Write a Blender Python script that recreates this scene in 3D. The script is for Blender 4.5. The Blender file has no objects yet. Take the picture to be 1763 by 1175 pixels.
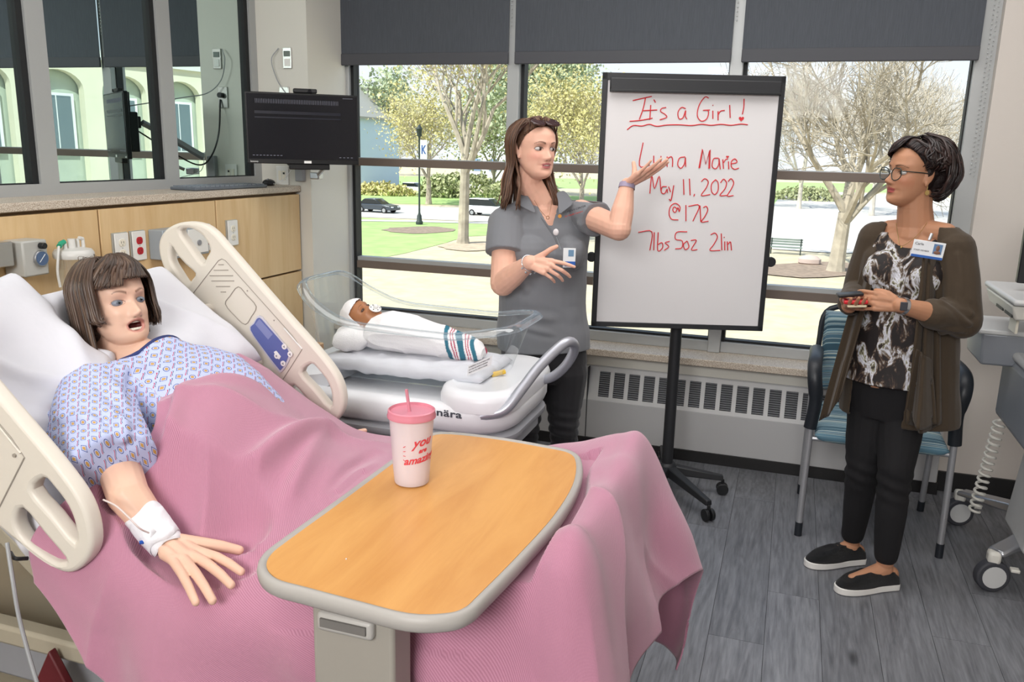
import bpy, bmesh, math, random
import numpy as np
from mathutils import Vector, Matrix, Quaternion

random.seed(7); RNG = np.random.default_rng(7)
scene = bpy.context.scene
COL = scene.collection

# ------------------------------------------------------------------ camera
CAM_H = 1.58
YAW, PIT, ROLL = [math.radians(a) for a in (-18.294, -13.011, 1.426)]
FPX = 1435.82
_f = np.array([math.sin(YAW)*math.cos(PIT), math.cos(YAW)*math.cos(PIT), math.sin(PIT)])
_r = np.cross(_f, [0, 0, 1]); _r /= np.linalg.norm(_r); _u = np.cross(_r, _f)
_R = _r*math.cos(ROLL)+_u*math.sin(ROLL); _U = -_r*math.sin(ROLL)+_u*math.cos(ROLL)
cam_data = bpy.data.cameras.new('camera'); cam = bpy.data.objects.new('camera', cam_data); COL.objects.link(cam)
cam_data.sensor_width = 36.0; cam_data.lens = 36.0*FPX/1763.0; cam_data.clip_start = .05; cam_data.clip_end = 400
mw = Matrix.Identity(4)
for i in range(3):
    mw[i][0] = _R[i]; mw[i][1] = _U[i]; mw[i][2] = -_f[i]
mw[2][3] = CAM_H
cam.matrix_world = mw
scene.camera = cam

# ------------------------------------------------------------------ world, sun, room lights, exposure
scene.view_settings.view_transform = 'Standard'
scene.view_settings.look = 'None'
scene.view_settings.gamma = 1.0
scene.view_settings.use_curve_mapping = False
scene.view_settings.exposure = 0.0
world = bpy.data.worlds.new('sky'); scene.world = world; world.use_nodes = True
wn = world.node_tree; wbg = wn.nodes['Background']
wtc = wn.nodes.new('ShaderNodeTexCoord'); wsp = wn.nodes.new('ShaderNodeSeparateXYZ'); wr = wn.nodes.new('ShaderNodeValToRGB')
wn.links.new(wtc.outputs['Generated'], wsp.inputs[0]); wn.links.new(wsp.outputs['Z'], wr.inputs[0])
wr.color_ramp.elements[0].position = 0.0; wr.color_ramp.elements[0].color = (.90, .94, 1.0, 1)
wr.color_ramp.elements[1].position = 0.55; wr.color_ramp.elements[1].color = (.55, .72, 1.0, 1)
wn.links.new(wr.outputs[0], wbg.inputs[0]); wbg.inputs[1].default_value = 1.2

def lamp(kind, name, loc, rot=None, energy=10, color=(1, 1, 1), size=1, size_y=None, aim=None, angle=None):
    d = bpy.data.lights.new(name, kind); d.energy = energy; d.color = color
    if kind == 'AREA':
        d.size = size
        if size_y: d.shape = 'RECTANGLE'; d.size_y = size_y
    if kind == 'SUN' and angle: d.angle = angle
    o = bpy.data.objects.new(name, d); COL.objects.link(o); o.location = loc
    if aim is not None: o.rotation_euler = (Vector(aim)-Vector(loc)).to_track_quat('-Z', 'Y').to_euler()
    elif rot: o.rotation_euler = rot
    return o
lamp('SUN', 'sun', (-10, -10, 30), aim=(-10+4.5, -10+6.5, 30-9.0), energy=7.0, color=(1, .96, .88), angle=.01)
lamp('AREA', 'ceiling_lamp_bed', (-1.2, 1.6, 2.85), (0, 0, 0), energy=26, color=(1, .985, .97), size=2.2, size_y=2.2)
lamp('AREA', 'ceiling_lamp_window', (-.1, 3.0, 2.85), (0, 0, 0), energy=36, color=(1, .985, .97), size=2.6, size_y=1.2)
lamp('AREA', 'photographers_softbox', (-0.35, -1.9, 2.5), energy=125, color=(1, .985, .97), size=1.6, size_y=1.0, aim=(-.7, 3.0, 1.1))

# ------------------------------------------------------------------ helpers
def P(x, y, Y):                       # photo pixel -> room point at depth Y
    d = _f+_R*(x-881.5)/FPX-_U*(y-587.5)/FPX
    return Vector(d*(Y/d[1]))+Vector((0, 0, CAM_H))
def PX(x, y, X):
    d = _f+_R*(x-881.5)/FPX-_U*(y-587.5)/FPX
    return Vector(d*(X/d[0]))+Vector((0, 0, CAM_H))
def PZ(x, y, Z=0.0):
    d = _f+_R*(x-881.5)/FPX-_U*(y-587.5)/FPX
    return Vector(d*((Z-CAM_H)/d[2]))+Vector((0, 0, CAM_H))
def srgb(h):
    if isinstance(h, str): h = [int(h[i:i+2], 16) for i in (0, 2, 4)]
    c = [v/255. for v in h]
    return tuple(v/12.92 if v <= .04045 else ((v+.055)/1.055)**2.4 for v in c)
MATS = {}
def mat(name, col, rough=.5, metal=0., bump=0., bscale=40., var=0., vscale=6., spec=.5, sheen=0., trans=0., alpha=1., ior=1.45, emit=None, coat=0., stretch=None, sss=0.):
    m = bpy.data.materials.new(name); MATS[name] = m; m.use_nodes = True
    nt = m.node_tree; b = nt.nodes['Principled BSDF']
    c = srgb(col) if isinstance(col, str) else col
    b.inputs['Base Color'].default_value = (*c, 1); b.inputs['Roughness'].default_value = rough
    b.inputs['Metallic'].default_value = metal; b.inputs['Specular IOR Level'].default_value = spec
    b.inputs['IOR'].default_value = ior
    if sheen: b.inputs['Sheen Weight'].default_value = sheen
    if trans: b.inputs['Transmission Weight'].default_value = trans
    if alpha < 1: b.inputs['Alpha'].default_value = alpha
    if coat: b.inputs['Coat Weight'].default_value = coat
    if emit: b.inputs['Emission Color'].default_value = (*emit[:3], 1); b.inputs['Emission Strength'].default_value = emit[3]
    if sss:
        b.inputs['Subsurface Weight'].default_value = sss; b.inputs['Subsurface Radius'].default_value = (1, .35, .2); b.inputs['Subsurface Scale'].default_value = .01
    tc = nt.nodes.new('ShaderNodeTexCoord'); mp = nt.nodes.new('ShaderNodeMapping'); nt.links.new(tc.outputs['Object'], mp.inputs[0])
    if stretch: mp.inputs['Scale'].default_value = stretch
    if var:
        n = nt.nodes.new('ShaderNodeTexNoise'); n.inputs['Scale'].default_value = vscale; n.inputs['Detail'].default_value = 4; nt.links.new(mp.outputs[0], n.inputs['Vector'])
        r = nt.nodes.new('ShaderNodeValToRGB'); nt.links.new(n.outputs['Fac'], r.inputs[0])
        r.color_ramp.elements[0].position = .3; r.color_ramp.elements[1].position = .7
        r.color_ramp.elements[0].color = (*[v*(1-var) for v in c], 1); r.color_ramp.elements[1].color = (*[min(1, v*(1+var)) for v in c], 1)
        nt.links.new(r.outputs[0], b.inputs['Base Color'])
    if bump:
        n = nt.nodes.new('ShaderNodeTexNoise'); n.inputs['Scale'].default_value = bscale; n.inputs['Detail'].default_value = 3; nt.links.new(mp.outputs[0], n.inputs['Vector'])
        bp = nt.nodes.new('ShaderNodeBump'); bp.inputs['Strength'].default_value = bump; bp.inputs['Distance'].default_value = .01
        nt.links.new(n.outputs['Fac'], bp.inputs['Height']); nt.links.new(bp.outputs[0], b.inputs['Normal'])
    return m
def vmat(name, rough=.5, sss=0., bump=0., bscale=200, sheen=0, spec=.4):   # colour from the mesh attribute 'Col'
    m = mat(name, (.8, .8, .8), rough=rough, sss=sss, bump=bump, bscale=bscale, sheen=sheen, spec=spec)
    nt = m.node_tree; a = nt.nodes.new('ShaderNodeAttribute'); a.attribute_name = 'Col'
    nt.links.new(a.outputs['Color'], nt.nodes['Principled BSDF'].inputs['Base Color'])
    return m
def nodes(m): return m.node_tree, m.node_tree.nodes['Principled BSDF']

def wm(o):
    return (wm(o.parent) @ o.matrix_parent_inverse if o.parent else Matrix.Identity(4)) @ o.matrix_basis
def attach(o, parent, world=True):
    if parent is not None:
        o.parent = parent
        if world: o.matrix_parent_inverse = wm(parent).inverted()
def tag(o, label=None, cat=None, group=None, kind=None):
    if label: o['label'] = label
    if cat: o['category'] = cat
    if group: o['group'] = group
    if kind: o['kind'] = kind
    return o
def thing(name, label, cat, loc=(0, 0, 0), rz=0, group=None):
    o = bpy.data.objects.new(name, None); COL.objects.link(o); o.location = loc; o.rotation_euler = (0, 0, rz); o.empty_display_size = .1
    return tag(o, label, cat, group)
def copy_tree(o, parent=None):
    c = o.copy(); COL.objects.link(c)
    if parent is not None: c.parent = parent
    for ch in [k for k in o.children]: copy_tree(ch, c)
    return c
def mesh_obj(name, me, m=None, parent=None, world=True, smooth=True, sharp=35):
    o = bpy.data.objects.new(name, me); COL.objects.link(o)
    if m is not None:
        for mm in (m if isinstance(m, (list, tuple)) else [m]): me.materials.append(mm)
    if smooth:
        me.shade_smooth()
        if sharp: me.set_sharp_from_angle(angle=math.radians(sharp))
    attach(o, parent, world)
    return o
def rotm(rx=0, ry=0, rz=0):
    return (Matrix.Rotation(math.radians(rz), 3, 'Z') @ Matrix.Rotation(math.radians(ry), 3, 'Y') @ Matrix.Rotation(math.radians(rx), 3, 'X'))
def frame(d):
    d = Vector(d).normalized(); a = Vector((0, 0, 1)) if abs(d.z) < .9 else Vector((1, 0, 0))
    s = d.cross(a).normalized(); return s, s.cross(d).normalized(), d
class MB:
    def __init__(s): s.v = []; s.f = []; s.mi = []
    def add(s, vs, fs, mi=0):
        o = len(s.v); s.v += [tuple(v) for v in vs]; s.f += [tuple(i+o for i in f) for f in fs]; s.mi += [mi]*len(fs); return s
    def box(s, c, d, R=None, mi=0, top=1., topy=None):      # centre, size, rotation; top scales the upper face
        vs = []
        ty = top if topy is None else topy
        for z in (-1, 1):
            k = top if z > 0 else 1; k2 = ty if z > 0 else 1
            for x, y in ((-1, -1), (1, -1), (1, 1), (-1, 1)):
                v = Vector((x*d[0]/2*k, y*d[1]/2*k2, z*d[2]/2)); vs.append((R @ v if R else v)+Vector(c))
        return s.add(vs, [(3, 2, 1, 0), (4, 5, 6, 7), (0, 1, 5, 4), (1, 2, 6, 5), (2, 3, 7, 6), (3, 0, 4, 7)], mi)
    def bx(s, x0, x1, y0, y1, z0, z1, mi=0): return s.box(((x0+x1)/2, (y0+y1)/2, (z0+z1)/2), (abs(x1-x0), abs(y1-y0), abs(z1-z0)), None, mi)
    def tube(s, pts, r, n=8, mi=0, cap=True, closed=False, flat=1.):
        pts = [Vector(p) for p in pts]; m = len(pts); rs = r if isinstance(r, (list, tuple)) else [r]*m
        vs = []; prev = None
        for i, p in enumerate(pts):
            a = pts[(i-1) % m] if (closed or i > 0) else p; b = pts[(i+1) % m] if (closed or i < m-1) else p
            d = (b-a); d = d.normalized() if d.length > 1e-9 else Vector((0, 0, 1))
            if prev is None: u, w, _ = frame(d)
            else:
                u = prev-d*prev.dot(d)
                u = u.normalized() if u.length > 1e-6 else frame(d)[0]
                w = u.cross(d)
            prev = u
            for k in range(n):
                t = 2*math.pi*k/n; vs.append(p+(u*math.cos(t)+w*math.sin(t)*flat)*rs[i])
        fs = []
        for i in range(m if closed else m-1):
            j = (i+1) % m
            for k in range(n):
                l = (k+1) % n; fs.append((i*n+k, j*n+k, j*n+l, i*n+l))
        if cap and not closed: fs += [tuple(range(n)), tuple(range((m-1)*n, m*n))[::-1]]
        return s.add(vs, fs, mi)
    def lathe(s, prof, c=(0, 0, 0), n=24, R=None, mi=0, closed=False, sx=1., sy=1.):   # prof [(r,z)]
        vs = []
        for r, z in prof:
            for k in range(n):
                t = 2*math.pi*k/n; v = Vector((r*math.cos(t)*sx, r*math.sin(t)*sy, z)); vs.append((R @ v if R else v)+Vector(c))
        m = len(prof); fs = []
        for i in range(m if closed else m-1):
            j = (i+1) % m
            for k in range(n):
                l = (k+1) % n; fs.append((i*n+k, i*n+l, j*n+l, j*n+k))
        if not closed:
            if prof[0][0] > 1e-6: fs.append(tuple(range(n))[::-1])
            if prof[-1][0] > 1e-6: fs.append(tuple(range((m-1)*n, m*n)))
        return s.add(vs, fs, mi)
    def prism(s, poly, h, o=(0, 0, 0), ux=(1, 0, 0), uy=(0, 1, 0), mi=0):    # extrude a 2-D polygon from o by h along ux x uy
        ux = Vector(ux); uy = Vector(uy); nz = ux.cross(uy).normalized()*h; o = Vector(o); n = len(poly)
        vs = [o+ux*a+uy*b for a, b in poly]+[o+ux*a+uy*b+nz for a, b in poly]
        fs = [tuple(range(n))[::-1], tuple(range(n, 2*n))]+[(i, (i+1) % n, n+(i+1) % n, n+i) for i in range(n)]
        return s.add(vs, fs, mi)
    def loft(s, rings, mi=0, cap=True, closed=True):
        n = len(rings[0]); vs = [p for r in rings for p in r]; fs = []
        for i in range(len(rings)-1):
            for k in range(n if closed else n-1):
                l = (k+1) % n; fs.append((i*n+k, i*n+l, (i+1)*n+l, (i+1)*n+k))
        if cap and closed: fs += [tuple(range(n))[::-1], tuple(range((len(rings)-1)*n, len(rings)*n))]
        return s.add(vs, fs, mi)
    def ball(s, c, r, R=None, n=16, mi=0):
        r = r if isinstance(r, (tuple, list)) else (r, r, r); m = n//2+1
        vs = []; fs = []
        for i in range(m):
            a = math.pi*i/(m-1)
            for k in range(n):
                t = 2*math.pi*k/n; v = Vector((math.sin(a)*math.cos(t)*r[0], math.sin(a)*math.sin(t)*r[1], -math.cos(a)*r[2])); vs.append((R @ v if R else v)+Vector(c))
        for i in range(m-1):
            for k in range(n):
                l = (k+1) % n; fs.append((i*n+k, i*n+l, (i+1)*n+l, (i+1)*n+k))
        return s.add(vs, fs, mi)
    def mesh(s, name, weld=False):
        me = bpy.data.meshes.new(name); me.from_pydata(s.v, [], s.f)
        if any(s.mi): me.polygons.foreach_set('material_index', s.mi)
        bm = bmesh.new(); bm.from_mesh(me)
        bmesh.ops.remove_doubles(bm, verts=bm.verts, dist=1e-6)
        bmesh.ops.recalc_face_normals(bm, faces=bm.faces)
        bm.to_mesh(me); bm.free(); return me
    def build(s, name, m, parent=None, bevel=0., seg=2, world=True, smooth=True, sharp=35, label=None):
        o = mesh_obj(name, s.mesh(name), m, parent, world, smooth, sharp)
        if bevel:
            b = o.modifiers.new('bevel', 'BEVEL'); b.width = bevel; b.segments = seg; b.limit_method = 'ANGLE'; b.angle_limit = math.radians(30); b.harden_normals = False
            o.data.shade_smooth(); o.data.set_sharp_from_angle(angle=math.radians(60))
        if label: o['label'] = label
        return o
def rrect(w, h, r, n=5, cx=0, cy=0):
    out = []
    for sx, sy, a0 in ((1, 1, 0), (-1, 1, 90), (-1, -1, 180), (1, -1, 270)):
        for i in range(n+1):
            a = math.radians(a0+90*i/n); out.append((cx+sx*(w/2-r)+r*math.cos(a), cy+sy*(h/2-r)+r*math.sin(a)))
    return out
def smoothline(pts, n=6, closed=False):      # Catmull-Rom
    pts = [Vector(p) for p in pts]; m = len(pts); out = []
    rng = range(m) if closed else range(m-1)
    for i in rng:
        p0 = pts[(i-1) % m] if closed or i > 0 else pts[0]*2-pts[1]; p1 = pts[i]; p2 = pts[(i+1) % m]
        p3 = pts[(i+2) % m] if closed or i < m-2 else pts[-1]*2-pts[-2]
        for k in range(n):
            t = k/n; out.append(.5*((2*p1)+(p2-p0)*t+(2*p0-5*p1+4*p2-p3)*t*t+(3*p1-p0-3*p2+p3)*t**3))
    if not closed: out.append(pts[-1])
    return out
def inset_poly(me_poly_outer, holes, h, o, ux, uy, name, m, parent=None, bevel=0, label=None):
    """plate with holes: curve fill, extruded"""
    cu = bpy.data.curves.new(name, 'CURVE'); cu.dimensions = '2D'; cu.fill_mode = 'BOTH'; cu.extrude = h/2-bevel*.999; cu.bevel_depth = bevel; cu.bevel_resolution = 2; cu.offset = -bevel
    for poly in [me_poly_outer]+holes:
        sp = cu.splines.new('POLY'); sp.points.add(len(poly)-1); sp.use_cyclic_u = True
        for i, (a, b) in enumerate(poly): sp.points[i].co = (a, b, 0, 1)
    t = bpy.data.objects.new('tmp', cu); COL.objects.link(t)
    dg = bpy.context.evaluated_depsgraph_get(); me = bpy.data.meshes.new_from_object(t.evaluated_get(dg)); bpy.data.objects.remove(t)
    ux = Vector(ux).normalized(); uy = Vector(uy).normalized(); nz = ux.cross(uy)
    M4 = Matrix.Identity(4)
    for i in range(3): M4[i][0] = ux[i]; M4[i][1] = uy[i]; M4[i][2] = nz[i]; M4[i][3] = Vector(o)[i]
    me.transform(M4)
    ob = mesh_obj(name, me, m, parent, True, True, 40)
    if label: ob['label'] = label
    return ob
def text_obj(body, size, o, ux, uy, m, parent, name='lettering', extrude=.0004, align='LEFT', bold=0., sx=1., shear=0., space=1.):
    cu = bpy.data.curves.new(name, 'FONT'); cu.body = body; cu.size = size; cu.extrude = extrude; cu.align_x = align; cu.offset = bold; cu.shear = shear; cu.space_character = space
    cu.resolution_u = 3
    t = bpy.data.objects.new('tmp', cu); COL.objects.link(t)
    dg = bpy.context.evaluated_depsgraph_get(); me = bpy.data.meshes.new_from_object(t.evaluated_get(dg)); bpy.data.objects.remove(t)
    ux = Vector(ux).normalized(); uy = Vector(uy).normalized(); nz = ux.cross(uy)
    M4 = Matrix.Identity(4)
    for i in range(3): M4[i][0] = ux[i]*sx; M4[i][1] = uy[i]; M4[i][2] = nz[i]; M4[i][3] = Vector(o)[i]
    me.transform(M4); me.materials.clear()
    return mesh_obj(name, me, m, parent, True, False)
# numpy value noise
def _h(ix, iy, iz, seed):
    n = (ix*374761393+iy*668265263+iz*2147483647+seed*974711) & 0x7fffffff
    n = ((n ^ (n >> 13))*1274126177) & 0x7fffffff
    return ((n ^ (n >> 16)) & 0xffff)/32767.5-1
def vnoise(p, seed=0):
    p = np.asarray(p, float); i = np.floor(p).astype(np.int64); f = p-i; f = f*f*(3-2*f); r = 0
    for dx in (0, 1):
        for dy in (0, 1):
            for dz in (0, 1):
                w = (f[:, 0] if dx else 1-f[:, 0])*(f[:, 1] if dy else 1-f[:, 1])*(f[:, 2] if dz else 1-f[:, 2])
                r = r+w*_h(i[:, 0]+dx, i[:, 1]+dy, i[:, 2]+dz, seed)
    return r
def set_col(me, cols):
    ca = me.color_attributes.new('Col', 'FLOAT_COLOR', 'POINT')
    a = np.ones((len(me.vertices), 4), np.float32); a[:, :3] = cols; ca.data.foreach_set('color', a.ravel())
def get_co(me):
    a = np.empty(len(me.vertices)*3, np.float32); me.vertices.foreach_get('co', a); return a.reshape(-1, 3).astype(float)
def set_co(me, a): me.vertices.foreach_set('co', np.asarray(a, np.float32).ravel()); me.update()
def get_no(me):
    a = np.empty(len(me.vertices)*3, np.float32); me.vertices.foreach_get('normal', a); return a.reshape(-1, 3).astype(float)
# ================================================================== materials of the room
m_wall = mat('wall_paint', 'c9c2bb', .7, bump=.03, bscale=300)
m_wall2 = mat('wall_paint_light', 'd6d4cb', .7, bump=.03, bscale=300)
m_ceil = mat('ceiling_paint', 'e6e4e0', .8)
m_alu = mat('grey_window_frame', 'a9abab', .42, metal=.15)
m_gasket = mat('black_gasket', '17191b', .6)
m_brown = mat('brown_transom', '6f6259', .5, var=.06, vscale=2, stretch=(1, 1, .2))
m_lam = mat('speckled_laminate', 'b9a996', .4)
nt, b = nodes(m_lam)
tc = nt.nodes.new('ShaderNodeTexCoord'); n = nt.nodes.new('ShaderNodeTexNoise'); n.inputs['Scale'].default_value = 260; n.inputs['Detail'].default_value = 2
nt.links.new(tc.outputs['Object'], n.inputs['Vector']); r = nt.nodes.new('ShaderNodeValToRGB'); nt.links.new(n.outputs['Fac'], r.inputs[0])
r.color_ramp.elements[0].position = .38; r.color_ramp.elements[0].color = (*srgb('a39280'), 1); r.color_ramp.elements[1].position = .62; r.color_ramp.elements[1].color = (*srgb('d9cfc1'), 1)
nt.links.new(r.outputs[0], b.inputs['Base Color'])
m_base = mat('black_rubber_baseboard', '1c1b1c', .5)
def wood(name, c0, c1, scale=(1, 1, .12), ns=14, rough=.4, coat=0.):
    m = mat(name, c0, rough, coat=coat); nt, b = nodes(m)
    tc = nt.nodes.new('ShaderNodeTexCoord'); mp = nt.nodes.new('ShaderNodeMapping'); mp.inputs['Scale'].default_value = scale; nt.links.new(tc.outputs['Object'], mp.inputs[0])
    n1 = nt.nodes.new('ShaderNodeTexNoise'); n1.inputs['Scale'].default_value = ns; n1.inputs['Detail'].default_value = 8; n1.inputs['Roughness'].default_value = .62; n1.inputs['Distortion'].default_value = .6
    nt.links.new(mp.outputs[0], n1.inputs['Vector']); r = nt.nodes.new('ShaderNodeValToRGB'); nt.links.new(n1.outputs['Fac'], r.inputs[0])
    r.color_ramp.elements[0].position = .32; r.color_ramp.elements[0].color = (*srgb(c1), 1); r.color_ramp.elements[1].position = .68; r.color_ramp.elements[1].color = (*srgb(c0), 1)
    nt.links.new(r.outputs[0], b.inputs['Base Color']); return m
m_maple = wood('maple_laminate', 'dcbf92', 'cba877', (1, 1, .1), 12)
m_table_wood = wood('honey_maple_tabletop', 'dba35f', 'cb8f4d', (1, .14, 1), 16, .32)
m_edge = mat('dark_panel_joint', '6a5236', .6)
# glass panes: see-through with a faint mirror sheen
def glass(name, tint=(1, 1, 1), refl=.05):
    m = bpy.data.materials.new(name); m.use_nodes = True; nt = m.node_tree; nt.nodes.clear()
    out = nt.nodes.new('ShaderNodeOutputMaterial'); mx = nt.nodes.new('ShaderNodeMixShader'); t = nt.nodes.new('ShaderNodeBsdfTransparent'); g = nt.nodes.new('ShaderNodeBsdfGlossy')
    t.inputs[0].default_value = (*tint, 1); g.inputs['Roughness'].default_value = .0; fr = nt.nodes.new('ShaderNodeFresnel'); fr.inputs[0].default_value = 1.4
    mu = nt.nodes.new('ShaderNodeMath'); mu.operation = 'MULTIPLY'; mu.inputs[1].default_value = refl*20; nt.links.new(fr.outputs[0], mu.inputs[0])
    nt.links.new(mu.outputs[0], mx.inputs[0]); nt.links.new(t.outputs[0], mx.inputs[1]); nt.links.new(g.outputs[0], mx.inputs[2]); nt.links.new(mx.outputs[0], out.inputs[0]); return m
m_pane = glass('window_glass', (.97, .985, .98), .006)
m_mirror = mat('one_way_mirror_glass', (.62, .74, .72), .0, metal=1.0)
# blind fabric: dark open weave, a little daylight shows through
m_blind = mat('charcoal_blind_fabric', '484b52', .85)
nt, b = nodes(m_blind); out = nt.nodes['Material Output']; mx = nt.nodes.new('ShaderNodeMixShader'); t = nt.nodes.new('ShaderNodeBsdfTransparent')
mx.inputs[0].default_value = .045; nt.links.new(b.outputs[0], mx.inputs[1]); nt.links.new(t.outputs[0], mx.inputs[2]); nt.links.new(mx.outputs[0], out.inputs[0])
tc = nt.nodes.new('ShaderNodeTexCoord'); wv = nt.nodes.new('ShaderNodeTexNoise'); mp = nt.nodes.new('ShaderNodeMapping'); mp.inputs['Scale'].default_value = (260, 1, 8); wv.inputs['Scale'].default_value = 2
nt.links.new(tc.outputs['Object'], mp.inputs[0]); nt.links.new(mp.outputs[0], wv.inputs['Vector']); r = nt.nodes.new('ShaderNodeValToRGB'); nt.links.new(wv.outputs['Fac'], r.inputs[0])
r.color_ramp.elements[0].color = (*srgb('3f434a'), 1); r.color_ramp.elements[1].color = (*srgb('565a61'), 1); nt.links.new(r.outputs[0], b.inputs['Base Color'])
m_blindbar = mat('charcoal_blind_hem', '4a4b50', .7)

# floor planks
m_plank = mat('grey_vinyl_plank', '6b6c70', .42)
nt, b = nodes(m_plank)
tc = nt.nodes.new('ShaderNodeTexCoord'); oi = nt.nodes.new('ShaderNodeObjectInfo'); cb = nt.nodes.new('ShaderNodeCombineXYZ')
mu = nt.nodes.new('ShaderNodeMath'); mu.operation = 'MULTIPLY'; mu.inputs[1].default_value = 37.; nt.links.new(oi.outputs['Random'], mu.inputs[0])
nt.links.new(mu.outputs[0], cb.inputs[0]); nt.links.new(mu.outputs[0], cb.inputs[1])
ad = nt.nodes.new('ShaderNodeVectorMath'); ad.operation = 'ADD'; nt.links.new(tc.outputs['Object'], ad.inputs[0]); nt.links.new(cb.outputs[0], ad.inputs[1])
mp = nt.nodes.new('ShaderNodeMapping'); mp.inputs['Scale'].default_value = (1, .085, 1); nt.links.new(ad.outputs[0], mp.inputs[0])
n1 = nt.nodes.new('ShaderNodeTexNoise'); n1.inputs['Scale'].default_value = 26; n1.inputs['Detail'].default_value = 6; n1.inputs['Roughness'].default_value = .65; n1.inputs['Distortion'].default_value = 1.4; nt.links.new(mp.outputs[0], n1.inputs['Vector'])
n2 = nt.nodes.new('ShaderNodeTexNoise'); n2.inputs['Scale'].default_value = 90; n2.inputs['Detail'].default_value = 3; nt.links.new(mp.outputs[0], n2.inputs['Vector'])
mp3 = nt.nodes.new('ShaderNodeMapping'); mp3.inputs['Scale'].default_value = (5.5, 2.0, 1); nt.links.new(ad.outputs[0], mp3.inputs[0])
vo = nt.nodes.new('ShaderNodeTexVoronoi'); vo.inputs['Scale'].default_value = 1.; nt.links.new(mp3.outputs[0], vo.inputs['Vector'])
rk = nt.nodes.new('ShaderNodeValToRGB'); nt.links.new(vo.outputs['Distance'], rk.inputs[0]); rk.color_ramp.elements[0].position = .03; rk.color_ramp.elements[0].color = (.35, .35, .35, 1); rk.color_ramp.elements[1].position = .12; rk.color_ramp.elements[1].color = (1, 1, 1, 1)
mxx = nt.nodes.new('ShaderNodeMix'); mxx.data_type = 'FLOAT'; mxx.inputs[0].default_value = .4; nt.links.new(n1.outputs['Fac'], mxx.inputs[2]); nt.links.new(n2.outputs['Fac'], mxx.inputs[3])
r = nt.nodes.new('ShaderNodeValToRGB'); nt.links.new(mxx.outputs[0], r.inputs[0])
r.color_ramp.elements[0].position = .36; r.color_ramp.elements[0].color = (*srgb('5a5b60'), 1); r.color_ramp.elements[1].position = .62; r.color_ramp.elements[1].color = (*srgb('7f8186'), 1)
ml = nt.nodes.new('ShaderNodeMix'); ml.data_type = 'RGBA'; ml.blend_type = 'MULTIPLY'; ml.inputs[0].default_value = 1; nt.links.new(r.outputs[0], ml.inputs[6]); nt.links.new(rk.outputs[0], ml.inputs[7])
hs = nt.nodes.new('ShaderNodeHueSaturation'); nt.links.new(ml.outputs[2], hs.inputs['Color']); mr = nt.nodes.new('ShaderNodeMapRange'); mr.inputs[3].default_value = .85; mr.inputs[4].default_value = 1.15
nt.links.new(oi.outputs['Random'], mr.inputs[0]); nt.links.new(mr.outputs[0], hs.inputs['Value']); nt.links.new(hs.outputs[0], b.inputs['Base Color'])
bp = nt.nodes.new('ShaderNodeBump'); bp.inputs['Strength'].default_value = .12; bp.inputs['Distance'].default_value = .004; nt.links.new(mxx.outputs[0], bp.inputs['Height']); nt.links.new(bp.outputs[0], b.inputs['Normal'])
m_sub = mat('floor_joint', '2c2c2e', .8)

# ================================================================== setting
def struct(o): o['kind'] = 'structure'; return o
XL, XR, YB, YF, ZC = -2.84, 2.3, 4.34, -2.2, 2.9
floor = struct(MB().bx(XL-.2, XR+.2, YF-.1, 4.5, -.12, -.004).build('floor', m_sub))
pm = MB().box((0, 0, -.0025), (.1785, 1.2185, .005)).mesh('plank'); pm.materials.append(m_plank)
k = 0
for i in range(-9, 17):
    x = -.95+i*.18
    off = (i*.37) % 1.22
    for j in range(4):
        y = .15+off+j*1.22
        if y-.61 > 4.3: continue
        o = bpy.data.objects.new('plank', pm); COL.objects.link(o)
        o.location = (x, y, 0); attach(o, floor, False)
        if y+.61 > 4.33:
            L = 4.33-(y-.61); o.location.y = y-.61+L/2; o.scale.y = L/1.22
struct(MB().bx(XL-.2, XR+.2, YF-.1, 4.6, ZC, ZC+.1).build('ceiling', m_ceil))
struct(MB().bx(XR, XR+.1, YF, 4.5, 0, ZC).build('wall_right', m_wall))
struct(MB().bx(XL-.2, XR+.2, YF-.1, YF, 0, ZC).build('wall_front', m_wall))
# left wall: plain below and above the mirror glazing
w = MB(); w.bx(-3.0, -2.845, YF, 4.5, 0, 1.34); w.bx(-3.0, -2.84, YF, 4.5, 2.75, ZC); w.bx(-3.0, -2.84, YF, -.6, 1.34, 2.75); w.build('wall_left', m_wall); struct(bpy.data.objects['wall_left'])
# back wall: under the sill, over the window, piers
w = MB(); w.bx(-2.47, .78, 4.27, 4.47, 0, .53); w.bx(-2.47, .78, 4.36, 4.47, 2.74, ZC)
struct(w.build('wall_back', m_wall2))
struct(MB().bx(-2.84, -2.47, 3.97, 4.5, 0, ZC).build('wall_pier_left', m_wall2))
struct(MB().bx(.78, XR, 4.30, 4.5, 0, ZC).build('wall_pier_right', m_wall))
struct(MB().bx(.78, XR, 4.285, 4.30, 0, .1).bx(.775, .78, 4.285, 4.40, 0, .1).build('baseboard_right', m_base, bevel=.002))
struct(MB().bx(-2.47, .78, 4.22, 4.235, 0, .06).build('baseboard_back', m_base, bevel=.002))
struct(MB().bx(-2.55, -2.465, 3.955, 3.97, 0, .1).bx(-2.47, -2.455, 3.955, 4.25, 0, .1).build('baseboard_left', m_base, bevel=.002))

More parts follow.
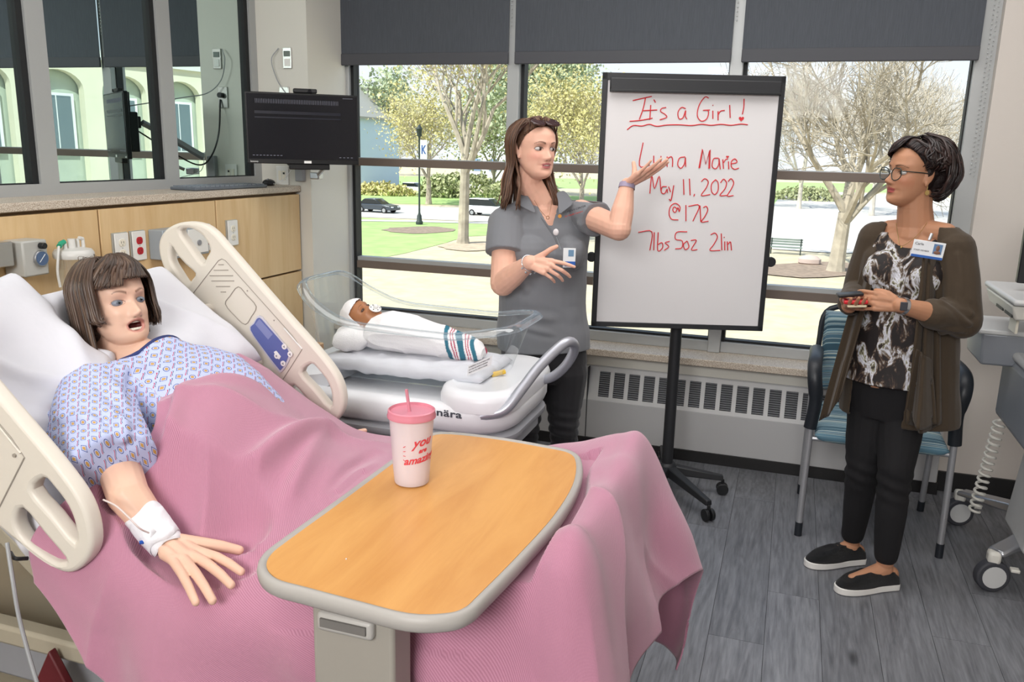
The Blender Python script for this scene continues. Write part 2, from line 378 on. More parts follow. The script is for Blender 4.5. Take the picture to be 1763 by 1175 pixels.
# window wall: frame members as parts
wins = [(-2.47, -1.501), (-1.435, -.362), (-.299, .700)]
for n, (x0, x1) in enumerate(wins):
    root = thing('window_%d' % (n+1), None, None, ((x0+x1)/2, 4.42, .567)); root['kind'] = 'structure'
    f = MB()
    gx0, gx1 = x0+(.0 if n else .02), x1
    f.bx(x0, x1, 4.37, 4.47, .567, .622); f.bx(x0, x1, 4.37, 4.47, 2.70, 2.76)
    f.build('window_frame', m_alu, root, bevel=.003)
    g = MB(); g.bx(gx0, gx0+.018, 4.385, 4.45, .622, 2.70); g.bx(gx0, gx1, 4.39, 4.44, .622, .634); g.bx(gx1-.006, gx1, 4.385, 4.44, .622, 2.7)
    g.build('gasket', m_gasket, root)
    for (za, zb, lip) in ((1.462, 1.504, 0), (.868, .912, 1)):
        MB().bx(gx0+.018, gx1-.006, 4.385, 4.45, za, zb).build('transom', m_brown, root, bevel=.002)
        MB().bx(gx0+.018, gx1-.006, 4.395, 4.45, zb, zb+(.022 if lip else .004)).build('transom_cap', m_alu, root)
    for (za, zb) in ((.634, .868), (.934, 1.462), (1.508, 2.70)):
        MB().bx(gx0+.018, gx1-.006, 4.425, 4.431, za, zb).build('pane', m_pane, root)
# mullions between the windows and the side jambs
for k, (x0, x1) in enumerate(((-1.501, -1.435), (-.362, -.299), (.700, .79), (-2.475, -2.45))):
    struct(MB().bx(x0, x1, 4.345 if k < 2 else 4.36, 4.47, .567, 2.76).build('trim_%d' % (k+1), m_alu, bevel=.004))
# sill
struct(MB().bx(-2.47, .80, 4.17, 4.40, .53, .567).build('trim_5', m_lam, bevel=.004)); bpy.data.objects['trim_5']['label'] = 'speckled window sill'
# roller blinds
for n, (x0, x1) in enumerate(((-2.470, -1.487), (-1.452, -.357), (-.308, .708))):
    pos = ['left', 'middle', 'right'][n]
    root = thing('roller_blind', 'charcoal roller blind half lowered over the %s window bay' % pos, 'blind', ((x0+x1)/2, 4.32, 2.01), group='charcoal roller blinds')
    MB().bx(x0, x1, 4.319, 4.3215, 2.07, 2.74).build('fabric', m_blind, root)
    MB().bx(x0, x1, 4.312, 4.328, 2.008, 2.07).build('hem_bar', m_blindbar, root, bevel=.004)
    MB().tube([(x0, 4.32, 2.77), (x1, 4.32, 2.77)], .035, 16).build('roller', m_blindbar, root)
    c = MB()
    for q in range(60 if n == 2 else 26):
        c.ball((x1+.012+(.022 if n == 2 else 0), 4.325, 2.7-q*.02*(1 if n == 2 else 1)), .0045, n=6)
    if n == 2:
        for q in range(60): c.ball((x1+.048, 4.315, 2.7-q*.02-.01), .0045, n=6)
    o = c.build('bead_chain', m_alu, root); o['kind'] = 'stuff'
# radiator / fin tube cover
rc = thing('radiator_cover', 'long light grey radiator cover with louvred grille under the window sill', 'radiator', (-.8, 4.24, 0))
m_rad = mat('grey_enamel', 'b3b3b4', .45); m_radlight = mat('light_enamel', 'c4c4c4', .45); m_dark = mat('dark_recess', '3a3b3e', .8)
ux = Vector((1, 0, 0)); top = Vector((0, 4.262, .448)); bot = Vector((0, 4.222, .272)); uy = (top-bot).normalized(); H = (top-bot).length
MB().bx(-2.40, .77, 4.222, 4.27, .06, .272).build('lower_panel', m_rad, rc, bevel=.003)
MB().bx(-2.40, .77, 4.262, 4.272, .44, .455).build('top_cap', m_rad, rc, bevel=.002)
MB().bx(-.965, -.96, 4.2205, 4.26, .06, .45).build('panel_seam', m_dark, rc)
MB().prism([(0, 0), (3.17, 0), (3.17, H), (0, H)], .002, Vector((-2.4, 4.236, .272)), ux, uy).build('backing', m_dark, rc)
pit = .0795; nc = 21; x_first = -.905
cells = []
for i in range(-18, nc):
    if -2 < i < 0: continue
    xa = x_first+i*pit
    if xa < -2.35 or xa+.058 > .74: continue
    cells.append(xa)
ylo, yhi = .022, H-.022
holes = [[(xa+2.4, ylo), (xa+.058+2.4, ylo), (xa+.058+2.4, yhi), (xa+2.4, yhi)] for xa in cells]
o = inset_poly([(0, 0), (3.17, 0), (3.17, H), (0, H)], holes, .004, Vector((-2.4, 4.224, .272)), ux, uy, 'grille_frame', m_radlight, rc)
nrm = ux.cross(uy)
lm = MB()
for j in range(12):
    c = uy*(ylo+(j+.5)*(yhi-ylo)/12); lm.box(Vector((.029, 0, 0))+c, (.058, .0035, .007), Matrix.Rotation(math.radians(35), 3, 'X'))
lme = lm.mesh('louvre'); lme.materials.append(mat('louvre_grey', '85878b', .5))
for xa in cells:
    o = bpy.data.objects.new('louvre', lme); COL.objects.link(o); o.location = (xa, 4.227, .272); attach(o, rc, True)

# ---------------- left wall: mirror glazing frame, counter, casework
def mirror_pane(i, y0, y1):
    root = thing('window_%d' % (i+4), None, None, (-2.8, (y0+y1)/2, 1.401)); root['kind'] = 'structure'
    MB().bx(-2.815, -2.805, y0-.005, y1+.005, 1.395, 2.71).build('pane', m_mirror, root)
    MB().bx(-2.805, -2.786, y1-.028, y1, 1.401, 2.7).bx(-2.805, -2.79, y0, y1, 1.395, 1.405).build('gasket', m_gasket, root)
mirror_pane(0, 1.93, 2.535); mirror_pane(1, 2.622, 3.228); mirror_pane(2, 3.315, 3.915)
mirror_pane(3, 1.24, 1.845); mirror_pane(4, -.5, 1.15)
w = MB(); w.bx(-2.84, -2.775, -.6, 3.97, 1.35, 1.401); w.bx(-2.84, -2.775, -.6, 3.97, 2.7, 2.76)
for y0, y1 in ((3.915, 3.97), (3.228, 3.315), (2.535, 2.622), (1.845, 1.93), (1.15, 1.24), (-.6, -.5)): w.bx(-2.84, -2.775, y0, y1, 1.401, 2.7)
struct(w.build('trim_6', m_alu, bevel=.003))
ct = MB().bx(-2.84, -2.53, -.6, 3.965, 1.325, 1.357).build('countertop', m_lam, bevel=.004)
tag(ct, 'narrow speckled beige countertop ledge under the mirror glass', 'countertop')
cw = thing('headwall_cabinet', 'maple wood panelled casework along the left wall below the ledge', 'cabinet', (-2.7, 1.7, 0))
MB().bx(-2.84, -2.56, -.6, 3.955, 0.0, 1.325).build('carcass', m_edge, cw)
ys = [-.6, .44, 1.14, 1.85, 2.56, 3.256, 3.957]
for i in range(6):
    g = .012 if i == 3 else .004
    MB().bx(-2.56, -2.535, ys[i]+(g if i == 4 else .004), ys[i+1]-.004, .905, 1.312).build('wood_panel', m_maple, cw, bevel=.002)
    MB().bx(-2.56, -2.535, ys[i]+.004, ys[i+1]-.004, .1, .895).build('wood_panel', m_maple, cw, bevel=.002)
# ================================================================== outside the windows
GZ = -5.3
def G(x, y): return PZ(x, y, GZ)
m_dry = mat('dry_lawn', 'c0b498', .95, var=.12, vscale=1.2)
m_green = mat('spring_lawn', '9db872', .95, var=.15, vscale=.8)
m_road = mat('concrete_road', 'bfbbb4', .9, var=.05, vscale=.5)
m_mulch = mat('bark_mulch', '8d7c6d', .95, var=.25, vscale=3)
m_bark = mat('pale_bark', 'a39a8a', .9, var=.25, vscale=1.5, bump=.3, bscale=6)
m_bark2 = mat('grey_twig_bark', 'bdb6ab', .9, var=.15, vscale=.8)
m_leafy = mat('young_yellow_leaf', 'c4bc82', .8, var=.22, vscale=.6)
m_leafg = mat('soft_green_leaf', 'a9ae84', .8, var=.25, vscale=.5)
m_conif = mat('conifer_needles', 'a9b491', .85, var=.2, vscale=.6)
def ground_poly(name, px, m, z, kind='structure', label=None):
    pts = [G(*q) for q in px]; me = bpy.data.meshes.new(name)
    me.from_pydata([(p.x, p.y, GZ+z) for p in pts], [], [tuple(range(len(pts)))]); o = mesh_obj(name, me, m, None, smooth=False)
    bm = bmesh.new(); bm.from_mesh(me); bmesh.ops.recalc_face_normals(bm, faces=bm.faces); bm.to_mesh(me); bm.free()
    o['kind'] = kind
    if label: o['label'] = label
    return o
g = MB().bx(-260, 200, 5.5, 320, GZ-.3, GZ).build('ground', m_dry); struct(g)
def blobpoly(cx, cy, rx, ry, n=18):
    return [(cx+rx*math.cos(t*2*math.pi/n)*(1+.08*math.sin(3*t)), cy+ry*math.sin(t*2*math.pi/n)*(1+.1*math.cos(5*t))) for t in range(n)]
ground_poly('lawn', [(560, 372), (700, 379), (880, 388), (1100, 396), (900, 402), (800, 408), (770, 418), (700, 436), (650, 446), (600, 450), (540, 452)], m_green, .02)
ground_poly('road', [(450, 348), (640, 352), (800, 358), (1500, 372), (1700, 376), (1700, 400), (1100, 394), (850, 383), (700, 377), (450, 368)], m_road, .03)
ground_poly('verge', [(450, 328), (1000, 338), (1700, 348), (1700, 366), (1100, 362), (640, 350), (450, 344)], m_green, .025)
ground_poly('far_lawn', [(450, 300), (1000, 308), (1700, 320), (1700, 334), (1000, 325), (450, 316)], m_green, .02)
ground_poly('plaza', [(1345, 335), (1420, 330), (1700, 345), (1730, 420), (1600, 440), (1420, 436), (1330, 430), (1300, 400)], m_road, .045)
ground_poly('sidewalk', [(540, 378), (700, 380), (900, 385), (900, 388), (700, 383), (540, 381)], m_road, .05)
ground_poly('mulch_bed', blobpoly(722, 397, 62, 6), m_mulch, .05)
ground_poly('mulch_bed', blobpoly(812, 425, 55, 8), mat('thin_mulch', 'b7a68f', .95, var=.2, vscale=2), .05)
ground_poly('mulch_bed', blobpoly(1400, 466, 105, 13), m_mulch, .06)

def branch(mb, tips, p, d, L, r, depth, spread, up, rng, segs=3, kids=(3, 4), mind=0):
    pts = [p]; rs = [r]; q = p; dd = d.copy()
    for s in range(segs):
        dd = (dd+Vector((rng.uniform(-1, 1), rng.uniform(-1, 1), rng.uniform(-1, 1)))*.16+Vector((0, 0, up*.12))).normalized()
        q = q+dd*L/segs; pts.append(q); rs.append(max(.017, r*(1-.42*(s+1)/segs)))
    mb.tube(pts, rs, 6 if depth > 3 else (4 if depth > 1 else 3), cap=False)
    if depth <= mind+1: tips.append(q); tips.append(pts[-2])
    if depth <= 0: return
    for k in range(rng.randint(*kids)):
        t = rng.uniform(.35, 1.) if k else 1.
        i = min(segs-1, int(t*segs)); bp = pts[i]+(pts[i+1]-pts[i])*(t*segs-i) if t < 1 else pts[-1]
        s_, w_, _ = frame(dd); a = rng.uniform(0, 2*math.pi); sp = rng.uniform(.5, 1.1)*spread
        nd = (dd+(s_*math.cos(a)+w_*math.sin(a))*sp+Vector((0, 0, up*.25))).normalized()
        branch(mb, tips, bp, nd, L*rng.uniform(.6, .85), rs[i]*(.62 if k else .8), depth-1, spread, up, rng, segs, kids, mind)
def leaves(tips, m, parent, n, size, sp, seed, name='foliage'):
    rg = np.random.default_rng(seed); T = np.array([tuple(t) for t in tips]); idx = rg.integers(0, len(T), n)
    c = T[idx]+rg.normal(0, sp, (n, 3)); a = rg.normal(0, 1, (n, 3)); a /= np.linalg.norm(a, axis=1)[:, None]
    b_ = np.cross(a, rg.normal(0, 1, (n, 3))); b_ /= np.linalg.norm(b_, axis=1)[:, None]; s = (size*rg.uniform(.5, 1.3, n))[:, None]
    V = np.stack([c-a*s, c+b_*s*.6, c+a*s, c-b_*s*.6], 1).reshape(-1, 3)
    me = bpy.data.meshes.new(name); me.from_pydata(V.tolist(), [], np.arange(4*n).reshape(-1, 4).tolist())
    o = mesh_obj(name, me, m, parent, smooth=False); o['kind'] = 'stuff'; return o
def tree(name, label, base, h, r, depth, seed, mleaf=None, nleaf=0, lsize=.12, lspread=.5, spread=.8, up=.5, trunk=.33, kids=(3, 4), bark=None, lean=(0, 0), group=None):
    rng = random.Random(seed); root = thing(name, label, 'tree', base, group=group)
    t = MB(); tips = []
    d = Vector((lean[0], lean[1], 1)).normalized(); top = base+d*h*trunk
    t.tube([base-Vector((0, 0, .2)), base+d*.5, base+d*h*trunk*.5, top], [r*1.35, r*1.02, r*.9, r*.8], 10, cap=False)
    c = MB()
    for k in range(rng.randint(*kids)+1):
        a = 2*math.pi*(k+rng.random()*.6)/4; sp = spread*.75
        nd = (d+Vector((math.cos(a), math.sin(a), 0))*sp).normalized() if k else d
        branch(c, tips, top-d*r*(0 if k < 3 else h*trunk*.4/r*.5), nd, h*.30, r*.55, depth, spread, up, rng, kids=kids, mind=0)
    t.build('trunk', bark or m_bark, root); b_ = c.build('branches', bark or m_bark, root); b_['kind'] = 'stuff'
    if mleaf: leaves(tips, mleaf, root, nleaf, lsize, lspread, seed)
    return root
tree('leafing_tree', 'tall tree with pale trunk and yellow new leaves on the lawn beyond the left window', G(797, 420), 17, .40, 4, 5, m_leafy, 5200, .15, 1.0, spread=.75, up=.6, trunk=.36, lean=(.02, 0))
tree('bare_tree', 'big bare spreading tree in the mulch bed seen behind the woman in glasses', G(1438, 468), 15, .48, 5, 11, spread=.95, up=.25, trunk=.24, kids=(3, 4), lean=(.05, 0), bark=m_bark)
tree('leafing_tree', 'small many-stemmed tree with thin yellow leaves behind the lamp post', G(738, 352), 14, .35, 4, 21, m_leafy, 6500, .17, 1.2, spread=.9, up=.5, trunk=.2)
tree('leafing_tree', 'yellow leafed tree between the standing woman in grey and the whiteboard', G(1000, 372), 15, .3, 4, 8, m_leafy, 12000, .16, 1.1, spread=.9, up=.3, trunk=.2)
tree('conifer', 'soft green pine behind the woman in the grey polo', G(945, 345), 21, .4, 4, 33, m_conif, 14000, .3, 1.4, spread=.9, up=.3, trunk=.25)
tree('leafing_tree', 'bushy olive tree across the street above the white car', G(850, 335), 17, .3, 4, 41, m_leafg, 9000, .25, 1.4, spread=.9, up=.3, trunk=.15)
tree('conifer', 'distant dark evergreen beside the blue house gable', G(672, 322), 17, .3, 3, 43, m_conif, 3000, .4, 1.2, spread=.6, up=.5, trunk=.3)
for (x, y, h, s, lb) in ((1375, 360, 17, 51, 'distant bare tree just right of the whiteboard'), (1500, 372, 19, 52, 'distant bare tree directly behind the dark haired woman'),
                     (1640, 380, 18, 53, 'distant bare tree at the right end of the window'), (1235, 350, 17, 54, 'distant bare tree behind the whiteboard top'), (1580, 400, 14, 55, 'nearer bare tree rising behind the dark haired woman')):
    tree('bare_tree', lb, G(x, y), h, .32, 5, s, spread=.9, up=.35, trunk=.2, bark=m_bark2)
srcs = [o for o in bpy.data.objects if o.name.startswith('bare_tree') and o.parent is None and o.name != 'bare_tree']
for k, (x, y, sc_, lb) in enumerate(((1330, 325, 1.15, 'far bare tree peeping past the right edge of the whiteboard'), (1600, 330, 1.1, 'far bare tree left of the right window jamb'), (700, 330, 1.0, 'grey leafless tree beside the blue house'), (780, 322, 1.1, 'grey leafless tree behind the lamp post banner'), (620, 318, .9, 'grey leafless tree at the left edge of the window view'))):
    c = copy_tree(srcs[k % len(srcs)]); c.location = G(x, y); c.rotation_euler = (0, 0, k*1.3+.5); c.scale = (sc_, sc_, sc_); c['label'] = lb
# hedge bushes across the street
for (x, y, w_, h_, mm, lb) in ((800, 338, 5.5, 3.4, m_leafg, 'olive bush across the street left of the white car'), (760, 340, 3.5, 3.2, m_leafg, 'rounded bush behind the lamp post'), (660, 336, 5, 1.6, m_leafy, 'low yellow bush by the blue house'),
                           (900, 345, 6, 3.0, m_leafg, 'olive bush behind the woman in grey'), (1390, 345, 6, 2.0, m_leafg, 'low green bush beside the road right of the whiteboard')):
    b0 = G(x, y); rg = np.random.default_rng(int(x)); T = rg.normal(0, 1, (400, 3)); T /= np.linalg.norm(T, axis=1)[:, None]; T = T*np.array([w_, w_*.6, h_])*rg.uniform(.75, 1, (400, 1)); T[:, 2] = np.abs(T[:, 2])
    T += np.array(b0); root = thing('bush', lb, 'bush', b0); leaves(T, mm, root, 1800, .3, .2, int(x))
    st = MB()
    for k in range(6): st.tube([b0, b0+Vector((math.cos(k)*w_*.4, math.sin(k)*w_*.3, h_*.6))], [.06, .02], 5)
    st.build('stems', m_bark, root)
# cars
def car(name, label, base, ang, paint, L=4.6, Hh=1.42, suv=False, two=None):
    root = thing(name, label, 'car', base, ang)
    W = 1.8; mp_ = mat('car_paint', paint, .25, metal=.2, coat=.5); mg = MATS.get('car_glass') or mat('car_glass', '23282c', .1); mt = MATS.get('tyre') or mat('tyre', '1b1b1c', .8); mh = MATS.get('hub') or mat('hub', 'b9bbbd', .3, metal=.8)
    lo = [(-L/2, .35), (-L/2, .75), (-L/2+.1, .9), (L/2-1.2, .92), (L/2-.25, .78), (L/2, .6), (L/2, .32)]
    if suv: lo[1:3] = [(-L/2, .95), (-L/2+.05, 1.05)]; lo[3] = (L/2-1.1, 1.05)
    body = MB(); body.prism(lo, W, (0, W/2, 0), (1, 0, 0), (0, 0, 1)); body.build('body', mp_, root, bevel=.08, seg=3, world=False)
    zb = 1.04 if suv else .9
    cab = [(-L/2+(.15 if suv else .45), zb), (-L/2+(.45 if suv else 1.15), Hh), (L/2-2.1, Hh), (L/2-1.2, zb)]
    MB().prism(cab, W*.84, (0, W*.42, 0), (1, 0, 0), (0, 0, 1)).build('windows', mg, root, bevel=.05, world=False)
    MB().prism([(cab[1][0]-.02, Hh-.06), (cab[1][0]+.1, Hh+.03), (cab[2][0]-.1, Hh+.03), (cab[2][0]+.06, Hh-.06)], W*.86, (0, W*.43, 0), (1, 0, 0), (0, 0, 1)).build('roof', mp_, root, bevel=.03, world=False)
    for sx in (-L/2+.85, L/2-.9):
        for sy in (-1, 1):
            wh = MB().tube([(sx, sy*(W/2-.2), .33), (sx, sy*(W/2+.01), .33)], .33, 18).build('wheel', mt, root, world=False)
            MB().tube([(sx, sy*(W/2), .33), (sx, sy*(W/2+.03), .33)], .2, 14).build('hubcap', mh, wh, world=False)
    for sy in (-.6, .6): MB().box((L/2-.06, sy, .66), (.12, .35, .12)).build('headlight', mat('headlamp', 'e8ecef', .2), root, world=False, bevel=.02)
    return root
car('car', 'dark grey sedan parked at the kerb beyond the left window', G(650, 366), math.radians(-7), '3c434b', 4.6)
car('car', 'white estate car behind the lamp post farther up the street', G(716, 334), math.radians(-7), 'e6e9ee', 4.5, 1.6, True)
car('car', 'white and dark utility vehicle at the kerb behind the woman in grey', G(842, 372), math.radians(-7), 'eef0f2', 4.8, 1.75, True)
# street lamp with banner
lb = G(722, 387); d0 = lb.length
root = thing('street_lamp', 'dark street lamp post with a small banner beyond the left window', 'street lamp', lb)
m_iron = mat('dark_green_iron', '2e3836', .6)
MB().lathe([(.32, 0), (.32, .25), (.24, .35), (.2, .8), (.12, .95), (.085, 1.1), (.075, 7.6)], lb, 12).build('post', m_iron, root)
MB().lathe([(.06, 7.6), (.2, 7.75), (.26, 8.3), (.3, 8.35), (.05, 8.7)], lb, 10).build('lantern', m_iron, root)
bn = MB().bx(lb.x+.1, lb.x+.75, lb.y-.02, lb.y+.02, lb.z+5.0, lb.z+7.4).build('banner', mat('white_banner', 'dfe3e8', .7), root)
MB().bx(lb.x+.12, lb.x+.73, lb.y-.03, lb.y-.021, lb.z+5.05, lb.z+5.7).build('red_band', mat('banner_red', 'b5484c', .7), bn)
K = [(.1, 0), (.25, 0), (.25, .35), (.45, .0), (.62, .0), (.35, .45), (.6, .85), (.42, .85), (.25, .55), (.25, .85), (.1, .85)]
MB().prism([(a*.9, c_*.9) for a, c_ in K], .01, (lb.x+.12, lb.y-.022, lb.z+6.2), (1, 0, 0), (0, 0, 1)).build('blue_arrow', mat('banner_blue', '3d5a8f', .7), bn)
# bench
bb = G(1352, 438); root = thing('park_bench', 'green grey park bench on the paved area right of the whiteboard', 'bench', bb); m_bench = mat('weathered_bench', '77837c', .7)
for k, (dy, z) in enumerate(((-.2, .5), (0, .5), (.2, .5))): MB().box(bb+Vector((0, dy, z)), (2.2, .15, .05)).build('slat', m_bench, root)
for z in (.68, .86, 1.02): MB().box(bb+Vector((0, .33, z)), (2.2, .04, .12)).build('slat', m_bench, root)
for sx in (-1.0, 1.0): MB().bx(bb.x+sx-.04, bb.x+sx+.04, bb.y-.25, bb.y-.18, GZ, GZ+.5).bx(bb.x+sx-.04, bb.x+sx+.04, bb.y+.28, bb.y+.35, GZ, GZ+1.1).build('leg', m_iron, root)
rk = G(1393, 456); m_rock = mat('pink_grey_rock', 'b9a8a0', .9, bump=.5, bscale=3)
mb = MB().ball(rk+Vector((0, 0, .25)), (.75, .5, .4), n=10); o = mb.build('boulder', m_rock); tag(o, 'pinkish boulder at the foot of the big bare tree', 'rock')
# blue gabled house
hb = G(655, 322); hb.x -= 2; root = thing('house', 'light blue gabled house with a brick chimney behind the monitor side of the window', 'house', hb)
m_blue = mat('light_blue_siding', 'c3d8e6', .8); m_roofh = mat('grey_roof_shingle', 'a7a59c', .9); m_chim = mat('tan_chimney_brick', 'b09a72', .9, var=.15, vscale=2)
sc = hb.y/60.
W_, Z1, Z2 = 11.0, 11.2, 15.6
MB().prism([(-W_/2, 0), (W_/2, 0), (W_/2, Z1), (0, Z2), (-W_/2, Z1)], 14, hb, (1, 0, 0), (0, 0, 1)).build('walls', m_blue, root)
for s in (-1, 1):
    a = Vector((hb.x+s*(W_/2+.6), hb.y-14.4 if False else hb.y, hb.z+Z1-.5)); bq = Vector((hb.x, hb.y, hb.z+Z2+.15))
    MB().loft([[a+Vector((0, .6, 0)), a+Vector((0, -15, 0)), a+Vector((0, -15, .3)), a+Vector((0, .6, .3))], [bq+Vector((0, .6, 0)), bq+Vector((0, -15, 0)), bq+Vector((0, -15, .3)), bq+Vector((0, .6, .3))]]).build('roof', m_roofh, root)
MB().bx(hb.x-9, hb.x-6.8, hb.y-8, hb.y-5.5, hb.z, hb.z+19.3).build('chimney', m_chim, root)
MB().bx(hb.x-22, hb.x-5.5, hb.y-12, hb.y, hb.z, hb.z+12.6).build('wing', mat('pale_siding', 'c6cdcc', .85), root)
for (dx, z) in ((-1.1, 11), (1.1, 11), (-2.8, 6.5), (2.8, 6.5), (-2.8, 2), (2.8, 2)):
    fo = MB().bx(hb.x+dx-.75, hb.x+dx+.75, hb.y-14.08, hb.y-13.98, hb.z+z, hb.z+z+2.3).build('window', mat('white_trim', 'eef0f0', .6), root)
    MB().bx(hb.x+dx-.55, hb.x+dx+.55, hb.y-14.12, hb.y-14.07, hb.z+z+.2, hb.z+z+2.1).build('pane', mat('dim_pane', '5d6a72', .2), fo)
# second pale house behind
h2 = G(880, 322); root = thing('house', 'white distant house glimpsed through the pine branches', 'house', h2)
MB().prism([(-6, 0), (6, 0), (6, 6), (0, 9.5), (-6, 6)], 10, h2, (1, 0, 0), (0, 0, 1)).build('walls', mat('white_siding', 'e3e8ee', .8), root)
for dx in (-3, 0, 3):
    fo = MB().bx(h2.x+dx-.7, h2.x+dx+.7, h2.y-10.08, h2.y-9.98, h2.z+3, h2.z+5).build('window', mat('blue_shutter', '7d9bc0', .6), root)

# cream building with arched bays: across the yard to the right, seen in the mirror glass
fh = Vector((math.sin(YAW), math.cos(YAW), 0)); rh = Vector((_R[0], _R[1], 0)).normalized()
def virt(u, w_):  # mirror-image point across the glass plane X=-2.805
    v = rh*u+fh*w_; return Vector((-5.61-v.x, v.y, 0))
A = virt(-16.95, 31.9); B = virt(-14.45, 37.0); fd = (B-A); pitchb = fd.length/2; fd.normalize(); nout = Vector((fd.y, -fd.x, 0))
if nout.dot(Vector((0, 0, 0))-A) < 0: nout = -nout
m_cream = mat('cream_stucco', 'e3dfc9', .9, var=.03, vscale=1); m_plast = mat('sage_stucco', 'b9c3b4', .9, var=.05, vscale=1.5)
root = thing('arched_building', 'cream stucco building with arched window bays reflected in the mirror glass', 'building', A+Vector((0, 0, GZ)))
base = Vector((A.x, A.y, GZ)); zt = 1.58+2.9-GZ; aw = pitchb*.72
outer = [(-4.5*pitchb, 0), (7.5*pitchb, 0), (7.5*pitchb, zt), (-4.5*pitchb, zt)]
holes = []
spr = 1.58+1.75-GZ; top_ = 1.58+2.42-GZ
for i in range(-4, 7):
    cx = i*pitchb
    arch = [(cx+aw/2*math.cos(t), spr+(top_-spr)*math.sin(t)) for t in np.linspace(0, math.pi, 13)]
    holes.append([(cx-aw/2, .3), (cx+aw/2, .3)]+arch)
up3 = Vector((0, 0, 1)); side = fd if fd.cross(up3).dot(nout) > 0 else -fd
sg = 1 if side == fd else -1
holes = [[(a*sg, b_) for a, b_ in hh] for hh in holes]; outer = [(a*sg, b_) for a, b_ in outer]
inset_poly(outer, holes, .3, base, side, up3, 'facade', m_cream, root)
MB().prism([(a, b_) for a, b_ in outer], .3, base-nout*.55, side, up3).build('recessed_wall', m_plast, root)
MB().prism([(outer[0][0], zt), (outer[1][0], zt), (outer[1][0], zt+.35), (outer[0][0], zt+.35)], .7, base-nout*.4, side, up3).build('cornice', mat('pale_cornice', 'dfe0dc', .8), root)
wfm = MATS['white_trim']; wpm = mat('building_pane', '6f7f86', .15)
wf_ = MB(); ww = aw*.62
for lvl in (0, -4.0):
    for i in range(-4, 7):
        c0 = base+fd*(i*pitchb)-nout*.2+Vector((0, 0, 1.58-.45-GZ+lvl))
        f_ = MB().prism([(-ww/2-.1, -.1), (ww/2+.1, -.1), (ww/2+.1, 2.05), (-ww/2-.1, 2.05)], .12, c0, side, up3).build('window', wfm, root)
        for s in (0, 1):
            MB().prism([(-ww/2+s*ww/2+.03, 0), (-ww/2+(s+1)*ww/2-.03, 0), (-ww/2+(s+1)*ww/2-.03, 1.95), (-ww/2+s*ww/2+.03, 1.95)], .02, c0+nout*.115, side, up3).build('pane', wpm, f_)
# ================================================================== hospital bed
m_ivory = mat('ivory_plastic', 'd9d2c6', .42); m_ivory2 = mat('putty_plastic', 'a29a88', .5); m_line = mat('moulded_groove', '9d958a', .6)
m_grey = mat('grey_plastic', '8b8c90', .5); m_black = mat('black_plastic', '1d1e20', .4); m_white = mat('white_plastic', 'e6e6e4', .4)
m_sheet = mat('white_cotton', 'd2d2d9', .85, bump=.35, bscale=14, sheen=.2)
m_matt = mat('mattress_cover', 'bfc0c4', .7)
m_chrome = mat('brushed_steel', 'b9bbc0', .3, metal=.9); m_blue = mat('control_blue', '5c66a0', .35); m_maroon = mat('maroon_pedal', '5d1c22', .5)
bed = thing('hospital_bed', 'adjustable hospital bed with cream moulded rails, head raised, under a pink blanket', 'bed', (-1.1, 1.65, 0))
hx, hz, ang = -1.2, .66, math.radians(37.)
def slope(s, off=0): return Vector((hx-math.cos(ang)*s-math.sin(ang)*off*-1 if False else hx-math.cos(ang)*s+math.sin(ang)*off*0+math.sin(ang)*off, 0, hz+math.sin(ang)*s+math.cos(ang)*off))
# frame and base shells
f = MB(); f.bx(-1.25, -.36, 1.24, 2.06, .44, .50); f.build('deck', m_ivory2, bed, bevel=.01)
a = slope(0, -.15); b_ = slope(.82, -.15)
MB().loft([[a+Vector((0, 1.24, 0)), a+Vector((0, 2.06, 0)), a+Vector((-.02, 2.06, -.04)), a+Vector((-.02, 1.24, -.04))], [b_+Vector((0, 1.24, 0)), b_+Vector((0, 2.06, 0)), b_+Vector((-.02, 2.06, -.04)), b_+Vector((-.02, 1.24, -.04))]]).build('head_deck', m_ivory2, bed, bevel=.008)
MB().box((-1.2, 1.65, .36), (1.75, .62, .14), top=1.04).build('base_cover', m_ivory2, bed, bevel=.03, seg=3)
MB().box((-1.25, 1.65, .20), (1.72, .80, .14), top=.92).build('base_frame', m_ivory2, bed, bevel=.03, seg=3)
MB().bx(-2.0, -1.28, 1.19, 1.235, .50, .545).build('side_beam', m_ivory2, bed, bevel=.008)
MB().bx(-1.98, -1.3, 1.235, 1.26, .38, .50).build('side_panel', m_grey, bed, bevel=.008)
MB().box((-2.0, 1.65, .86), (.05, .92, .56)).build('headboard', m_ivory, bed, bevel=.02, seg=3)
MB().bx(-.375, -.325, 1.36, 2.03, .45, .842).build('footboard', m_ivory, bed, bevel=.02, seg=3)
MB().tube([(-1.3, 1.2, .16), (-1.22, 1.17, .14), (-1.2, 1.16, .12)], .035, 10).build('pedal', m_maroon, bed)
pd = MB(); pd.prism([(0, 0), (.11, -.02), (.05, .09)], .02, (-1.43, 1.18, .45), (1, 0, 0), (0, 0, 1)); pd.build('release_flap', m_maroon, bed, bevel=.004)
for (x, y) in ((-2.0, 1.3), (-2.0, 2.0), (-.55, 1.3), (-.55, 2.0)):
    c = MB().tube([(x, y-.02, .065), (x, y+.02, .065)], .065, 18).build('caster', m_grey, bed, bevel=.006)
    MB().tube([(x, y, .07), (x, y, .16)], .018, 8).build('stem', m_chrome, c)
# mattress: one seat section, one raised back section
m = MB(); m.box((-.79, 1.65, .58), (.86, .86, .15)); m.build('mattress', m_matt, bed, bevel=.035, seg=4)
c = slope(.42, -.075); m = MB(); m.box((c.x, 1.65, c.z), (.86, .86, .15), Matrix.Rotation(ang, 3, 'Y')); m.build('mattress', m_matt, bed, bevel=.035, seg=4)

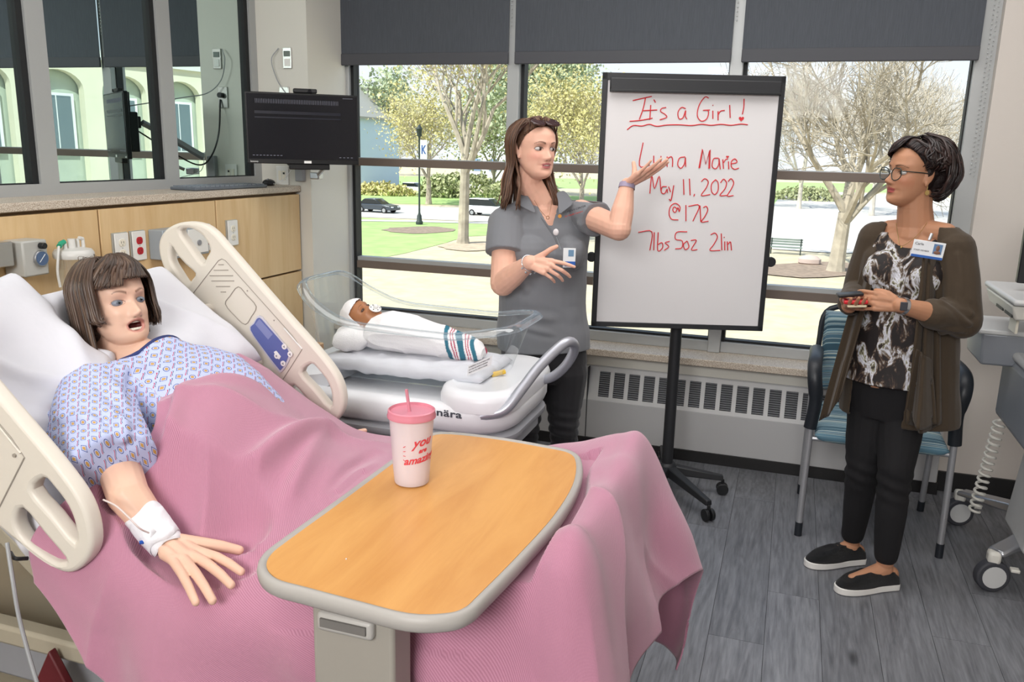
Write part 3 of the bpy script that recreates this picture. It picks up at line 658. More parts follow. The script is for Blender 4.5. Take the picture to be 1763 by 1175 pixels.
# side rails (traced in the rail plane)
RY = 2.12
def rail2(pts): return [(P(x, y, RY).x, P(x, y, RY).z) for x, y in pts]
def smooth2(pts, n=4): return [(v.x, v.y) for v in smoothline([(a, b, 0) for a, b in pts], n, True)]
outer = smooth2(rail2([(345, 383), (370, 395), (400, 428), (450, 486), (500, 543), (560, 611), (588, 652), (596, 690), (588, 716), (566, 733), (540, 728), (500, 702), (440, 656), (390, 612), (350, 575), (326, 545), (320, 512), (300, 482), (284, 452), (279, 420), (290, 396), (315, 383)]), 5)
h1 = smooth2(rail2([(301, 424), (310, 438), (325, 455), (341, 470), (336, 480), (327, 488), (312, 467), (301, 447)]), 3)
h2 = smooth2(rail2([(316, 397), (333, 393), (354, 405), (367, 428), (361, 442), (354, 452), (335, 427)]), 3)
h3 = smooth2(rail2([(524, 640), (540, 625), (553, 636), (568, 656), (575, 678), (573, 697), (548, 668)]), 3)
h4 = smooth2(rail2([(500, 674), (511, 662), (536, 690), (559, 716), (556, 721), (543, 721), (518, 706), (503, 690)]), 3)
def rail(Yc, inward, nm):
    r = inset_poly(outer, [h1, h2, h3, h4], .036, (0, Yc+(.018 if True else 0)-.018, 0), (1, 0, 0), (0, 0, 1), 'side_rail', m_ivory, bed, bevel=.010)
    r['label'] = nm; return r
r_far = rail(RY, -1, 'far cream side rail with blue control panel'); r_near = rail(1.165, 1, 'near cream side rail with two oval grips')
def on_rail(name, px, depth, m, r, front=-.0185, th=.003, label=None):
    pts = rail2(px); return MB().prism(pts, th, (0, RY+front, 0), (1, 0, 0), (0, 0, 1)).build(name, m, r, label=label)
def sm(px, n=4): return [(v.x, v.y) for v in smoothline([(a, b, 0) for a, b in px], n, True)]
yf = RY-.018
on_rail('control_panel', sm([(437, 566), (444, 553), (454, 541), (470, 557), (497, 590), (507, 603), (505, 618), (493, 637), (484, 634), (460, 601)], 3), 0, mat('panel_border', 'c9c6cf', .4), r_far, -.0195)
scr = on_rail('control_screen', sm([(440, 566), (446, 555), (454, 545), (468, 559), (495, 590), (504, 603), (502, 616), (492, 633), (486, 630), (463, 600)], 3), 0, m_blue, r_far, -.021, .004)
on_rail('screen_sheen', [(448, 556), (455, 547), (478, 573), (470, 582)], 0, mat('control_blue_sheen', '7f86b4', .3), scr, -.0215, .004)  # reflection on the screen, painted as a lighter blue quad
for (x, y) in ((490, 597), (500, 610), (477, 613), (488, 626)):
    q = P(x, y, yf-.0065); MB().tube([q, q-Vector((0, .003, 0))], .0085, 14).build('button', m_white, scr)
    MB().tube([q-Vector((0, .0032, 0)), q-Vector((0, .0038, 0))], .0045, 3).build('button_mark', m_grey, scr)
on_rail('bed_icon', [(480, 603), (484, 601), (492, 611), (489, 616), (484, 612)], 0, m_white, scr, -.0225, .004)
g = MB()
def groove(mb, pts, r=.0012, close=False, yy=None): mb.tube([P(x, y, yy or yf-.0008) for x, y in pts], r, 5, closed=close)
groove(g, smoothline([(375, 450), (388, 446), (400, 458), (505, 580), (521, 600), (500, 628), (480, 660), (470, 668)], 1) if False else [Vector((375, 450, 0)), Vector((388, 446, 0)), Vector((400, 458, 0)), Vector((505, 580, 0)), Vector((521, 600, 0)), Vector((478, 668, 0))] and [(325, 515), (376, 449), (382, 446), (388, 449), (505, 580), (520, 602), (478, 668)])
for i, (x0, x1, y) in enumerate(((376, 385, 456), (368, 393, 465.5), (361, 401, 475), (364, 403, 484), (372, 396, 493.5), (380, 389, 503))): groove(g, [(x0, y), (x1, y)], .0014)
groove(g, sm([(388, 524), (396, 510), (410, 494), (425, 509), (441, 528), (433, 545), (422, 559), (405, 545)], 3), .0016, True)
g.build('moulded_lines', m_line, r_far)
groove_ = MB(); groove_.tube([P(489, 565, yf-.001), P(520, 601, yf-.001)], .0022, 6); groove_.build('label_slot', m_white, r_far)
for (x, y) in ((426, 501), (472, 552)):
    q = P(x, y, yf); MB().tube([q, q-Vector((0, .002, 0))], .0022, 8).build('screw', m_line, r_far)
for (x, y) in ((341, 537), (427, 632)):
    q = P(x, y, RY-.07); MB().tube([q, q+Vector((0, .07, 0))], .017, 18).build('rail_pivot', m_ivory, r_far, bevel=.004)
# near rail: outside face grooves
g = MB()
gx, gz = P(478, 668, RY).x, P(478, 668, RY).z
def NR(x, y): p = P(x, y, RY); return Vector((p.x, 1.165-.0188, p.z))
g.tube([NR(x, y) for x, y in ((388, 449), (505, 580), (520, 602), (478, 668))], .0016, 5); g.build('moulded_lines', m_line, r_near)
q = NR(508, 600); MB().tube([q, q-Vector((0, .003, 0))], .004, 10).build('screw', m_line, r_near)
g = MB(); g.tube([NR(489, 565), NR(516, 597)], .003, 6); g.build('label_slot', m_ivory, r_near)

# under-blanket sheet, hanging cable
m_cable = mat('grey_cable', '9b9d9f', .5)
o = MB().tube(smoothline([P(12, 935, 1.13), P(22, 1000, 1.11), P(32, 1060, 1.10), P(50, 1130, 1.09), P(68, 1190, 1.08)], 6), .004, 8).build('bed_cable', m_cable); tag(o, 'thin grey cable hanging down beside the near bed rail', 'cable')
MB().tube(smoothline([P(18, 952, 1.15), P(26, 962, 1.13), P(48, 962, 1.15)], 6), .004, 8).build('cord_loop', m_black, bed)

# pillows
def pillow(name, label, c, w, h, t, R, seed, amp=.008, dent=None, grp=None):
    n = 40; V = []; 
    us = np.linspace(-1, 1, n); U, W = np.meshgrid(us, us, indexing='ij')
    e = np.clip((1-np.abs(U)**3.0)*(1-np.abs(W)**3.0), 0, 1)**.42
    pinch = 1-.07*(np.abs(U)**2)*(1-np.abs(W)**4)*0-.06*(1-np.abs(U)**2)*np.abs(W)**6
    X_ = U*w/2*(1-.06*(1-np.abs(W)**2)*np.abs(U)**4); Y_ = W*h/2*(1-.06*(1-np.abs(U)**2)*np.abs(W)**4)
    pts = []
    for s in (1, -1):
        q = np.stack([X_, Y_, s*t/2*e], -1).reshape(-1, 3)
        nz = vnoise(np.stack([q[:, 0]*9+q[:, 1]*4, q[:, 1]*5, q[:, 0]*0+s], 1), seed)*.6+vnoise(q*np.array([22, 14, 1.])+s, seed+1)*.25
        ridge = (1-np.abs(vnoise(np.stack([q[:, 0]*6-q[:, 1]*7, q[:, 1]*3+q[:, 0]*2, q[:, 0]*0], 1), seed+3)))**5
        q[:, 2] += s*(nz*amp+ridge*amp*1.6)*e.reshape(-1); pts.append(q)
    V = np.concatenate(pts)@np.array(R.transposed())+np.array(c)
    if dent is not None:
      for dc_, dr_ in (dent, ((-1.478, 1.655, 1.02), .115)):
        dc_ = np.array(dc_); nrm_ = np.array(R.col[2]); rel = V-dc_; hgt = rel@nrm_; lat = np.linalg.norm(rel-hgt[:, None]*nrm_, axis=1)
        lim_ = -np.sqrt(np.clip(dr_**2-np.minimum(lat, dr_)**2, 0, None)); soft = np.clip((dr_*1.25-lat)/(dr_*.5), 0, 1); V = V-nrm_*(np.clip(hgt-lim_, 0, None)*soft)[:, None]
    F = []
    for s in (0, 1):
        for i in range(n-1):
            for j in range(n-1):
                a = s*n*n+i*n+j; q = (a, a+n, a+n+1, a+1); F.append(q if s == 0 else q[::-1])
    me = bpy.data.meshes.new(name); me.from_pydata(V.tolist(), [], F)
    bm = bmesh.new(); bm.from_mesh(me); bmesh.ops.remove_doubles(bm, verts=bm.verts, dist=1e-5); bm.to_mesh(me); bm.free()
    o = mesh_obj(name, me, m_sheet, None, smooth=True, sharp=None)
    sm_ = o.modifiers.new('soft', 'SMOOTH'); sm_.factor = .5; sm_.iterations = 6
    tag(o, label, 'pillow', grp); return o
Rp = Matrix.Rotation(ang, 3, 'Y')      # local z -> up the mattress normal
s2 = slope(.60, .055)
pillow('pillow', 'white pillow directly behind the head of the patient dummy', (s2.x+.01, 1.80, s2.z-.005), .44, .54, .14, Rp @ rotm(0, 0, 3), 3, .017, (P(197, 524, 1.66), .128))
pillow('pillow', 'large white pillow at the near left edge of the bed', (-1.66, 1.385, 1.045), .50, .46, .15, Matrix.Rotation(ang+.08, 3, 'Y') @ rotm(6, 0, 8), 9, .020, (P(197, 524, 1.66), .135))
# white sheet over the mattress
def grid_obj(name, net, nu, nv, m, parent=None, disp=None, uvscale=(1, 1), thick=.0):
    """Catmull-Rom surface through a net of control points"""
    net = np.array(net, float)
    def cr(P0, n):
        m_ = P0.shape[0]; ts = np.linspace(0, m_-1, n); i = np.minimum(ts.astype(int), m_-2); t = (ts-i).reshape((-1,)+(1,)*(P0.ndim-1))
        g = lambda k: P0[np.clip(k, 0, m_-1)]
        p0 = np.where((i-1 < 0).reshape(t.shape), 2*g(i)-g(i+1), g(i-1)); p3 = np.where((i+2 > m_-1).reshape(t.shape), 2*g(i+1)-g(i), g(i+2)); p1 = g(i); p2 = g(i+1)
        return .5*(2*p1+(p2-p0)*t+(2*p0-5*p1+4*p2-p3)*t*t+(3*p1-p0-3*p2+p3)*t**3)
    S = cr(net, nu); S = cr(S.transpose(1, 0, 2), nv).transpose(1, 0, 2)
    if disp is not None:
        du = np.gradient(S, axis=0); dv = np.gradient(S, axis=1); N = np.cross(du, dv); N /= np.linalg.norm(N, axis=2)[..., None]+1e-9
        L1 = np.concatenate([[0], np.cumsum(np.linalg.norm(np.diff(S[:, nv//2], axis=0), axis=1))]); S = disp(S, N)
    V = S.reshape(-1, 3); F = [(i*nv+j, (i+1)*nv+j, (i+1)*nv+j+1, i*nv+j+1) for i in range(nu-1) for j in range(nv-1)]
    me = bpy.data.meshes.new(name); me.from_pydata(V.tolist(), [], F)
    uv = me.uv_layers.new(name='UVMap'); vi = np.empty(len(me.loops), np.int32); me.loops.foreach_get('vertex_index', vi)
    UV = np.stack([(vi//nv)/(nu-1)*uvscale[0], (vi % nv)/(nv-1)*uvscale[1]], 1).astype(np.float32); uv.data.foreach_set('uv', UV.ravel())
    o = mesh_obj(name, me, m, parent, smooth=True, sharp=None)
    if thick:
        s = o.modifiers.new('cloth_thickness', 'SOLIDIFY'); s.thickness = thick; s.offset = -1
    return o
shn = []
for (sx, zz) in ((.80, None), (.6, None), (.4, None), (.2, None), (.06, None)):
    p = slope(max(sx, 0), .012)
    x, z = (p.x, p.z) if zz is None else (hx-sx*1.0+ -0, zz)
    shn.append([(x, 2.10, z-.12), (x, 2.09, z-.02), (x, 2.0, z), (x, 1.65, z+.002), (x, 1.25, z), (x, 1.205, z-.02), (x, 1.20, z-.10), (x+.01, 1.20, z-.15)])
def shd(S, N):
    q = S.reshape(-1, 3); d = vnoise(q*np.array([14, 9, 14.]), 5)*.006+(1-np.abs(vnoise(q*np.array([7, 5, 7.]), 6)))**6*.008
    return S+N*np.sign(N[..., 2:3]+1e-3)*d.reshape(S.shape[:2])[..., None]
o = grid_obj('bed_sheet', shn, 90, 60, m_sheet, None, shd, thick=.002); tag(o, 'white fitted sheet on the mattress showing by the near rail', 'sheet')

# pink blanket
m_pink = mat('rose_pink_blanket', 'c07a94', .9, sheen=.35); nt, b = nodes(m_pink)
uvn = nt.nodes.new('ShaderNodeUVMap'); mp = nt.nodes.new('ShaderNodeMapping'); mp.inputs['Rotation'].default_value = (0, 0, math.radians(38)); nt.links.new(uvn.outputs[0], mp.inputs[0])
wv = nt.nodes.new('ShaderNodeTexWave'); wv.inputs['Scale'].default_value = 95; wv.inputs['Distortion'].default_value = .6; wv.inputs['Detail'].default_value = 1; wv.inputs['Detail Scale'].default_value = 3; nt.links.new(mp.outputs[0], wv.inputs['Vector'])
nn = nt.nodes.new('ShaderNodeTexNoise'); nn.inputs['Scale'].default_value = 240; nt.links.new(uvn.outputs[0], nn.inputs['Vector'])
ad = nt.nodes.new('ShaderNodeMath'); ad.operation = 'ADD'; nt.links.new(wv.outputs['Fac'], ad.inputs[0]); nt.links.new(nn.outputs['Fac'], ad.inputs[1])
bp = nt.nodes.new('ShaderNodeBump'); bp.inputs['Strength'].default_value = .3; bp.inputs['Distance'].default_value = .0016; nt.links.new(ad.outputs[0], bp.inputs['Height']); nt.links.new(bp.outputs[0], b.inputs['Normal'])
r = nt.nodes.new('ShaderNodeValToRGB'); nt.links.new(wv.outputs['Fac'], r.inputs[0]); r.color_ramp.elements[0].color = (*srgb('aa7188'), 1); r.color_ramp.elements[1].color = (*srgb('bf879d'), 1); nt.links.new(r.outputs[0], b.inputs['Base Color'])
NET = [
 [(-1.44, 2.105, .80), (-1.46, 2.07, .90), tuple(P(376, 599, 1.95)), tuple(P(330, 622, 1.76)), tuple(P(287, 665, 1.56)), tuple(P(250, 760, 1.36)), (-1.345, 1.215, .865), (-1.39, 1.165, .79), (-1.385, 1.155, .70)],
 [(-1.32, 2.115, .62), (-1.32, 2.09, .76), (-1.36, 2.0, .88), (-1.32, 1.8, .985), (-1.24, 1.58, 1.01), (-1.17, 1.40, .955), (-1.23, 1.215, .825), (-1.265, 1.15, .70), (-1.275, 1.135, .60)],
 [(-1.12, 2.13, .5), (-1.12, 2.11, .64), (-1.17, 2.03, .765), (-1.14, 1.85, .85), (-1.10, 1.62, .92), (-1.07, 1.40, .875), (-1.10, 1.19, .755), (-1.12, 1.13, .62), (-1.135, 1.12, .46)],
 [(-.95, 2.15, .42), (-.95, 2.13, .60), (-.96, 2.05, .742), (-.95, 1.86, .795), (-.94, 1.62, .845), (-.93, 1.40, .80), (-.96, 1.175, .733), (-.98, 1.12, .58), (-.99, 1.11, .38)],
 [(-.72, 2.16, .38), (-.72, 2.14, .58), (-.72, 2.06, .748), (-.72, 1.86, .79), (-.72, 1.62, .81), (-.72, 1.42, .79), (-.73, 1.23, .73), (-.73, 1.20, .56), (-.73, 1.195, .32)],
 [(-.52, 2.17, .36), (-.52, 2.15, .60), (-.51, 2.06, .79), (-.51, 1.86, .80), (-.51, 1.62, .805), (-.51, 1.42, .80), (-.52, 1.26, .76), (-.53, 1.18, .50), (-.53, 1.16, .14)],
 [(-.38, 2.18, .22), (-.37, 2.16, .62), (-.37, 2.055, .850), (-.37, 1.86, .850), (-.37, 1.65, .850), (-.37, 1.46, .856), (-.37, 1.325, .858), (-.39, 1.20, .55), (-.40, 1.13, .12)],
 [(-.28, 2.17, .20), (-.28, 2.15, .56), (-.305, 2.05, .845), (-.31, 1.86, .846), (-.31, 1.65, .846), (-.31, 1.46, .852), (-.305, 1.335, .862), (-.29, 1.21, .55), (-.28, 1.15, .10)],
 [(-.225, 2.14, .19), (-.205, 2.17, .44), (-.235, 2.075, .68), (-.27, 1.86, .68), (-.27, 1.65, .68), (-.255, 1.46, .67), (-.235, 1.33, .64), (-.215, 1.26, .38), (-.20, 1.21, .10)],
 [(-.190, 2.06, .205), (-.180, 2.13, .33), (-.155, 2.06, .505), (-.215, 1.86, .515), (-.245, 1.68, .50), (-.215, 1.55, .44), (-.195, 1.40, .30), (-.18, 1.32, .18), (-.17, 1.25, .06)],
]
def F2(x, y, z=.86): v = PZ(x, y, z); return (v.x, v.y)
CRE = [(F2(600, 765, .80), F2(365, 895, .82), .030, .026), (F2(365, 895, .82), F2(330, 1000, .78), .03, .016), (F2(470, 680, .95), F2(300, 700, .98), .03, .012), (F2(330, 700, .96), F2(250, 860, .90), .022, .020),
       (F2(560, 790, .82), F2(440, 930, .82), .028, .016), (F2(430, 1000, .76), F2(250, 1100, .68), .035, .014), (F2(650, 790, .80), F2(560, 860, .82), .02, -.010), (F2(260, 690, .97), F2(420, 640, .98), .02, .012)]
_w3 = tuple(PZ(284, 934, .79)); ARM = [(tuple(P(220, 852, 1.26)), _w3, .042), (_w3, tuple(PZ(340, 985, .775)), .045)]+[(tuple(PZ(325, 965, .775)), tuple(PZ(x, y, .758)), .014) for x, y in ((412, 948), (415, 985), (398, 1008), (366, 1035), (337, 1038))]
def arm_dist(q):
    best = np.full(len(q), 9.)
    for (a, b_, r_) in ARM:
        a = np.array(a)[:2]; ab = np.array(b_)[:2]-a; t = np.clip(((q[:, :2]-a)@ab)/(ab@ab), 0, 1); best = np.minimum(best, np.linalg.norm(q[:, :2]-a-t[:, None]*ab, axis=1))
    return best
def bdisp(S, N):
    q = S.reshape(-1, 3); up = np.where(N[..., 2:3].mean() > 0, 1, -1); n = N*up
    d = vnoise(q*np.array([4.5, 4.5, 4.5]), 11)*.012+vnoise(q*np.array([9., 7., 6.]), 12)*.006+((1-np.abs(vnoise(np.stack([q[:, 0]*3.2+q[:, 1]*3.5, q[:, 1]*2.5-q[:, 0]*3, q[:, 2]*2], 1), 14)))**4)*.022
    near = np.clip((1.30-q[:, 1])/.1, 0, 1)*np.clip((.78-q[:, 2])/.15, 0, 1)      # near side: vertical folds
    d += near*(np.sin(q[:, 0]*21+q[:, 2]*9+vnoise(q*5, 3)*1.5)*.020)
    foot = np.clip((q[:, 0]+.33)/.08, 0, 1)*np.clip((.84-q[:, 2])/.25, 0, 1)
    d += foot*(np.sin(q[:, 1]*17+q[:, 2]*5+1.2)*.022+vnoise(q*np.array([3, 9, 3.]), 8)*.010)
    d *= 1-.75*np.clip(1-(arm_dist(q)-.05)/.10, 0, 1)
    for (a, b_, w_, am) in CRE:
        a = np.array(a); b2 = np.array(b_); L = np.linalg.norm(b2-a); t = (b2-a)/L; rel = q[:, :2]-a; s = rel@t; p = rel@np.array([-t[1], t[0]]); fall = np.sin(np.clip(s/L, 0, 1)*math.pi)**.8
        d += fall*am*1.5*np.exp(-np.where(p > 0, p/w_, p/(w_*.5))**2)*np.clip((q[:, 2]-.6)/.1, 0, 1)*np.clip((arm_dist(q)-.06)/.08, 0, 1)
    under = np.clip((q[:, 0]+.98)/.12, 0, 1)*np.clip((-.34-q[:, 0])/.06, 0, 1)*np.clip((1.98-q[:, 1])/.08, 0, 1)*(q[:, 2] > .7); d = d*(1-under)+np.minimum(d, .012)*under
    out = (S+n*d.reshape(S.shape[:2])[..., None]).reshape(-1, 3)
    for (a, b_, r_) in ARM:      # the cloth lies under the resting arm and hand
        a = np.array(a); ab = np.array(b_)-a; t = np.clip(((out-a)[:, :2]@ab[:2])/(ab[:2]@ab[:2]), 0, 1); c = a+t[:, None]*ab; dx = np.linalg.norm((out-c)[:, :2], axis=1)
        lim = c[:, 2]-r_*.72-.004+np.clip(dx-r_*.8, 0, None)*.8+np.clip(dx-.05, 0, None)*1.0; out[:, 2] = np.where((dx < .30) & (out[:, 2] > lim), lim, out[:, 2])
    ed_ = np.array([tuple(PZ(x, y, .875))[:2] for x, y in ((1003, 790), (998, 835), (965, 890), (905, 958), (840, 1025), (800, 1058))])
    xt = np.interp(out[:, 1], ed_[::-1, 1], ed_[::-1, 0]); lim = .828+np.clip(out[:, 0]-xt-.012, 0, None)*3.5
    inr = (out[:, 1] > 1.06) & (out[:, 1] < 1.93) & (out[:, 0] > -.9) & (out[:, 0] < -.30) & (out[:, 2] > lim); out[:, 2] = np.where(inr, lim, out[:, 2])
    return out.reshape(S.shape)
bl = grid_obj('pink_blanket', NET, 260, 220, m_pink, None, bdisp, uvscale=(1.35, 2.0), thick=-.004)
tag(bl, 'rose pink woven blanket draped over the bed, its foot end and near side', 'blanket')
# white pad peeping out under the hem on the near side
pn = [[(-1.36, 1.215, .70), (-1.372, 1.185, .655), (-1.37, 1.18, .648)], [(-1.24, 1.215, .60), (-1.262, 1.17, .575), (-1.26, 1.165, .567)], [(-1.16, 1.20, .54), (-1.176, 1.165, .513), (-1.173, 1.16, .503)], [(-1.13, 1.21, .52), (-1.13, 1.18, .49), (-1.128, 1.178, .48)]]
o = grid_obj('underpad', pn, 30, 10, m_sheet, None, thick=.006); tag(o, 'white pad peeping out beneath the pink blanket hem at lower left', 'bed pad')

# ================================================================== overbed table
m_rim = mat('warm_grey_moulding', 'a9a5a0', .45); m_col = mat('grey_putty_column', '9a958c', .45)
zt = .875
def TP(pts): return [(PZ(x, y, zt).x, PZ(x, y, zt).y) for x, y in pts]
out2 = smooth2(TP([(443, 978), (452, 952), (490, 922), (580, 858), (680, 785), (722, 755), (760, 743), (850, 751), (940, 766), (988, 777), (1003, 796), (998, 835), (965, 890), (905, 958), (840, 1025), (810, 1052), (770, 1064), (700, 1064), (610, 1042), (520, 1018), (465, 1002)]), 4)
cxm = sum(p[0] for p in out2)/len(out2); cym = sum(p[1] for p in out2)/len(out2)
def shrink(poly, d):
    n = len(poly); out = []
    for i in range(n):
        ax, ay = poly[i-1]; bx_, by = poly[(i+1) % n]; tx, ty = bx_-ax, by-ay; L = math.hypot(tx, ty); nx, ny = -ty/L, tx/L
        if (cxm-poly[i][0])*nx+(cym-poly[i][1])*ny < 0: nx, ny = -nx, -ny
        out.append((poly[i][0]+nx*d, poly[i][1]+ny*d))
    return out
tb = thing('overbed_table', 'wheeled overbed table with honey wood top and grey rim across the bed', 'table', (-.63, 1.13, 0))
rings = []
for (d, z) in ((.008, -.030), (.001, -.024), (-.001, -.012), (.001, -.003), (.006, .001), (.013, 0), (.016, -.004), (.03, -.006)):
    rings.append([(x, y, zt+z) for x, y in shrink(out2, d)])
MB().loft(rings, cap=True).build('rim', m_rim, tb, smooth=True, sharp=60)
MB().prism(shrink(out2, .0155), .004, (0, 0, zt-.0062)).build('tabletop', m_table_wood, tb, smooth=False)
MB().bx(-.705, -.553, 1.095, 1.165, .07, .846).build('column', m_col, tb, bevel=.008, seg=3)
o = MB().bx(-.688, -.584, 1.08, 1.10, .790, .825).build('handle', mat('grey_handle', 'b1aea9', .4), tb, bevel=.008, seg=3)
MB().bx(-.678, -.594, 1.076, 1.081, .802, .817).build('grip_slot', mat('dark_slot', '6f6c68', .7), o)
MB().bx(-.78, -.48, 1.3, 1.7, .835, .846).build('top_bracket', m_col, tb, bevel=.004)
MB().bx(-.70, -.55, 1.10, 1.5, .825, .846).build('top_arm', m_col, tb, bevel=.004)
for x in (-.72, -.54): MB().bx(x-.02, x+.02, 1.0, 1.75, .055, .095).build('base_leg', m_col, tb, bevel=.008)
MB().bx(-.74, -.52, 1.06, 1.2, .055, .1).build('base_block', m_col, tb, bevel=.008)
for x in (-.72, -.54):
    for y in (1.02, 1.72): MB().tube([(x-.012, y, .028), (x+.012, y, .028)], .028, 14).build('caster', m_black, tb, bevel=.004)
# cup
c = PZ(709, 829, zt); cup = thing('tumbler', 'frosted plastic tumbler with pink lid, straw and red script on the overbed table', 'cup', c)
m_frost = mat('frosted_plastic', 'f0e6ec', .35, alpha=.62); m_pl = mat('pink_lid', 'dd8b9c', .25, alpha=.9); m_liq = mat('milky_water', 'f0e6ec', .3, alpha=.6)
z0 = c.z
MB().lathe([(.0, .001), (.036, .001), (.0375, .005), (.0395, .03), (.0475, .148), (.0455, .148), (.0375, .03), (.035, .006), (0, .006)], (c.x, c.y, z0), 40, closed=False).build('cup_body', m_frost, cup)
MB().lathe([(0, .147), (.046, .147), (.0515, .147), (.052, .151), (.0505, .155), (.050, .162), (.047, .164), (.046, .1585), (0, .1575)], (c.x, c.y, z0), 40).build('lid', m_pl, cup)
MB().tube([(c.x+.008, c.y, z0+.02), (c.x-.006, c.y+.0, z0+.165), (c.x-.012, c.y, z0+.205)], .0035, 10).build('straw', mat('pink_straw', 'd98c9c', .3, alpha=.85), cup)
m_red = mat('red_script', 'd8454f', .5)
def cup_text(body, size, dx, dz, bold=.0006):
    cu = bpy.data.curves.new('t', 'FONT'); cu.body = body; cu.size = size; cu.align_x = 'CENTER'; cu.shear = .35; cu.offset = bold; cu.resolution_u = 3; cu.extrude = .0002
    t = bpy.data.objects.new('tmp', cu); COL.objects.link(t); dg = bpy.context.evaluated_depsgraph_get(); me = bpy.data.meshes.new_from_object(t.evaluated_get(dg)); bpy.data.objects.remove(t)
    a = get_co(me); th0 = math.atan2(-c.y, -c.x)-math.radians(-26); h = dz+a[:, 1]+(a[:, 0]+dx)*.12; R_ = .0375+(.0475-.0375)*(h-.005)/.143+.0006+a[:, 2]
    th = th0+(a[:, 0]+dx)/.043; a2 = np.stack([c.x+R_*np.cos(th), c.y+R_*np.sin(th), z0+h], 1); set_co(me, a2); me.materials.clear()
    return mesh_obj('lettering', me, m_red, cup, True, False)
cup_text('you', .028, .003, .094); cup_text('are', .014, .004, .079); cup_text('amazing', .0235, .0, .057)
tk = MB()
for k in range(4):
    th0 = math.atan2(-c.y, -c.x)-math.radians(-26)-.75+.0*k; h = .065+.009*k; R_ = .0445
    tk.tube([(c.x+R_*math.cos(th0-.12-.05*k*0), c.y+R_*math.sin(th0-.12), z0+h), (c.x+R_*math.cos(th0+.0), c.y+R_*math.sin(th0+.0), z0+h-.003+.002*k)], .0007, 4)
tk.build('rays', m_red, cup)
cr = MB().ball(PZ(596, 962, zt)+Vector((0, 0, -.001)), .0015, n=8).build('crumb', m_white); tag(cr, 'tiny white crumb on the near half of the overbed tabletop', 'crumb')
# ================================================================== bassinet
m_clear = mat('clear_acrylic', 'ffffff', .03, alpha=1)
def clear_mat(name, edge=(.80, .86, .9), k=1.0, base=.05):
    m = bpy.data.materials.new(name); m.use_nodes = True; nt = m.node_tree; nt.nodes.clear()
    out = nt.nodes.new('ShaderNodeOutputMaterial'); t = nt.nodes.new('ShaderNodeBsdfTransparent'); g = nt.nodes.new('ShaderNodeBsdfGlossy'); d = nt.nodes.new('ShaderNodeBsdfDiffuse')
    g.inputs['Roughness'].default_value = .03; t.inputs[0].default_value = (.97, .985, .985, 1); d.inputs[0].default_value = (*edge, 1)
    lw = nt.nodes.new('ShaderNodeLayerWeight'); lw.inputs[0].default_value = .35; pw = nt.nodes.new('ShaderNodeMath'); pw.operation = 'POWER'; pw.inputs[1].default_value = 2.2; nt.links.new(lw.outputs['Facing'], pw.inputs[0])
    mu = nt.nodes.new('ShaderNodeMath'); mu.operation = 'MULTIPLY_ADD'; mu.inputs[1].default_value = .55*k; mu.inputs[2].default_value = base; nt.links.new(pw.outputs[0], mu.inputs[0])
    mx0 = nt.nodes.new('ShaderNodeMixShader'); mx0.inputs[0].default_value = .25; nt.links.new(g.outputs[0], mx0.inputs[1]); nt.links.new(d.outputs[0], mx0.inputs[2])
    mx = nt.nodes.new('ShaderNodeMixShader'); nt.links.new(mu.outputs[0], mx.inputs[0]); nt.links.new(t.outputs[0], mx.inputs[1]); nt.links.new(mx0.outputs[0], mx.inputs[2]); nt.links.new(mx.outputs[0], out.inputs[0]); return m
m_clear = clear_mat('clear_acrylic', (.72, .82, .9), k=1.25, base=.035); m_clear_rim = clear_mat('clear_acrylic_rim', (.55, .70, .85), 1.4, .22)
m_wp = mat('white_shell', 'e3e4e8', .35); m_gp = mat('grey_shell', 'a5a7ad', .4); m_lav = mat('lavender_grey_bar', 'a9a5bd', .4)
bs = thing('bassinet', 'hospital bassinet with clear acrylic tub on a white wheeled base', 'bassinet', (-1.25, 2.7, 0))
# base shell: rounded tray with raised right end
def ring(poly, z): return [(x, y, z) for x, y in poly]
def trayp(d): return [(x-1.235, y+2.70) for x, y in rrect(.86-2*d, .60-2*d, .16-d, 7)]
t_ = MB(); t_.loft([ring(trayp(.04), .655), ring(trayp(.01), .675), ring(trayp(0), .70), ring(trayp(.0), .735), ring(trayp(.012), .752), ring(trayp(.04), .757), ring(trayp(.07), .75), ring(trayp(.075), .735)]); t_.build('base_shell', m_wp, bs, sharp=50)
e_ = MB(); pe = rrect(.27, .60, .12, 6)
def endp(d): return [(x*(1-d*5)-.94, y*(1-d*3)+2.70) for x, y in pe]
e_.loft([ring(endp(0), .74), ring(endp(0), .775), ring(endp(.012), .80), ring(endp(.04), .808), ring(endp(.06), .80)]); e_.build('raised_end', m_wp, bs, sharp=50)
pe2 = rrect(.2, .52, .09, 6)
MB().loft([ring([(x*.9-1.60, y+2.70) for x, y in pe2], .74), ring([(x*.9-1.60, y+2.70) for x, y in pe2], .79), ring([(x*.75-1.60, y*.93+2.70) for x, y in pe2], .80)]).build('raised_end', m_wp, bs, sharp=50)
MB().loft([ring(trayp(.02), .615), ring(trayp(.005), .63), ring(trayp(.005), .648), ring(trayp(.02), .655)]).build('lower_rim', m_gp, bs, sharp=50)
MB().loft([ring(trayp(.05), .56), ring(trayp(.03), .575), ring(trayp(.03), .61)]).build('shelf_pan', m_gp, bs, sharp=50)
MB().bx(-1.45, -.95, 2.52, 2.9, .15, .56).build('pedestal', m_gp, bs, bevel=.03)
MB().bx(-1.40, -1.0, 2.515, 2.519, .2, .52).build('drawer_front', mat('dark_shelf', '4b4d55', .5), bs, bevel=.004)
MB().bx(-1.66, -.84, 2.44, 2.47, .12, .17).bx(-1.66, -.84, 2.93, 2.96, .12, .17).bx(-1.30, -1.2, 2.44, 2.96, .12, .17).build('foot_frame', m_gp, bs, bevel=.01)
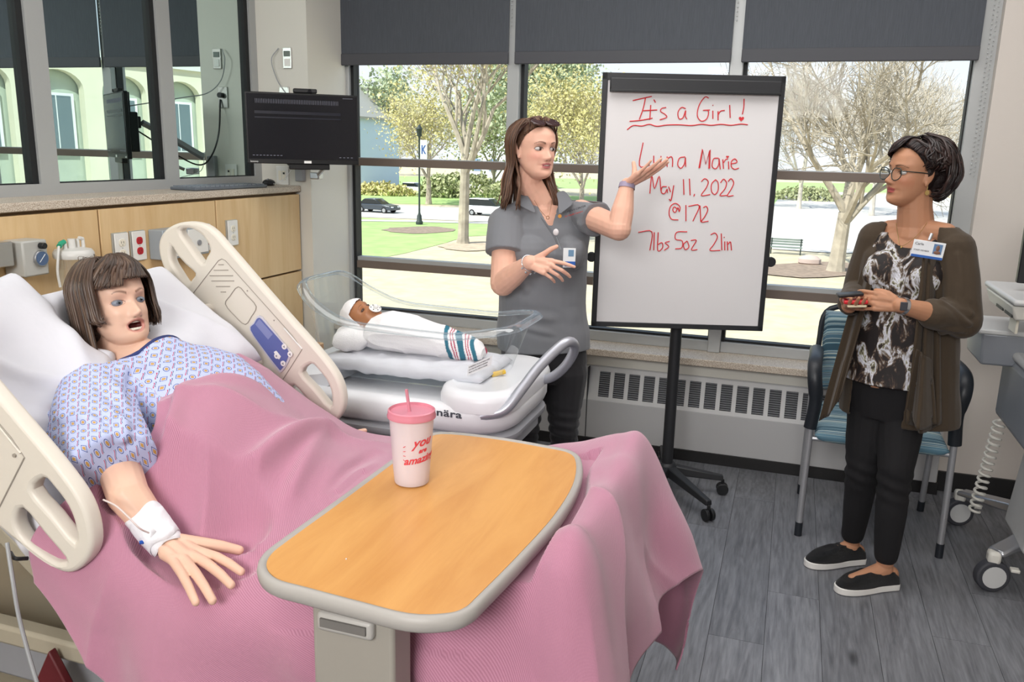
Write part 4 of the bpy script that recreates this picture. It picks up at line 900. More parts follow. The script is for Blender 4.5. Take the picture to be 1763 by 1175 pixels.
for x in (-1.63, -.87):
    for y in (2.455, 2.945): MB().tube([(x, y-.018, .055), (x, y+.018, .055)], .055, 16).build('caster', m_gp, bs, bevel=.006)
MB().tube(smoothline([(-1.60, 2.40, .60), (-1.45, 2.37, .545), (-1.25, 2.36, .53), (-1.0, 2.37, .53), (-.88, 2.42, .56)], 6), .014, 10).build('bumper_bar', m_lav, bs)
MB().tube(smoothline([(-1.62, 2.42, .60), (-1.5, 2.40, .595), (-1.1, 2.40, .60)], 6), .006, 8).build('rail_line', m_black, bs)
text_obj('nära', .034, (-1.048, 2.3975, .722), (1, 0, -.0), (0, 0, 1), mat('logo_grey', '4c5058', .4), bs, bold=.0008, sx=1.45, space=1.05)
yt = P(857, 646, 2.66); MB().tube([yt+Vector((-.02, -.01, .0)), yt+Vector((.02, .02, .01))], .009, 10).build('yellow_tube', mat('yellow_plug', 'e0b637', .4), bs)
hp = [P(828, 717, 2.43), P(868, 706, 2.45), P(900, 668, 2.50), P(930, 630, 2.56), P(968, 594, 2.63), P(985, 590, 2.68), P(988, 605, 2.74), P(972, 632, 2.79), P(945, 652, 2.83), P(908, 656, 2.85)]
MB().tube(smoothline(hp, 6), .0175, 14).build('push_handle', mat('satin_handle', 'b4b6bf', .35, metal=.55), bs)
for a, q in ((hp[0], P(812, 716, 2.45)), (hp[-1], P(893, 655, 2.85))): MB().tube([q, a], [.024, .020], 14).build('handle_socket', m_gp, bs, bevel=.003)
# tub
def rimz(u, near): # u 0 left .. 1 right
    xs = [0, .13, .37, .65, .87, 1.]; zn = [1.105, 1.025, .966, .962, .995, 1.008]
    return float(np.interp(u, xs, zn))
N_ = 96; rim = []; flo = []
for k in range(N_):
    t = 2*math.pi*k/N_; ct, st = math.cos(t), math.sin(t); ex = .42
    x = abs(ct)**ex*(1 if ct > 0 else -1); y = abs(st)**ex*(1 if st > 0 else -1)
    u = (x+1)/2
    flo.append(Vector((-1.26+x*.335, 2.70+y*.165, .775)))
    rim.append(Vector((-1.235+x*.392+(-.03 if x < 0 else .0)*abs(x)**6*.5, 2.70+y*.205, 0)))
zs = [rimz((r_.x+1.63)/.79, 0) for r_ in rim]; zs = [sum(zs[(i+j) % N_] for j in range(-4, 5))/9 for i in range(N_)]
for r_, z in zip(rim, zs): r_.z = z
rows = []
for s in (0, .04, .12, .3, .55, .8, .93, 1.0):
    rows.append([flo[k].lerp(rim[k], s) if s not in (0, .04) else (flo[k]*1.0+Vector((0, 0, .0 if s == 0 else .006))) for k in range(N_)])
tb_ = MB(); tb_.loft([[Vector((-1.26+(p.x+1.26)*.9, 2.7+(p.y-2.7)*.85, .768)) for p in flo]]+rows, cap=False)
fo = [Vector((-1.26+(p.x+1.26)*.9, 2.7+(p.y-2.7)*.85, .768)) for p in flo]; tb_.add(fo, [tuple(range(N_))])
tb_.build('tub', m_clear, bs, sharp=None)
lip = [Vector((-1.235+(p.x+1.235)*1.055, 2.7+(p.y-2.7)*1.11, p.z-.006)) for p in rim]; lip2 = [Vector((-1.235+(p.x+1.235)*1.065, 2.7+(p.y-2.7)*1.13, p.z-.016)) for p in rim]
MB().loft([rim, [a.lerp(b2, .5)+Vector((0, 0, .005)) for a, b2 in zip(rim, lip)], lip, lip2], cap=False).build('tub_lip', m_clear_rim, bs, sharp=None)
MB().tube(rim, .0028, 6, closed=True).build('rim_edge', m_clear_rim, bs)
MB().tube(lip2, .0022, 6, closed=True).build('rim_edge', m_clear_rim, bs)
# warning label on the tub end
lx = [P(x, y, 2.513) for x, y in ((804, 648), (846, 630), (848, 612), (806, 630))]
m_lab = mat('label_film', 'dadcde', .5); MB().add([lx[0], lx[1], lx[2], lx[3]], [(0, 1, 2, 3)]).build('warning_label', m_lab, bs, smooth=False)
lu = (lx[1]-lx[0]).normalized()
for k, tx in enumerate(('WARNING: To avoid injury, make', 'sure that the basket is attached', 'Never use the child as a handle')):
    text_obj(tx, .0062, lx[3]+Vector((.003, -.0012, -.008-.009*k)), lu, (0, 0, 1), mat('label_print', '4a4a4c', .6), bs, name='warning_text', sx=.95)
# tub mattress, baby
def cushion(name, m, c, w, h, t, R=None, seed=1, amp=.003, p=6, parent=None):
    n = 36; us = np.linspace(-1, 1, n); U, W = np.meshgrid(us, us, indexing='ij'); e = np.clip((1-np.abs(U)**p)*(1-np.abs(W)**p), 0, 1)**.4; pts = []
    for s in (1, -1):
        q = np.stack([U*w/2, W*h/2, s*t/2*e], -1).reshape(-1, 3); q[:, 2] += s*(vnoise(q*40, seed)+.6*(1-np.abs(vnoise(q*np.array([18, 30, 1]), seed+2)))**4)*amp*e.reshape(-1); pts.append(q)
    V = np.concatenate(pts)
    if R is not None: V = V@np.array(R.transposed())
    V = V+np.array(c); F = []
    for s in (0, 1):
        for i in range(n-1):
            for j in range(n-1): a = s*n*n+i*n+j; q = (a, a+n, a+n+1, a+1); F.append(q if s == 0 else q[::-1])
    me = bpy.data.meshes.new(name); me.from_pydata(V.tolist(), [], F); bm = bmesh.new(); bm.from_mesh(me); bmesh.ops.remove_doubles(bm, verts=bm.verts, dist=1e-5); bm.to_mesh(me); bm.free()
    return mesh_obj(name, me, m, parent, smooth=True, sharp=None)
o = cushion('bassinet_mattress', m_sheet, (-1.26, 2.70, .812), .64, .315, .058, None, 4, .008); tag(o, 'thin white padded mattress inside the clear bassinet tub', 'mattress')

# ================================================================== monitor on its wall arm
m_scr = mat('dark_screen', '15161c', .18); m_bez = mat('monitor_bezel', '101113', .35)
ML = P(423, 220, 3.42); MR = P(616, 226, 3.73); mu_ = Vector((MR.x-ML.x, MR.y-ML.y, 0)); mwid = mu_.length; mu_.normalize(); mn = mu_.cross(Vector((0, 0, 1)))
zb_, zt_ = P(425, 281, 3.42).z, P(421, 157, 3.42).z; hM = zt_-zb_
mo = thing('monitor', 'black flat monitor showing a dark chart on a wall arm', 'monitor', ((ML.x+MR.x)/2, (ML.y+MR.y)/2, zb_))
o0 = Vector((ML.x, ML.y, zb_))
MB().prism([(0, 0), (mwid, 0), (mwid, hM), (0, hM)], .022, o0, mu_, (0, 0, 1)).build('housing', m_bez, mo, bevel=.003)
for ob in [bpy.data.objects['housing']]: pass
front = mn if mn.y < 0 else -mn
sc_ = MB().prism([(.008, .022), (mwid-.008, .022), (mwid-.008, hM-.008), (.008, hM-.008)], .001, o0+front*.0232, mu_, (0, 0, 1)).build('screen', m_scr, mo)
m_ui = mat('screen_tick', '6f717c', .4, emit=(.25, .26, .32, .25)); tk = MB()
def onscr(mb, u0, v0, u1, v1): mb.prism([(u0*mwid, v0*hM), (u1*mwid, v0*hM), (u1*mwid, v1*hM), (u0*mwid, v1*hM)], .0005, o0+front*.0250, mu_, (0, 0, 1))
for k in range(52): onscr(tk, .09+k*.0142, .845, .0925+k*.0142, .905)
for k in range(9): onscr(tk, .05+k*.03, .115, .068+k*.03, .122)
for k in range(4): onscr(tk, .82+k*.035, .10, .838+k*.035, .107)
onscr(tk, .86, .945, .95, .95)
tk.build('screen_marks', m_ui, sc_)
tk = MB(); onscr(tk, .08, .70, .84, .74); onscr(tk, .08, .64, .84, .66); tk.build('screen_band', mat('screen_violet', '191a26', .3), sc_)
text_obj('lenovo', .013, o0+mu_*.014+Vector((0, 0, .006))+front*.0236, mu_, (0, 0, 1), m_white, mo)
MB().prism([(.50*mwid, .004), (.565*mwid, .004), (.565*mwid, .016), (.50*mwid, .016)], .001, o0+front*.0236, mu_, (0, 0, 1)).build('asset_sticker', m_white, mo)
MB().box(o0+mu_*mwid*.55+Vector((0, 0, -.012))-front*.0, (.19, .03, .028), Matrix.Rotation(math.atan2(mu_.y, mu_.x), 3, 'Z')).build('lower_bar', m_bez, mo, bevel=.004)
# computer box behind, bracket and arm
bc = o0+mu_*mwid*.5+Vector((0, 0, hM*.5))-front*.05; Rz = Matrix.Rotation(math.atan2(mu_.y, mu_.x), 3, 'Z')
MB().box(bc+Vector((0, 0, -.03)), (.20, .045, .20), Rz).build('computer_box', m_black, mo, bevel=.006)
MB().box(bc-front*.035+Vector((0, 0, .02)), (.06, .03, .06), Rz).build('swivel_joint', m_black, mo, bevel=.005)
MB().tube([bc+mu_*-.02+Vector((0, 0, .06)), bc+mu_*-.02+Vector((0, .0, .17))], .004, 8).build('antenna', m_black, mo)
m_arm = mat('grey_arm', '9a9b9f', .4, metal=.2); pv = Vector((-2.50, 3.93, 1.46)); ja = bc-front*.06+Vector((0, 0, .02)); jm = Vector((-2.36, 3.86, 1.58))
MB().tube([ja, jm], .019, 4).build('arm_link', m_arm, mo, bevel=.004)
MB().tube([jm, pv+Vector((0, -.01, .03))], .02, 4).build('arm_link', m_arm, mo, bevel=.004)
MB().box((-2.525, 3.955, 1.44), (.05, .028, .12)).build('wall_plate', m_arm, mo, bevel=.004)
q0, q1 = P(536, 308, 3.94), P(563, 287, 3.86)
MB().box(P(545, 303, 3.93), (.055, .05, .035)).build('bracket_foot', m_chrome, mo, bevel=.006); MB().tube([P(548, 301, 3.9), P(556, 292, 3.86), P(563, 287, 3.8)], .01, 6).build('bracket_lever', m_chrome, mo)
cb = MB(); cb.tube(smoothline([Vector((-2.60, 3.955, 1.80)), Vector((-2.62, 3.9, 1.62)), Vector((-2.58, 3.88, 1.50)), Vector((-2.50, 3.88, 1.45)), Vector((-2.42, 3.80, 1.50)), bc], 8), .0045, 6)
o = cb.build('power_cable', m_black, None); tag(o, 'black power cable looping from the wall outlet to the monitor arm', 'cable')
cb = MB().tube(smoothline([Vector((-2.63, 3.952, 2.06)), Vector((-2.66, 3.93, 2.0)), Vector((-2.63, 3.93, 1.9)), Vector((-2.56, 3.9, 1.83)), Vector((-2.48, 3.8, 1.80)), bc+Vector((0, 0, .1))], 8), .003, 6)
o = cb.build('network_cable', m_cable, None); tag(o, 'thin grey network cable from the upper wall plate to the monitor', 'cable')
# webcam on top
wc = thing('webcam', 'small black webcam clipped on the top edge of the monitor', 'webcam', o0+mu_*mwid*.5+Vector((0, 0, hM)))
wr_ = o0+mu_*mwid*.53+Vector((0, 0, hM+.012))
MB().box(wr_+front*-.008, (.11, .03, .022), Rz).build('body', m_black, wc, bevel=.006)
MB().tube([wr_+front*.012+mu_*.02, wr_+front*.016+mu_*.02], .008, 14).build('lens', m_scr, wc)

# wall plates
m_steelp = mat('steel_plate', 'b9b8b4', .3, metal=.7); m_ivp = mat('ivory_receptacle', 'e7e2d2', .4); m_redp = mat('red_receptacle', 'b81f2c', .4); m_whp = mat('white_plate', 'e4e4e0', .4)
def outlet(name, label, c, nx, w, h, face, plate, th=.006, side=m_steelp, holes=True, grp=None, depth=.0):
    """duplex outlet; nx = outward normal"""
    n = Vector(nx); u = Vector((0, 0, 1)).cross(n).normalized(); c = Vector(c); root = thing(name, label, 'outlet', c, group=grp)
    def pr(poly, h_, off, nm, m_, par): return MB().prism(poly, h_, c+n*off, u, (0, 0, 1)).build(nm, m_, par, bevel=.0012 if h_ > .002 else 0, smooth=False)
    pr([(a, b_) for a, b_ in rrect(w, h, .003, 2)], th, 0, 'cover_plate', plate, root)
    if face:
        for sgn in (-1, 1):
            fc = pr(rrect(.034, .030, .012, 4, 0, sgn*.021), .0022, th, 'socket', face, root)
            for dx in (-.006, .006): pr([(dx-.001, sgn*.021-.003), (dx+.001, sgn*.021-.003), (dx+.001, sgn*.021+.006), (dx-.001, sgn*.021+.006)], .0004, th+.0023, 'slot', m_black, fc)
            pr(rrect(.004, .004, .0018, 2, 0, sgn*.021-.009), .0004, th+.0023, 'slot', m_black, fc)
        pr(rrect(.005, .005, .002, 2), .001, th, 'screw', m_steelp, root)
    return root
XO = -2.535
for (y, z, fc, lb) in ((2.658, 1.155, m_ivp, 'ivory duplex outlet first from the left on the maple panel'), (2.752, 1.155, m_redp, 'red emergency outlet beside the ivory one on the maple panel'),
                       (3.165, 1.15, m_redp, 'red outlet half hidden behind the loop of the bed rail'), (3.362, 1.155, m_ivp, 'ivory duplex outlet alone on the rightmost maple panel')):
    r0 = outlet('wall_outlet', lb, (XO, y, z), (1, 0, 0), .072, .118, fc, m_whp)
    MB().bx(XO, XO+.004, y-.045, y+.036, z-.062, z+.062).build('steel_backplate', m_steelp, r0)
    for ch in list(r0.children):
        if ch.name.startswith('cover_plate') or ch.name.startswith('socket') or ch.name.startswith('screw'): ch.matrix_parent_inverse = Matrix.Translation((.005, 0, 0)) @ ch.matrix_parent_inverse
gb = thing('gas_outlet_box', 'grey steel medical gas outlet box on the maple panel behind the bed rail', 'outlet box', (-2.5, 2.96, 1.155))
MB().bx(XO, XO+.075, 2.815, 3.10, 1.09, 1.215).build('box', mat('box_grey', '9aa3aa', .4), gb, bevel=.004)
MB().bx(XO+.075, XO+.079, 2.83, 2.955, 1.10, 1.205).bx(XO+.075, XO+.079, 2.965, 3.09, 1.10, 1.205).build('face_plate', m_whp, gb, bevel=.001)
text_obj('Vacuum', .013, (XO+.0795, 2.84, 1.185), (0, 1, 0), (0, 0, 1), mat('green_print', '2e7a52', .5), gb)
for y in (2.89, 3.03): MB().tube([(XO+.079, y, 1.145), (XO+.084, y, 1.145)], .012, 14).build('port', m_grey, gb)
m_pl2 = m_steelp
wp = thing('wall_plate', 'steel wall plate high on the pier above the monitor', 'wall plate', (-2.60, 3.965, 2.06)); c = P(495, 100, 3.965)
MB().bx(c.x-.026, c.x+.026, 3.960, 3.969, c.z-.052, c.z+.052).build('plate', m_steelp, wp, bevel=.002); MB().bx(c.x-.018, c.x+.018, 3.957, 3.961, c.z+.008, c.z+.035).build('jack', mat('jack_grey', '6f7a74', .5), wp); MB().bx(c.x-.016, c.x+.016, 3.957, 3.961, c.z-.04, c.z-.004).build('switch_pair', m_whp, wp)
c = P(490, 165, 3.965); wp = thing('wall_plate', 'steel outlet plate peeping over the top of the monitor', 'wall plate', c)
MB().bx(c.x-.03, c.x+.03, 3.960, 3.969, c.z-.065, c.z+.045).build('plate', m_steelp, wp, bevel=.002); MB().tube([(c.x, 3.96, c.z), (c.x, 3.93, c.z)], .014, 10).build('plug', m_black, wp)
c = P(489, 304, 3.965); wp = thing('wall_plate', 'white data wall plate just above the ledge under the monitor', 'wall plate', c)
MB().bx(c.x-.045, c.x+.03, 3.960, 3.969, c.z-.045, c.z+.055).build('plate', m_whp, wp, bevel=.002); MB().bx(c.x-.03, c.x-.012, 3.957, 3.961, c.z-.02, c.z+.03).bx(c.x-.005, c.x+.012, 3.957, 3.961, c.z-.02, c.z+.03).build('jack', m_ivp, wp); MB().bx(c.x+.0, c.x+.01, 3.955, 3.959, c.z+.012, c.z+.022).build('plug', m_black, wp)
# keyboard, mouse
kb = thing('keyboard', 'slim dark grey keyboard seen edge-on on the beige ledge', 'keyboard', (-2.62, 3.4, 1.358)); kR = Matrix.Rotation(math.radians(-4), 3, 'Z')
MB().box((-2.625, 3.42, 1.365), (.15, .50, .014), kR).build('body', mat('keyboard_grey', '5d636b', .4), kb, bevel=.004)
km = MB()
for i in range(5):
    for j in range(15): km.box(Vector((-2.625, 3.42, 1.374))+kR @ Vector((-.056+i*.028, -.225+j*.032, 0)), (.021, .026, .006), kR)
o = km.build('keys', mat('key_grey', '7b828a', .4), kb)
mc = fl_ = PZ(463, 318, 1.362); ms = thing('mouse', 'small black computer mouse on the ledge by the pier', 'mouse', mc)
MB().ball((mc.x, mc.y, 1.357+.014), (.032, .052, .020), Matrix.Rotation(math.radians(20), 3, 'Z'), 20).build('shell', m_black, ms); MB().tube([(mc.x+.01, mc.y-.03, 1.389), (mc.x+.008, mc.y-.016, 1.391)], .004, 8).build('scroll_wheel', m_grey, ms)
o = MB().tube(smoothline([Vector((mc.x-.02, mc.y+.05, 1.363)), Vector((-2.5, 3.72, 1.38)), Vector((-2.53, 3.85, 1.42)), Vector((-2.50, 3.93, 1.52))], 6), .002, 6).build('mouse_cable', m_white); tag(o, 'thin white cable rising from the mouse behind the monitor', 'cable')
# suction regulator and canister
sr = thing('suction_regulator', 'grey suction regulator with round gauge and black knob on the maple panel', 'regulator', (-2.48, 2.15, 1.18))
ra, rb = px_a, px_b = PX(40, 420, -2.44), PX(85, 425, -2.44)
MB().bx(-2.53, -2.44, PX(40, 440, -2.44).y, PX(83, 440, -2.44).y, PX(60, 466, -2.44).z-.02, PX(60, 414, -2.44).z).build('body', mat('regulator_grey', 'b3b3ae', .4), sr, bevel=.006)
gq = PX(69, 445, -2.44); MB().tube([gq, gq+Vector((.010, 0, 0))], .028, 24).build('gauge_ring', m_chrome, sr, bevel=.001)
gd = MB().tube([gq+Vector((.010, 0, 0)), gq+Vector((.0108, 0, 0))], .024, 24).build('gauge_dial', mat('dial_blue', '4f6485', .3), sr)
MB().tube([gq+Vector((.0115, -.012, -.012)), gq+Vector((.0115, .012, .014))], .0012, 5).build('needle', m_white, gd)
kq = PX(69, 423, -2.44); MB().tube([kq, kq+Vector((.022, 0, 0))], .011, 16).build('knob', m_black, sr, bevel=.002)
MB().bx(-2.535, -2.46, 1.9, PX(24, 440, -2.46).y, PX(10, 450, -2.46).z-.02, PX(10, 417, -2.46).z).build('rail_box', m_steelp, sr, bevel=.004)
cn = thing('suction_canister', 'clear suction canister with white lid ports and green connector behind the pillows', 'canister', (-2.44, 2.31, 1.15))
cc = PX(127, 440, -2.43); rr_ = .066
MB().lathe([(rr_*.80, -.12), (rr_*.86, .0), (rr_*.86, .001)], (cc.x, cc.y, cc.z-.01), 32).build('jar', clear_mat('canister_plastic', (.8, .82, .8), 1.2, .25), cn)
m_frl = mat('frosted_lid', 'd9d8d4', .35, alpha=.92)
MB().lathe([(rr_, -.012), (rr_*1.03, -.006), (rr_*1.03, .006), (rr_, .010), (rr_*.92, .018), (rr_*.5, .024), (0, .024)], (cc.x, cc.y, cc.z+.004), 32).build('lid', m_frl, cn)
for (dy, h, r_) in ((-.035, .036, .008), (-.005, .042, .015), (.022, .040, .007), (.046, .038, .007)): MB().tube([(cc.x, cc.y+dy, cc.z+.018), (cc.x, cc.y+dy, cc.z+.018+h)], [r_, r_*.85], 14).build('port', m_frl, cn)
MB().tube([(cc.x, cc.y+.046, cc.z+.055), (cc.x, cc.y+.03, cc.z+.06)], .007, 10).build('elbow_port', m_frl, cn)
MB().tube([(cc.x, cc.y-.035, cc.z+.052), (cc.x, cc.y-.052, cc.z+.047), (cc.x+.01, cc.y-.068, cc.z+.040)], .009, 12).build('green_connector', mat('green_fitting', '2f9c78', .4), cn)
MB().tube(smoothline([(cc.x+.01, cc.y-.07, cc.z+.04), (cc.x+.02, cc.y-.088, cc.z+.0), (cc.x+.02, cc.y-.095, cc.z-.05), (cc.x+.02, cc.y-.09, cc.z-.1)], 6), .0045, 8).build('tubing', m_frl, cn)

# ================================================================== whiteboard easel
m_bfr = mat('black_board_frame', '26272a', .45); m_brd = mat('whiteboard_enamel', 'd9d7d8', .22)
BL_ = P(1028, 340, 3.57); BR_ = P(1334, 350, 3.79); bu = Vector((BR_.x-BL_.x, BR_.y-BL_.y, 0)).normalized(); bn_ = Vector((0, 0, 1)).cross(bu); bn_ = -bn_ if bn_.y > 0 else bn_
def BP(x, y, off=0.):
    d = P(x, y, 1.)-Vector((0, 0, CAM_H)); o_ = Vector((0, 0, CAM_H)); q = Vector((BL_.x, BL_.y, 0))+bn_*off; t = (q-o_).dot(bn_)/d.dot(bn_); return o_+d*t
wbt = thing('whiteboard', 'white flip chart board in a black frame on a black rolling stand with red handwriting', 'whiteboard', (-.465, 3.84, 0))
def b2(x, y): q = BP(x, y); return ((q-BL_).dot(bu), q.z-BL_.z)
x0, zB = b2(1019, 560); x1, zT = b2(1352, 134); x0 = b2(1029, 340)[0]-.002; x1 = b2(1333, 350)[0]
zT = b2(1195, 128)[1]; zB = b2(1167, 566)[1]; fw = .022
bo = Vector((BL_.x, BL_.y, BL_.z))
def bprism(xa, xb, za, zb2, off, th, nm, m_, par, bev=.002):
    return MB().prism([(xa, za), (xb, za), (xb, zb2), (xa, zb2)], th, bo+bn_*(off), bu, (0, 0, 1)).build(nm, m_, par, bevel=bev) if bu.cross(Vector((0, 0, 1))).dot(bn_) > 0 else MB().prism([(xa, za), (xb, za), (xb, zb2), (xa, zb2)], -th, bo+bn_*off, bu, (0, 0, 1)).build(nm, m_, par, bevel=bev)
board = bprism(x0+.01, x1-.01, zB+.01, zT-.01, -.018, .018, 'board', m_brd, wbt, 0)
for a in ((x0, x0+fw, zB, zT), (x1-fw, x1, zB, zT), (x0, x1, zB, zB+fw), (x0, x1, zT-.03, zT)): bprism(*a, -.022, .028, 'frame_bar', m_bfr, wbt)
bprism(x0+.03, x1-.02, zT-.075, zT-.02, .004, .022, 'paper_clamp', m_bfr, wbt, .006)
bprism(x0+.03, x1-.02, zT-.078, zT-.068, .012, .018, 'clamp_lip', m_black, wbt, .002)
for xk in (x0-.012, x1+.012): MB().tube([bo+bu*xk+Vector((0, 0, b2(1330, 452)[1]))+bn_*-.025, bo+bu*xk+Vector((0, 0, b2(1330, 452)[1]))+bn_*-.005], .022, 14).build('clamp_knob', m_bfr, wbt, bevel=.003)
px0 = Vector((-.462, 3.80, 0))
MB().tube([px0+Vector((0, 0, .13)), px0+Vector((0, 0, 1.3))], .0265, 20).build('pole', m_bfr, wbt)
MB().tube([px0+Vector((0, 0, 1.1)), px0+Vector((.0, -.08, 1.1))], .03, 10).build('board_mount', m_bfr, wbt)
MB().lathe([(.05, .085), (.055, .10), (.05, .125), (.035, .14)], px0, 20).build('hub', m_bfr, wbt)
for dst in ((1221, 866), (1245, 822), (1105, 800), (1140, 765), (1100, 870)):
    q = PZ(dst[0], dst[1], .085); q = px0+(q-px0).normalized()*.34 if dst[0] in (1105, 1140, 1100) else q; q.z = .09
    d = (q-px0); d.z = 0; d = d.normalized(); s_ = Vector((-d.y, d.x, 0)); a = px0+d*.03; e = px0+d*.36 if dst[0] in (1105, 1140, 1100) else Vector((q.x, q.y, 0)); e.z = 0
    lg = MB().loft([[a+s_*.028+Vector((0, 0, .085)), a-s_*.028+Vector((0, 0, .085)), a-s_*.022+Vector((0, 0, .13)), a+s_*.022+Vector((0, 0, .13))], [e+s_*.017+Vector((0, 0, .07)), e-s_*.017+Vector((0, 0, .07)), e-s_*.013+Vector((0, 0, .095)), e+s_*.013+Vector((0, 0, .095))]]).build('leg', m_bfr, wbt, bevel=.005)
    cs = MB(); cs.tube([e-s_*.022+Vector((0, 0, .028)), e-s_*.006+Vector((0, 0, .028))], .028, 16).tube([e+s_*.006+Vector((0, 0, .028)), e+s_*.022+Vector((0, 0, .028))], .028, 16); cs.tube([e+Vector((0, 0, .03)), e+Vector((0, 0, .075))], .008, 8); cs.build('caster', m_black, lg, bevel=.003)
# handwriting, stroke by stroke
m_ink = mat('red_marker_ink', 'cf3037', .5)
S1 = """163,172 240,155|215,160 205,205 190,248|150,256 195,252 243,243|236,190 232,250|205,213 262,210|248,168 255,180|298,200 280,204 276,216 294,228 300,240 272,250|377,205 360,200 346,220 350,245 366,242 377,212 376,235 382,247|470,162 455,158 432,190 424,232 440,255 463,245 469,214 447,212 475,210|487,213 487,246|486,190 488,192|508,215 508,252|508,230 518,215 535,212|555,190 557,242|613,165 612,200 606,228|140,290 165,273 200,275 230,268 260,276 300,271 350,270 400,273 440,268 480,272 520,268 560,272 600,267 628,270|205,342 190,435 232,433|248,395 249,425 262,434 275,424 277,396|302,398 302,440|302,408 318,399 324,412 323,440|375,400 352,405 345,432 358,446 372,428 376,402 377,440|510,405 490,408 484,438 499,448 511,430 512,406 517,450|527,410 530,448|530,424 538,411 548,408|550,418 551,450|561,428 584,422 576,408 562,418 562,440 575,450 592,445|232,548 240,475 251,528 270,478 277,538|300,520 282,522 279,544 292,548 302,530 303,546|308,520 316,542|329,515 318,575 310,570|368,490 370,553|392,488 395,555|413,550 410,560|440,500 454,488 468,500 460,525 440,556 476,552|498,492 482,510 482,540 495,552 508,535 508,505 498,492|518,505 530,490 542,505 535,530 515,556 546,555|548,500 560,488 571,505 561,530 545,558 570,556|345,612 331,602 325,615 335,625 346,605 351,622 354,602 336,588 316,600 310,630 320,652 347,655|378,595 378,660|388,600 432,597 406,660|435,597 438,662|448,605 460,600 466,615 455,640 440,663 469,660|185,705 240,703 232,778|250,705 248,778|266,705 264,778 283,768 281,747 264,755|312,742 294,748 309,763 290,778|383,703 341,705 336,733 363,740 361,768 335,772|383,740 368,755 375,775 390,765 384,741|398,738 420,738 400,775 424,775|478,715 495,708 505,725 490,755 475,778 517,778|521,710 523,778|535,742 535,778|532,724 534,726|545,742 547,778|548,754 558,744 562,778"""
sc2 = 350/822.
def BPc(x, y): return BP(1020+x*sc2, 100+y*sc2, .0012)
for st in S1.split('|'):
    pts = [BPc(*map(float, q.split(','))) for q in st.split()]
    if len(pts) > 2: pts = smoothline(pts, 4)
    MB().tube(pts, .0024, 5).build('marker_stroke', m_ink, board)
for st in ("432,445 445,370 458,428 475,372 472,447",):
    MB().tube([BPc(*map(float, q.split(','))) for q in st.split()], .0042, 6).build('marker_stroke', m_ink, board)
def heart(x, y, s):
    pts = [(16*math.sin(t)**3, 13*math.cos(t)-5*math.cos(2*t)-2*math.cos(3*t)-math.cos(4*t)) for t in np.linspace(0, 2*math.pi, 24)[:-1]]
    q = BPc(x, y); MB().prism([(a*s, b_*s) for a, b_ in pts], .001, q, bu, (0, 0, 1)).build('marker_heart', m_ink, board)
heart(602, 246, .0007); heart(546, 400, .0004)

# ================================================================== armchair by the window
m_tube = mat('silver_tube', 'a7a8ac', .35, metal=.5); m_blk = mat('black_urethane', '1f2329', .42)
m_strip = mat('striped_upholstery', '5d7687', .85); nt, b = nodes(m_strip)
tc = nt.nodes.new('ShaderNodeTexCoord'); sp = nt.nodes.new('ShaderNodeSeparateXYZ'); nt.links.new(tc.outputs['Object'], sp.inputs[0])
ad = nt.nodes.new('ShaderNodeMath'); ad.operation = 'ADD'; nt.links.new(sp.outputs['Y'], ad.inputs[0]); nt.links.new(sp.outputs['Z'], ad.inputs[1])
w1 = nt.nodes.new('ShaderNodeTexNoise'); w1.noise_dimensions = '1D'; w1.inputs['Scale'].default_value = 26; w1.inputs['Detail'].default_value = 3; nt.links.new(ad.outputs[0], w1.inputs['W'])
r = nt.nodes.new('ShaderNodeValToRGB'); r.color_ramp.interpolation = 'CONSTANT'; nt.links.new(w1.outputs['Fac'], r.inputs[0])
els = r.color_ramp.elements; els[0].position = 0; els[0].color = (*srgb('33505f'), 1); els[1].position = .40; els[1].color = (*srgb('5f8496'), 1)
for p_, c_ in ((.46, '9fb3b4'), (.50, '44606e'), (.55, '7d93a0'), (.60, 'b9c3b9'), (.64, '4c6d80')): e_2 = els.new(p_); e_2.color = (*srgb(c_), 1)
nt.links.new(r.outputs[0], b.inputs['Base Color'])
ch = thing('armchair', 'guest chair with blue striped seat, black looped arms and silver legs under the window', 'chair', (.42, 3.72, 0))
for s, x in ((-1, .145), (1, .69)):
    MB().tube([(x+.015*-s*0, 3.515, .02), (x-s*.004, 3.525, .5)], .0135, 12).build('front_leg', m_tube, ch)
    MB().tube([(x, 3.514, .0), (x, 3.516, .06)], .0155, 12).build('foot', m_blk, ch)
    MB().tube([(x-s*.01, 3.99, .02), (x-s*.01, 3.93, .46), (x-s*.012, 3.95, .70)], .0135, 12).build('rear_leg', m_tube, ch)
    MB().tube([(x-s*.01, 3.992, .0), (x-s*.01, 3.985, .05)], .0155, 12).build('foot', m_blk, ch)
    arm = smoothline([(x-s*.002, 3.522, .48), (x-s*.012, 3.51, .60), (x+s*.0, 3.50, .69), (x+s*.005, 3.535, .745), (x-s*.0, 3.62, .765), (x-s*.005, 3.80, .755), (x-s*.01, 3.93, .72)], 6)
    MB().tube(arm, [.019]*8+[.021]*(len(arm)-14)+[.018]*6, 12, flat=1.35).build('arm_loop', m_blk, ch)
MB().tube([(.15, 3.53, .435), (.685, 3.53, .435)], .011, 10).tube([(.15, 3.92, .42), (.685, 3.92, .42)], .011, 10).build('seat_rail', m_tube, ch)
cushion('seat', m_strip, (.417, 3.71, .462), .50, .46, .075, None, 8, .0008, 8, ch)
cushion('backrest', m_strip, (.417, 3.955, .72), .48, .38, .05, Matrix.Rotation(math.radians(97), 3, 'X'), 9, .0008, 8, ch)
MB().tube(smoothline([(.17, 3.965, .52), (.165, 3.985, .75), (.20, 4.0, .905), (.42, 4.01, .915), (.64, 4.0, .905), (.67, 3.985, .75), (.665, 3.965, .52)], 6), .013, 10).build('back_frame', m_blk, ch)

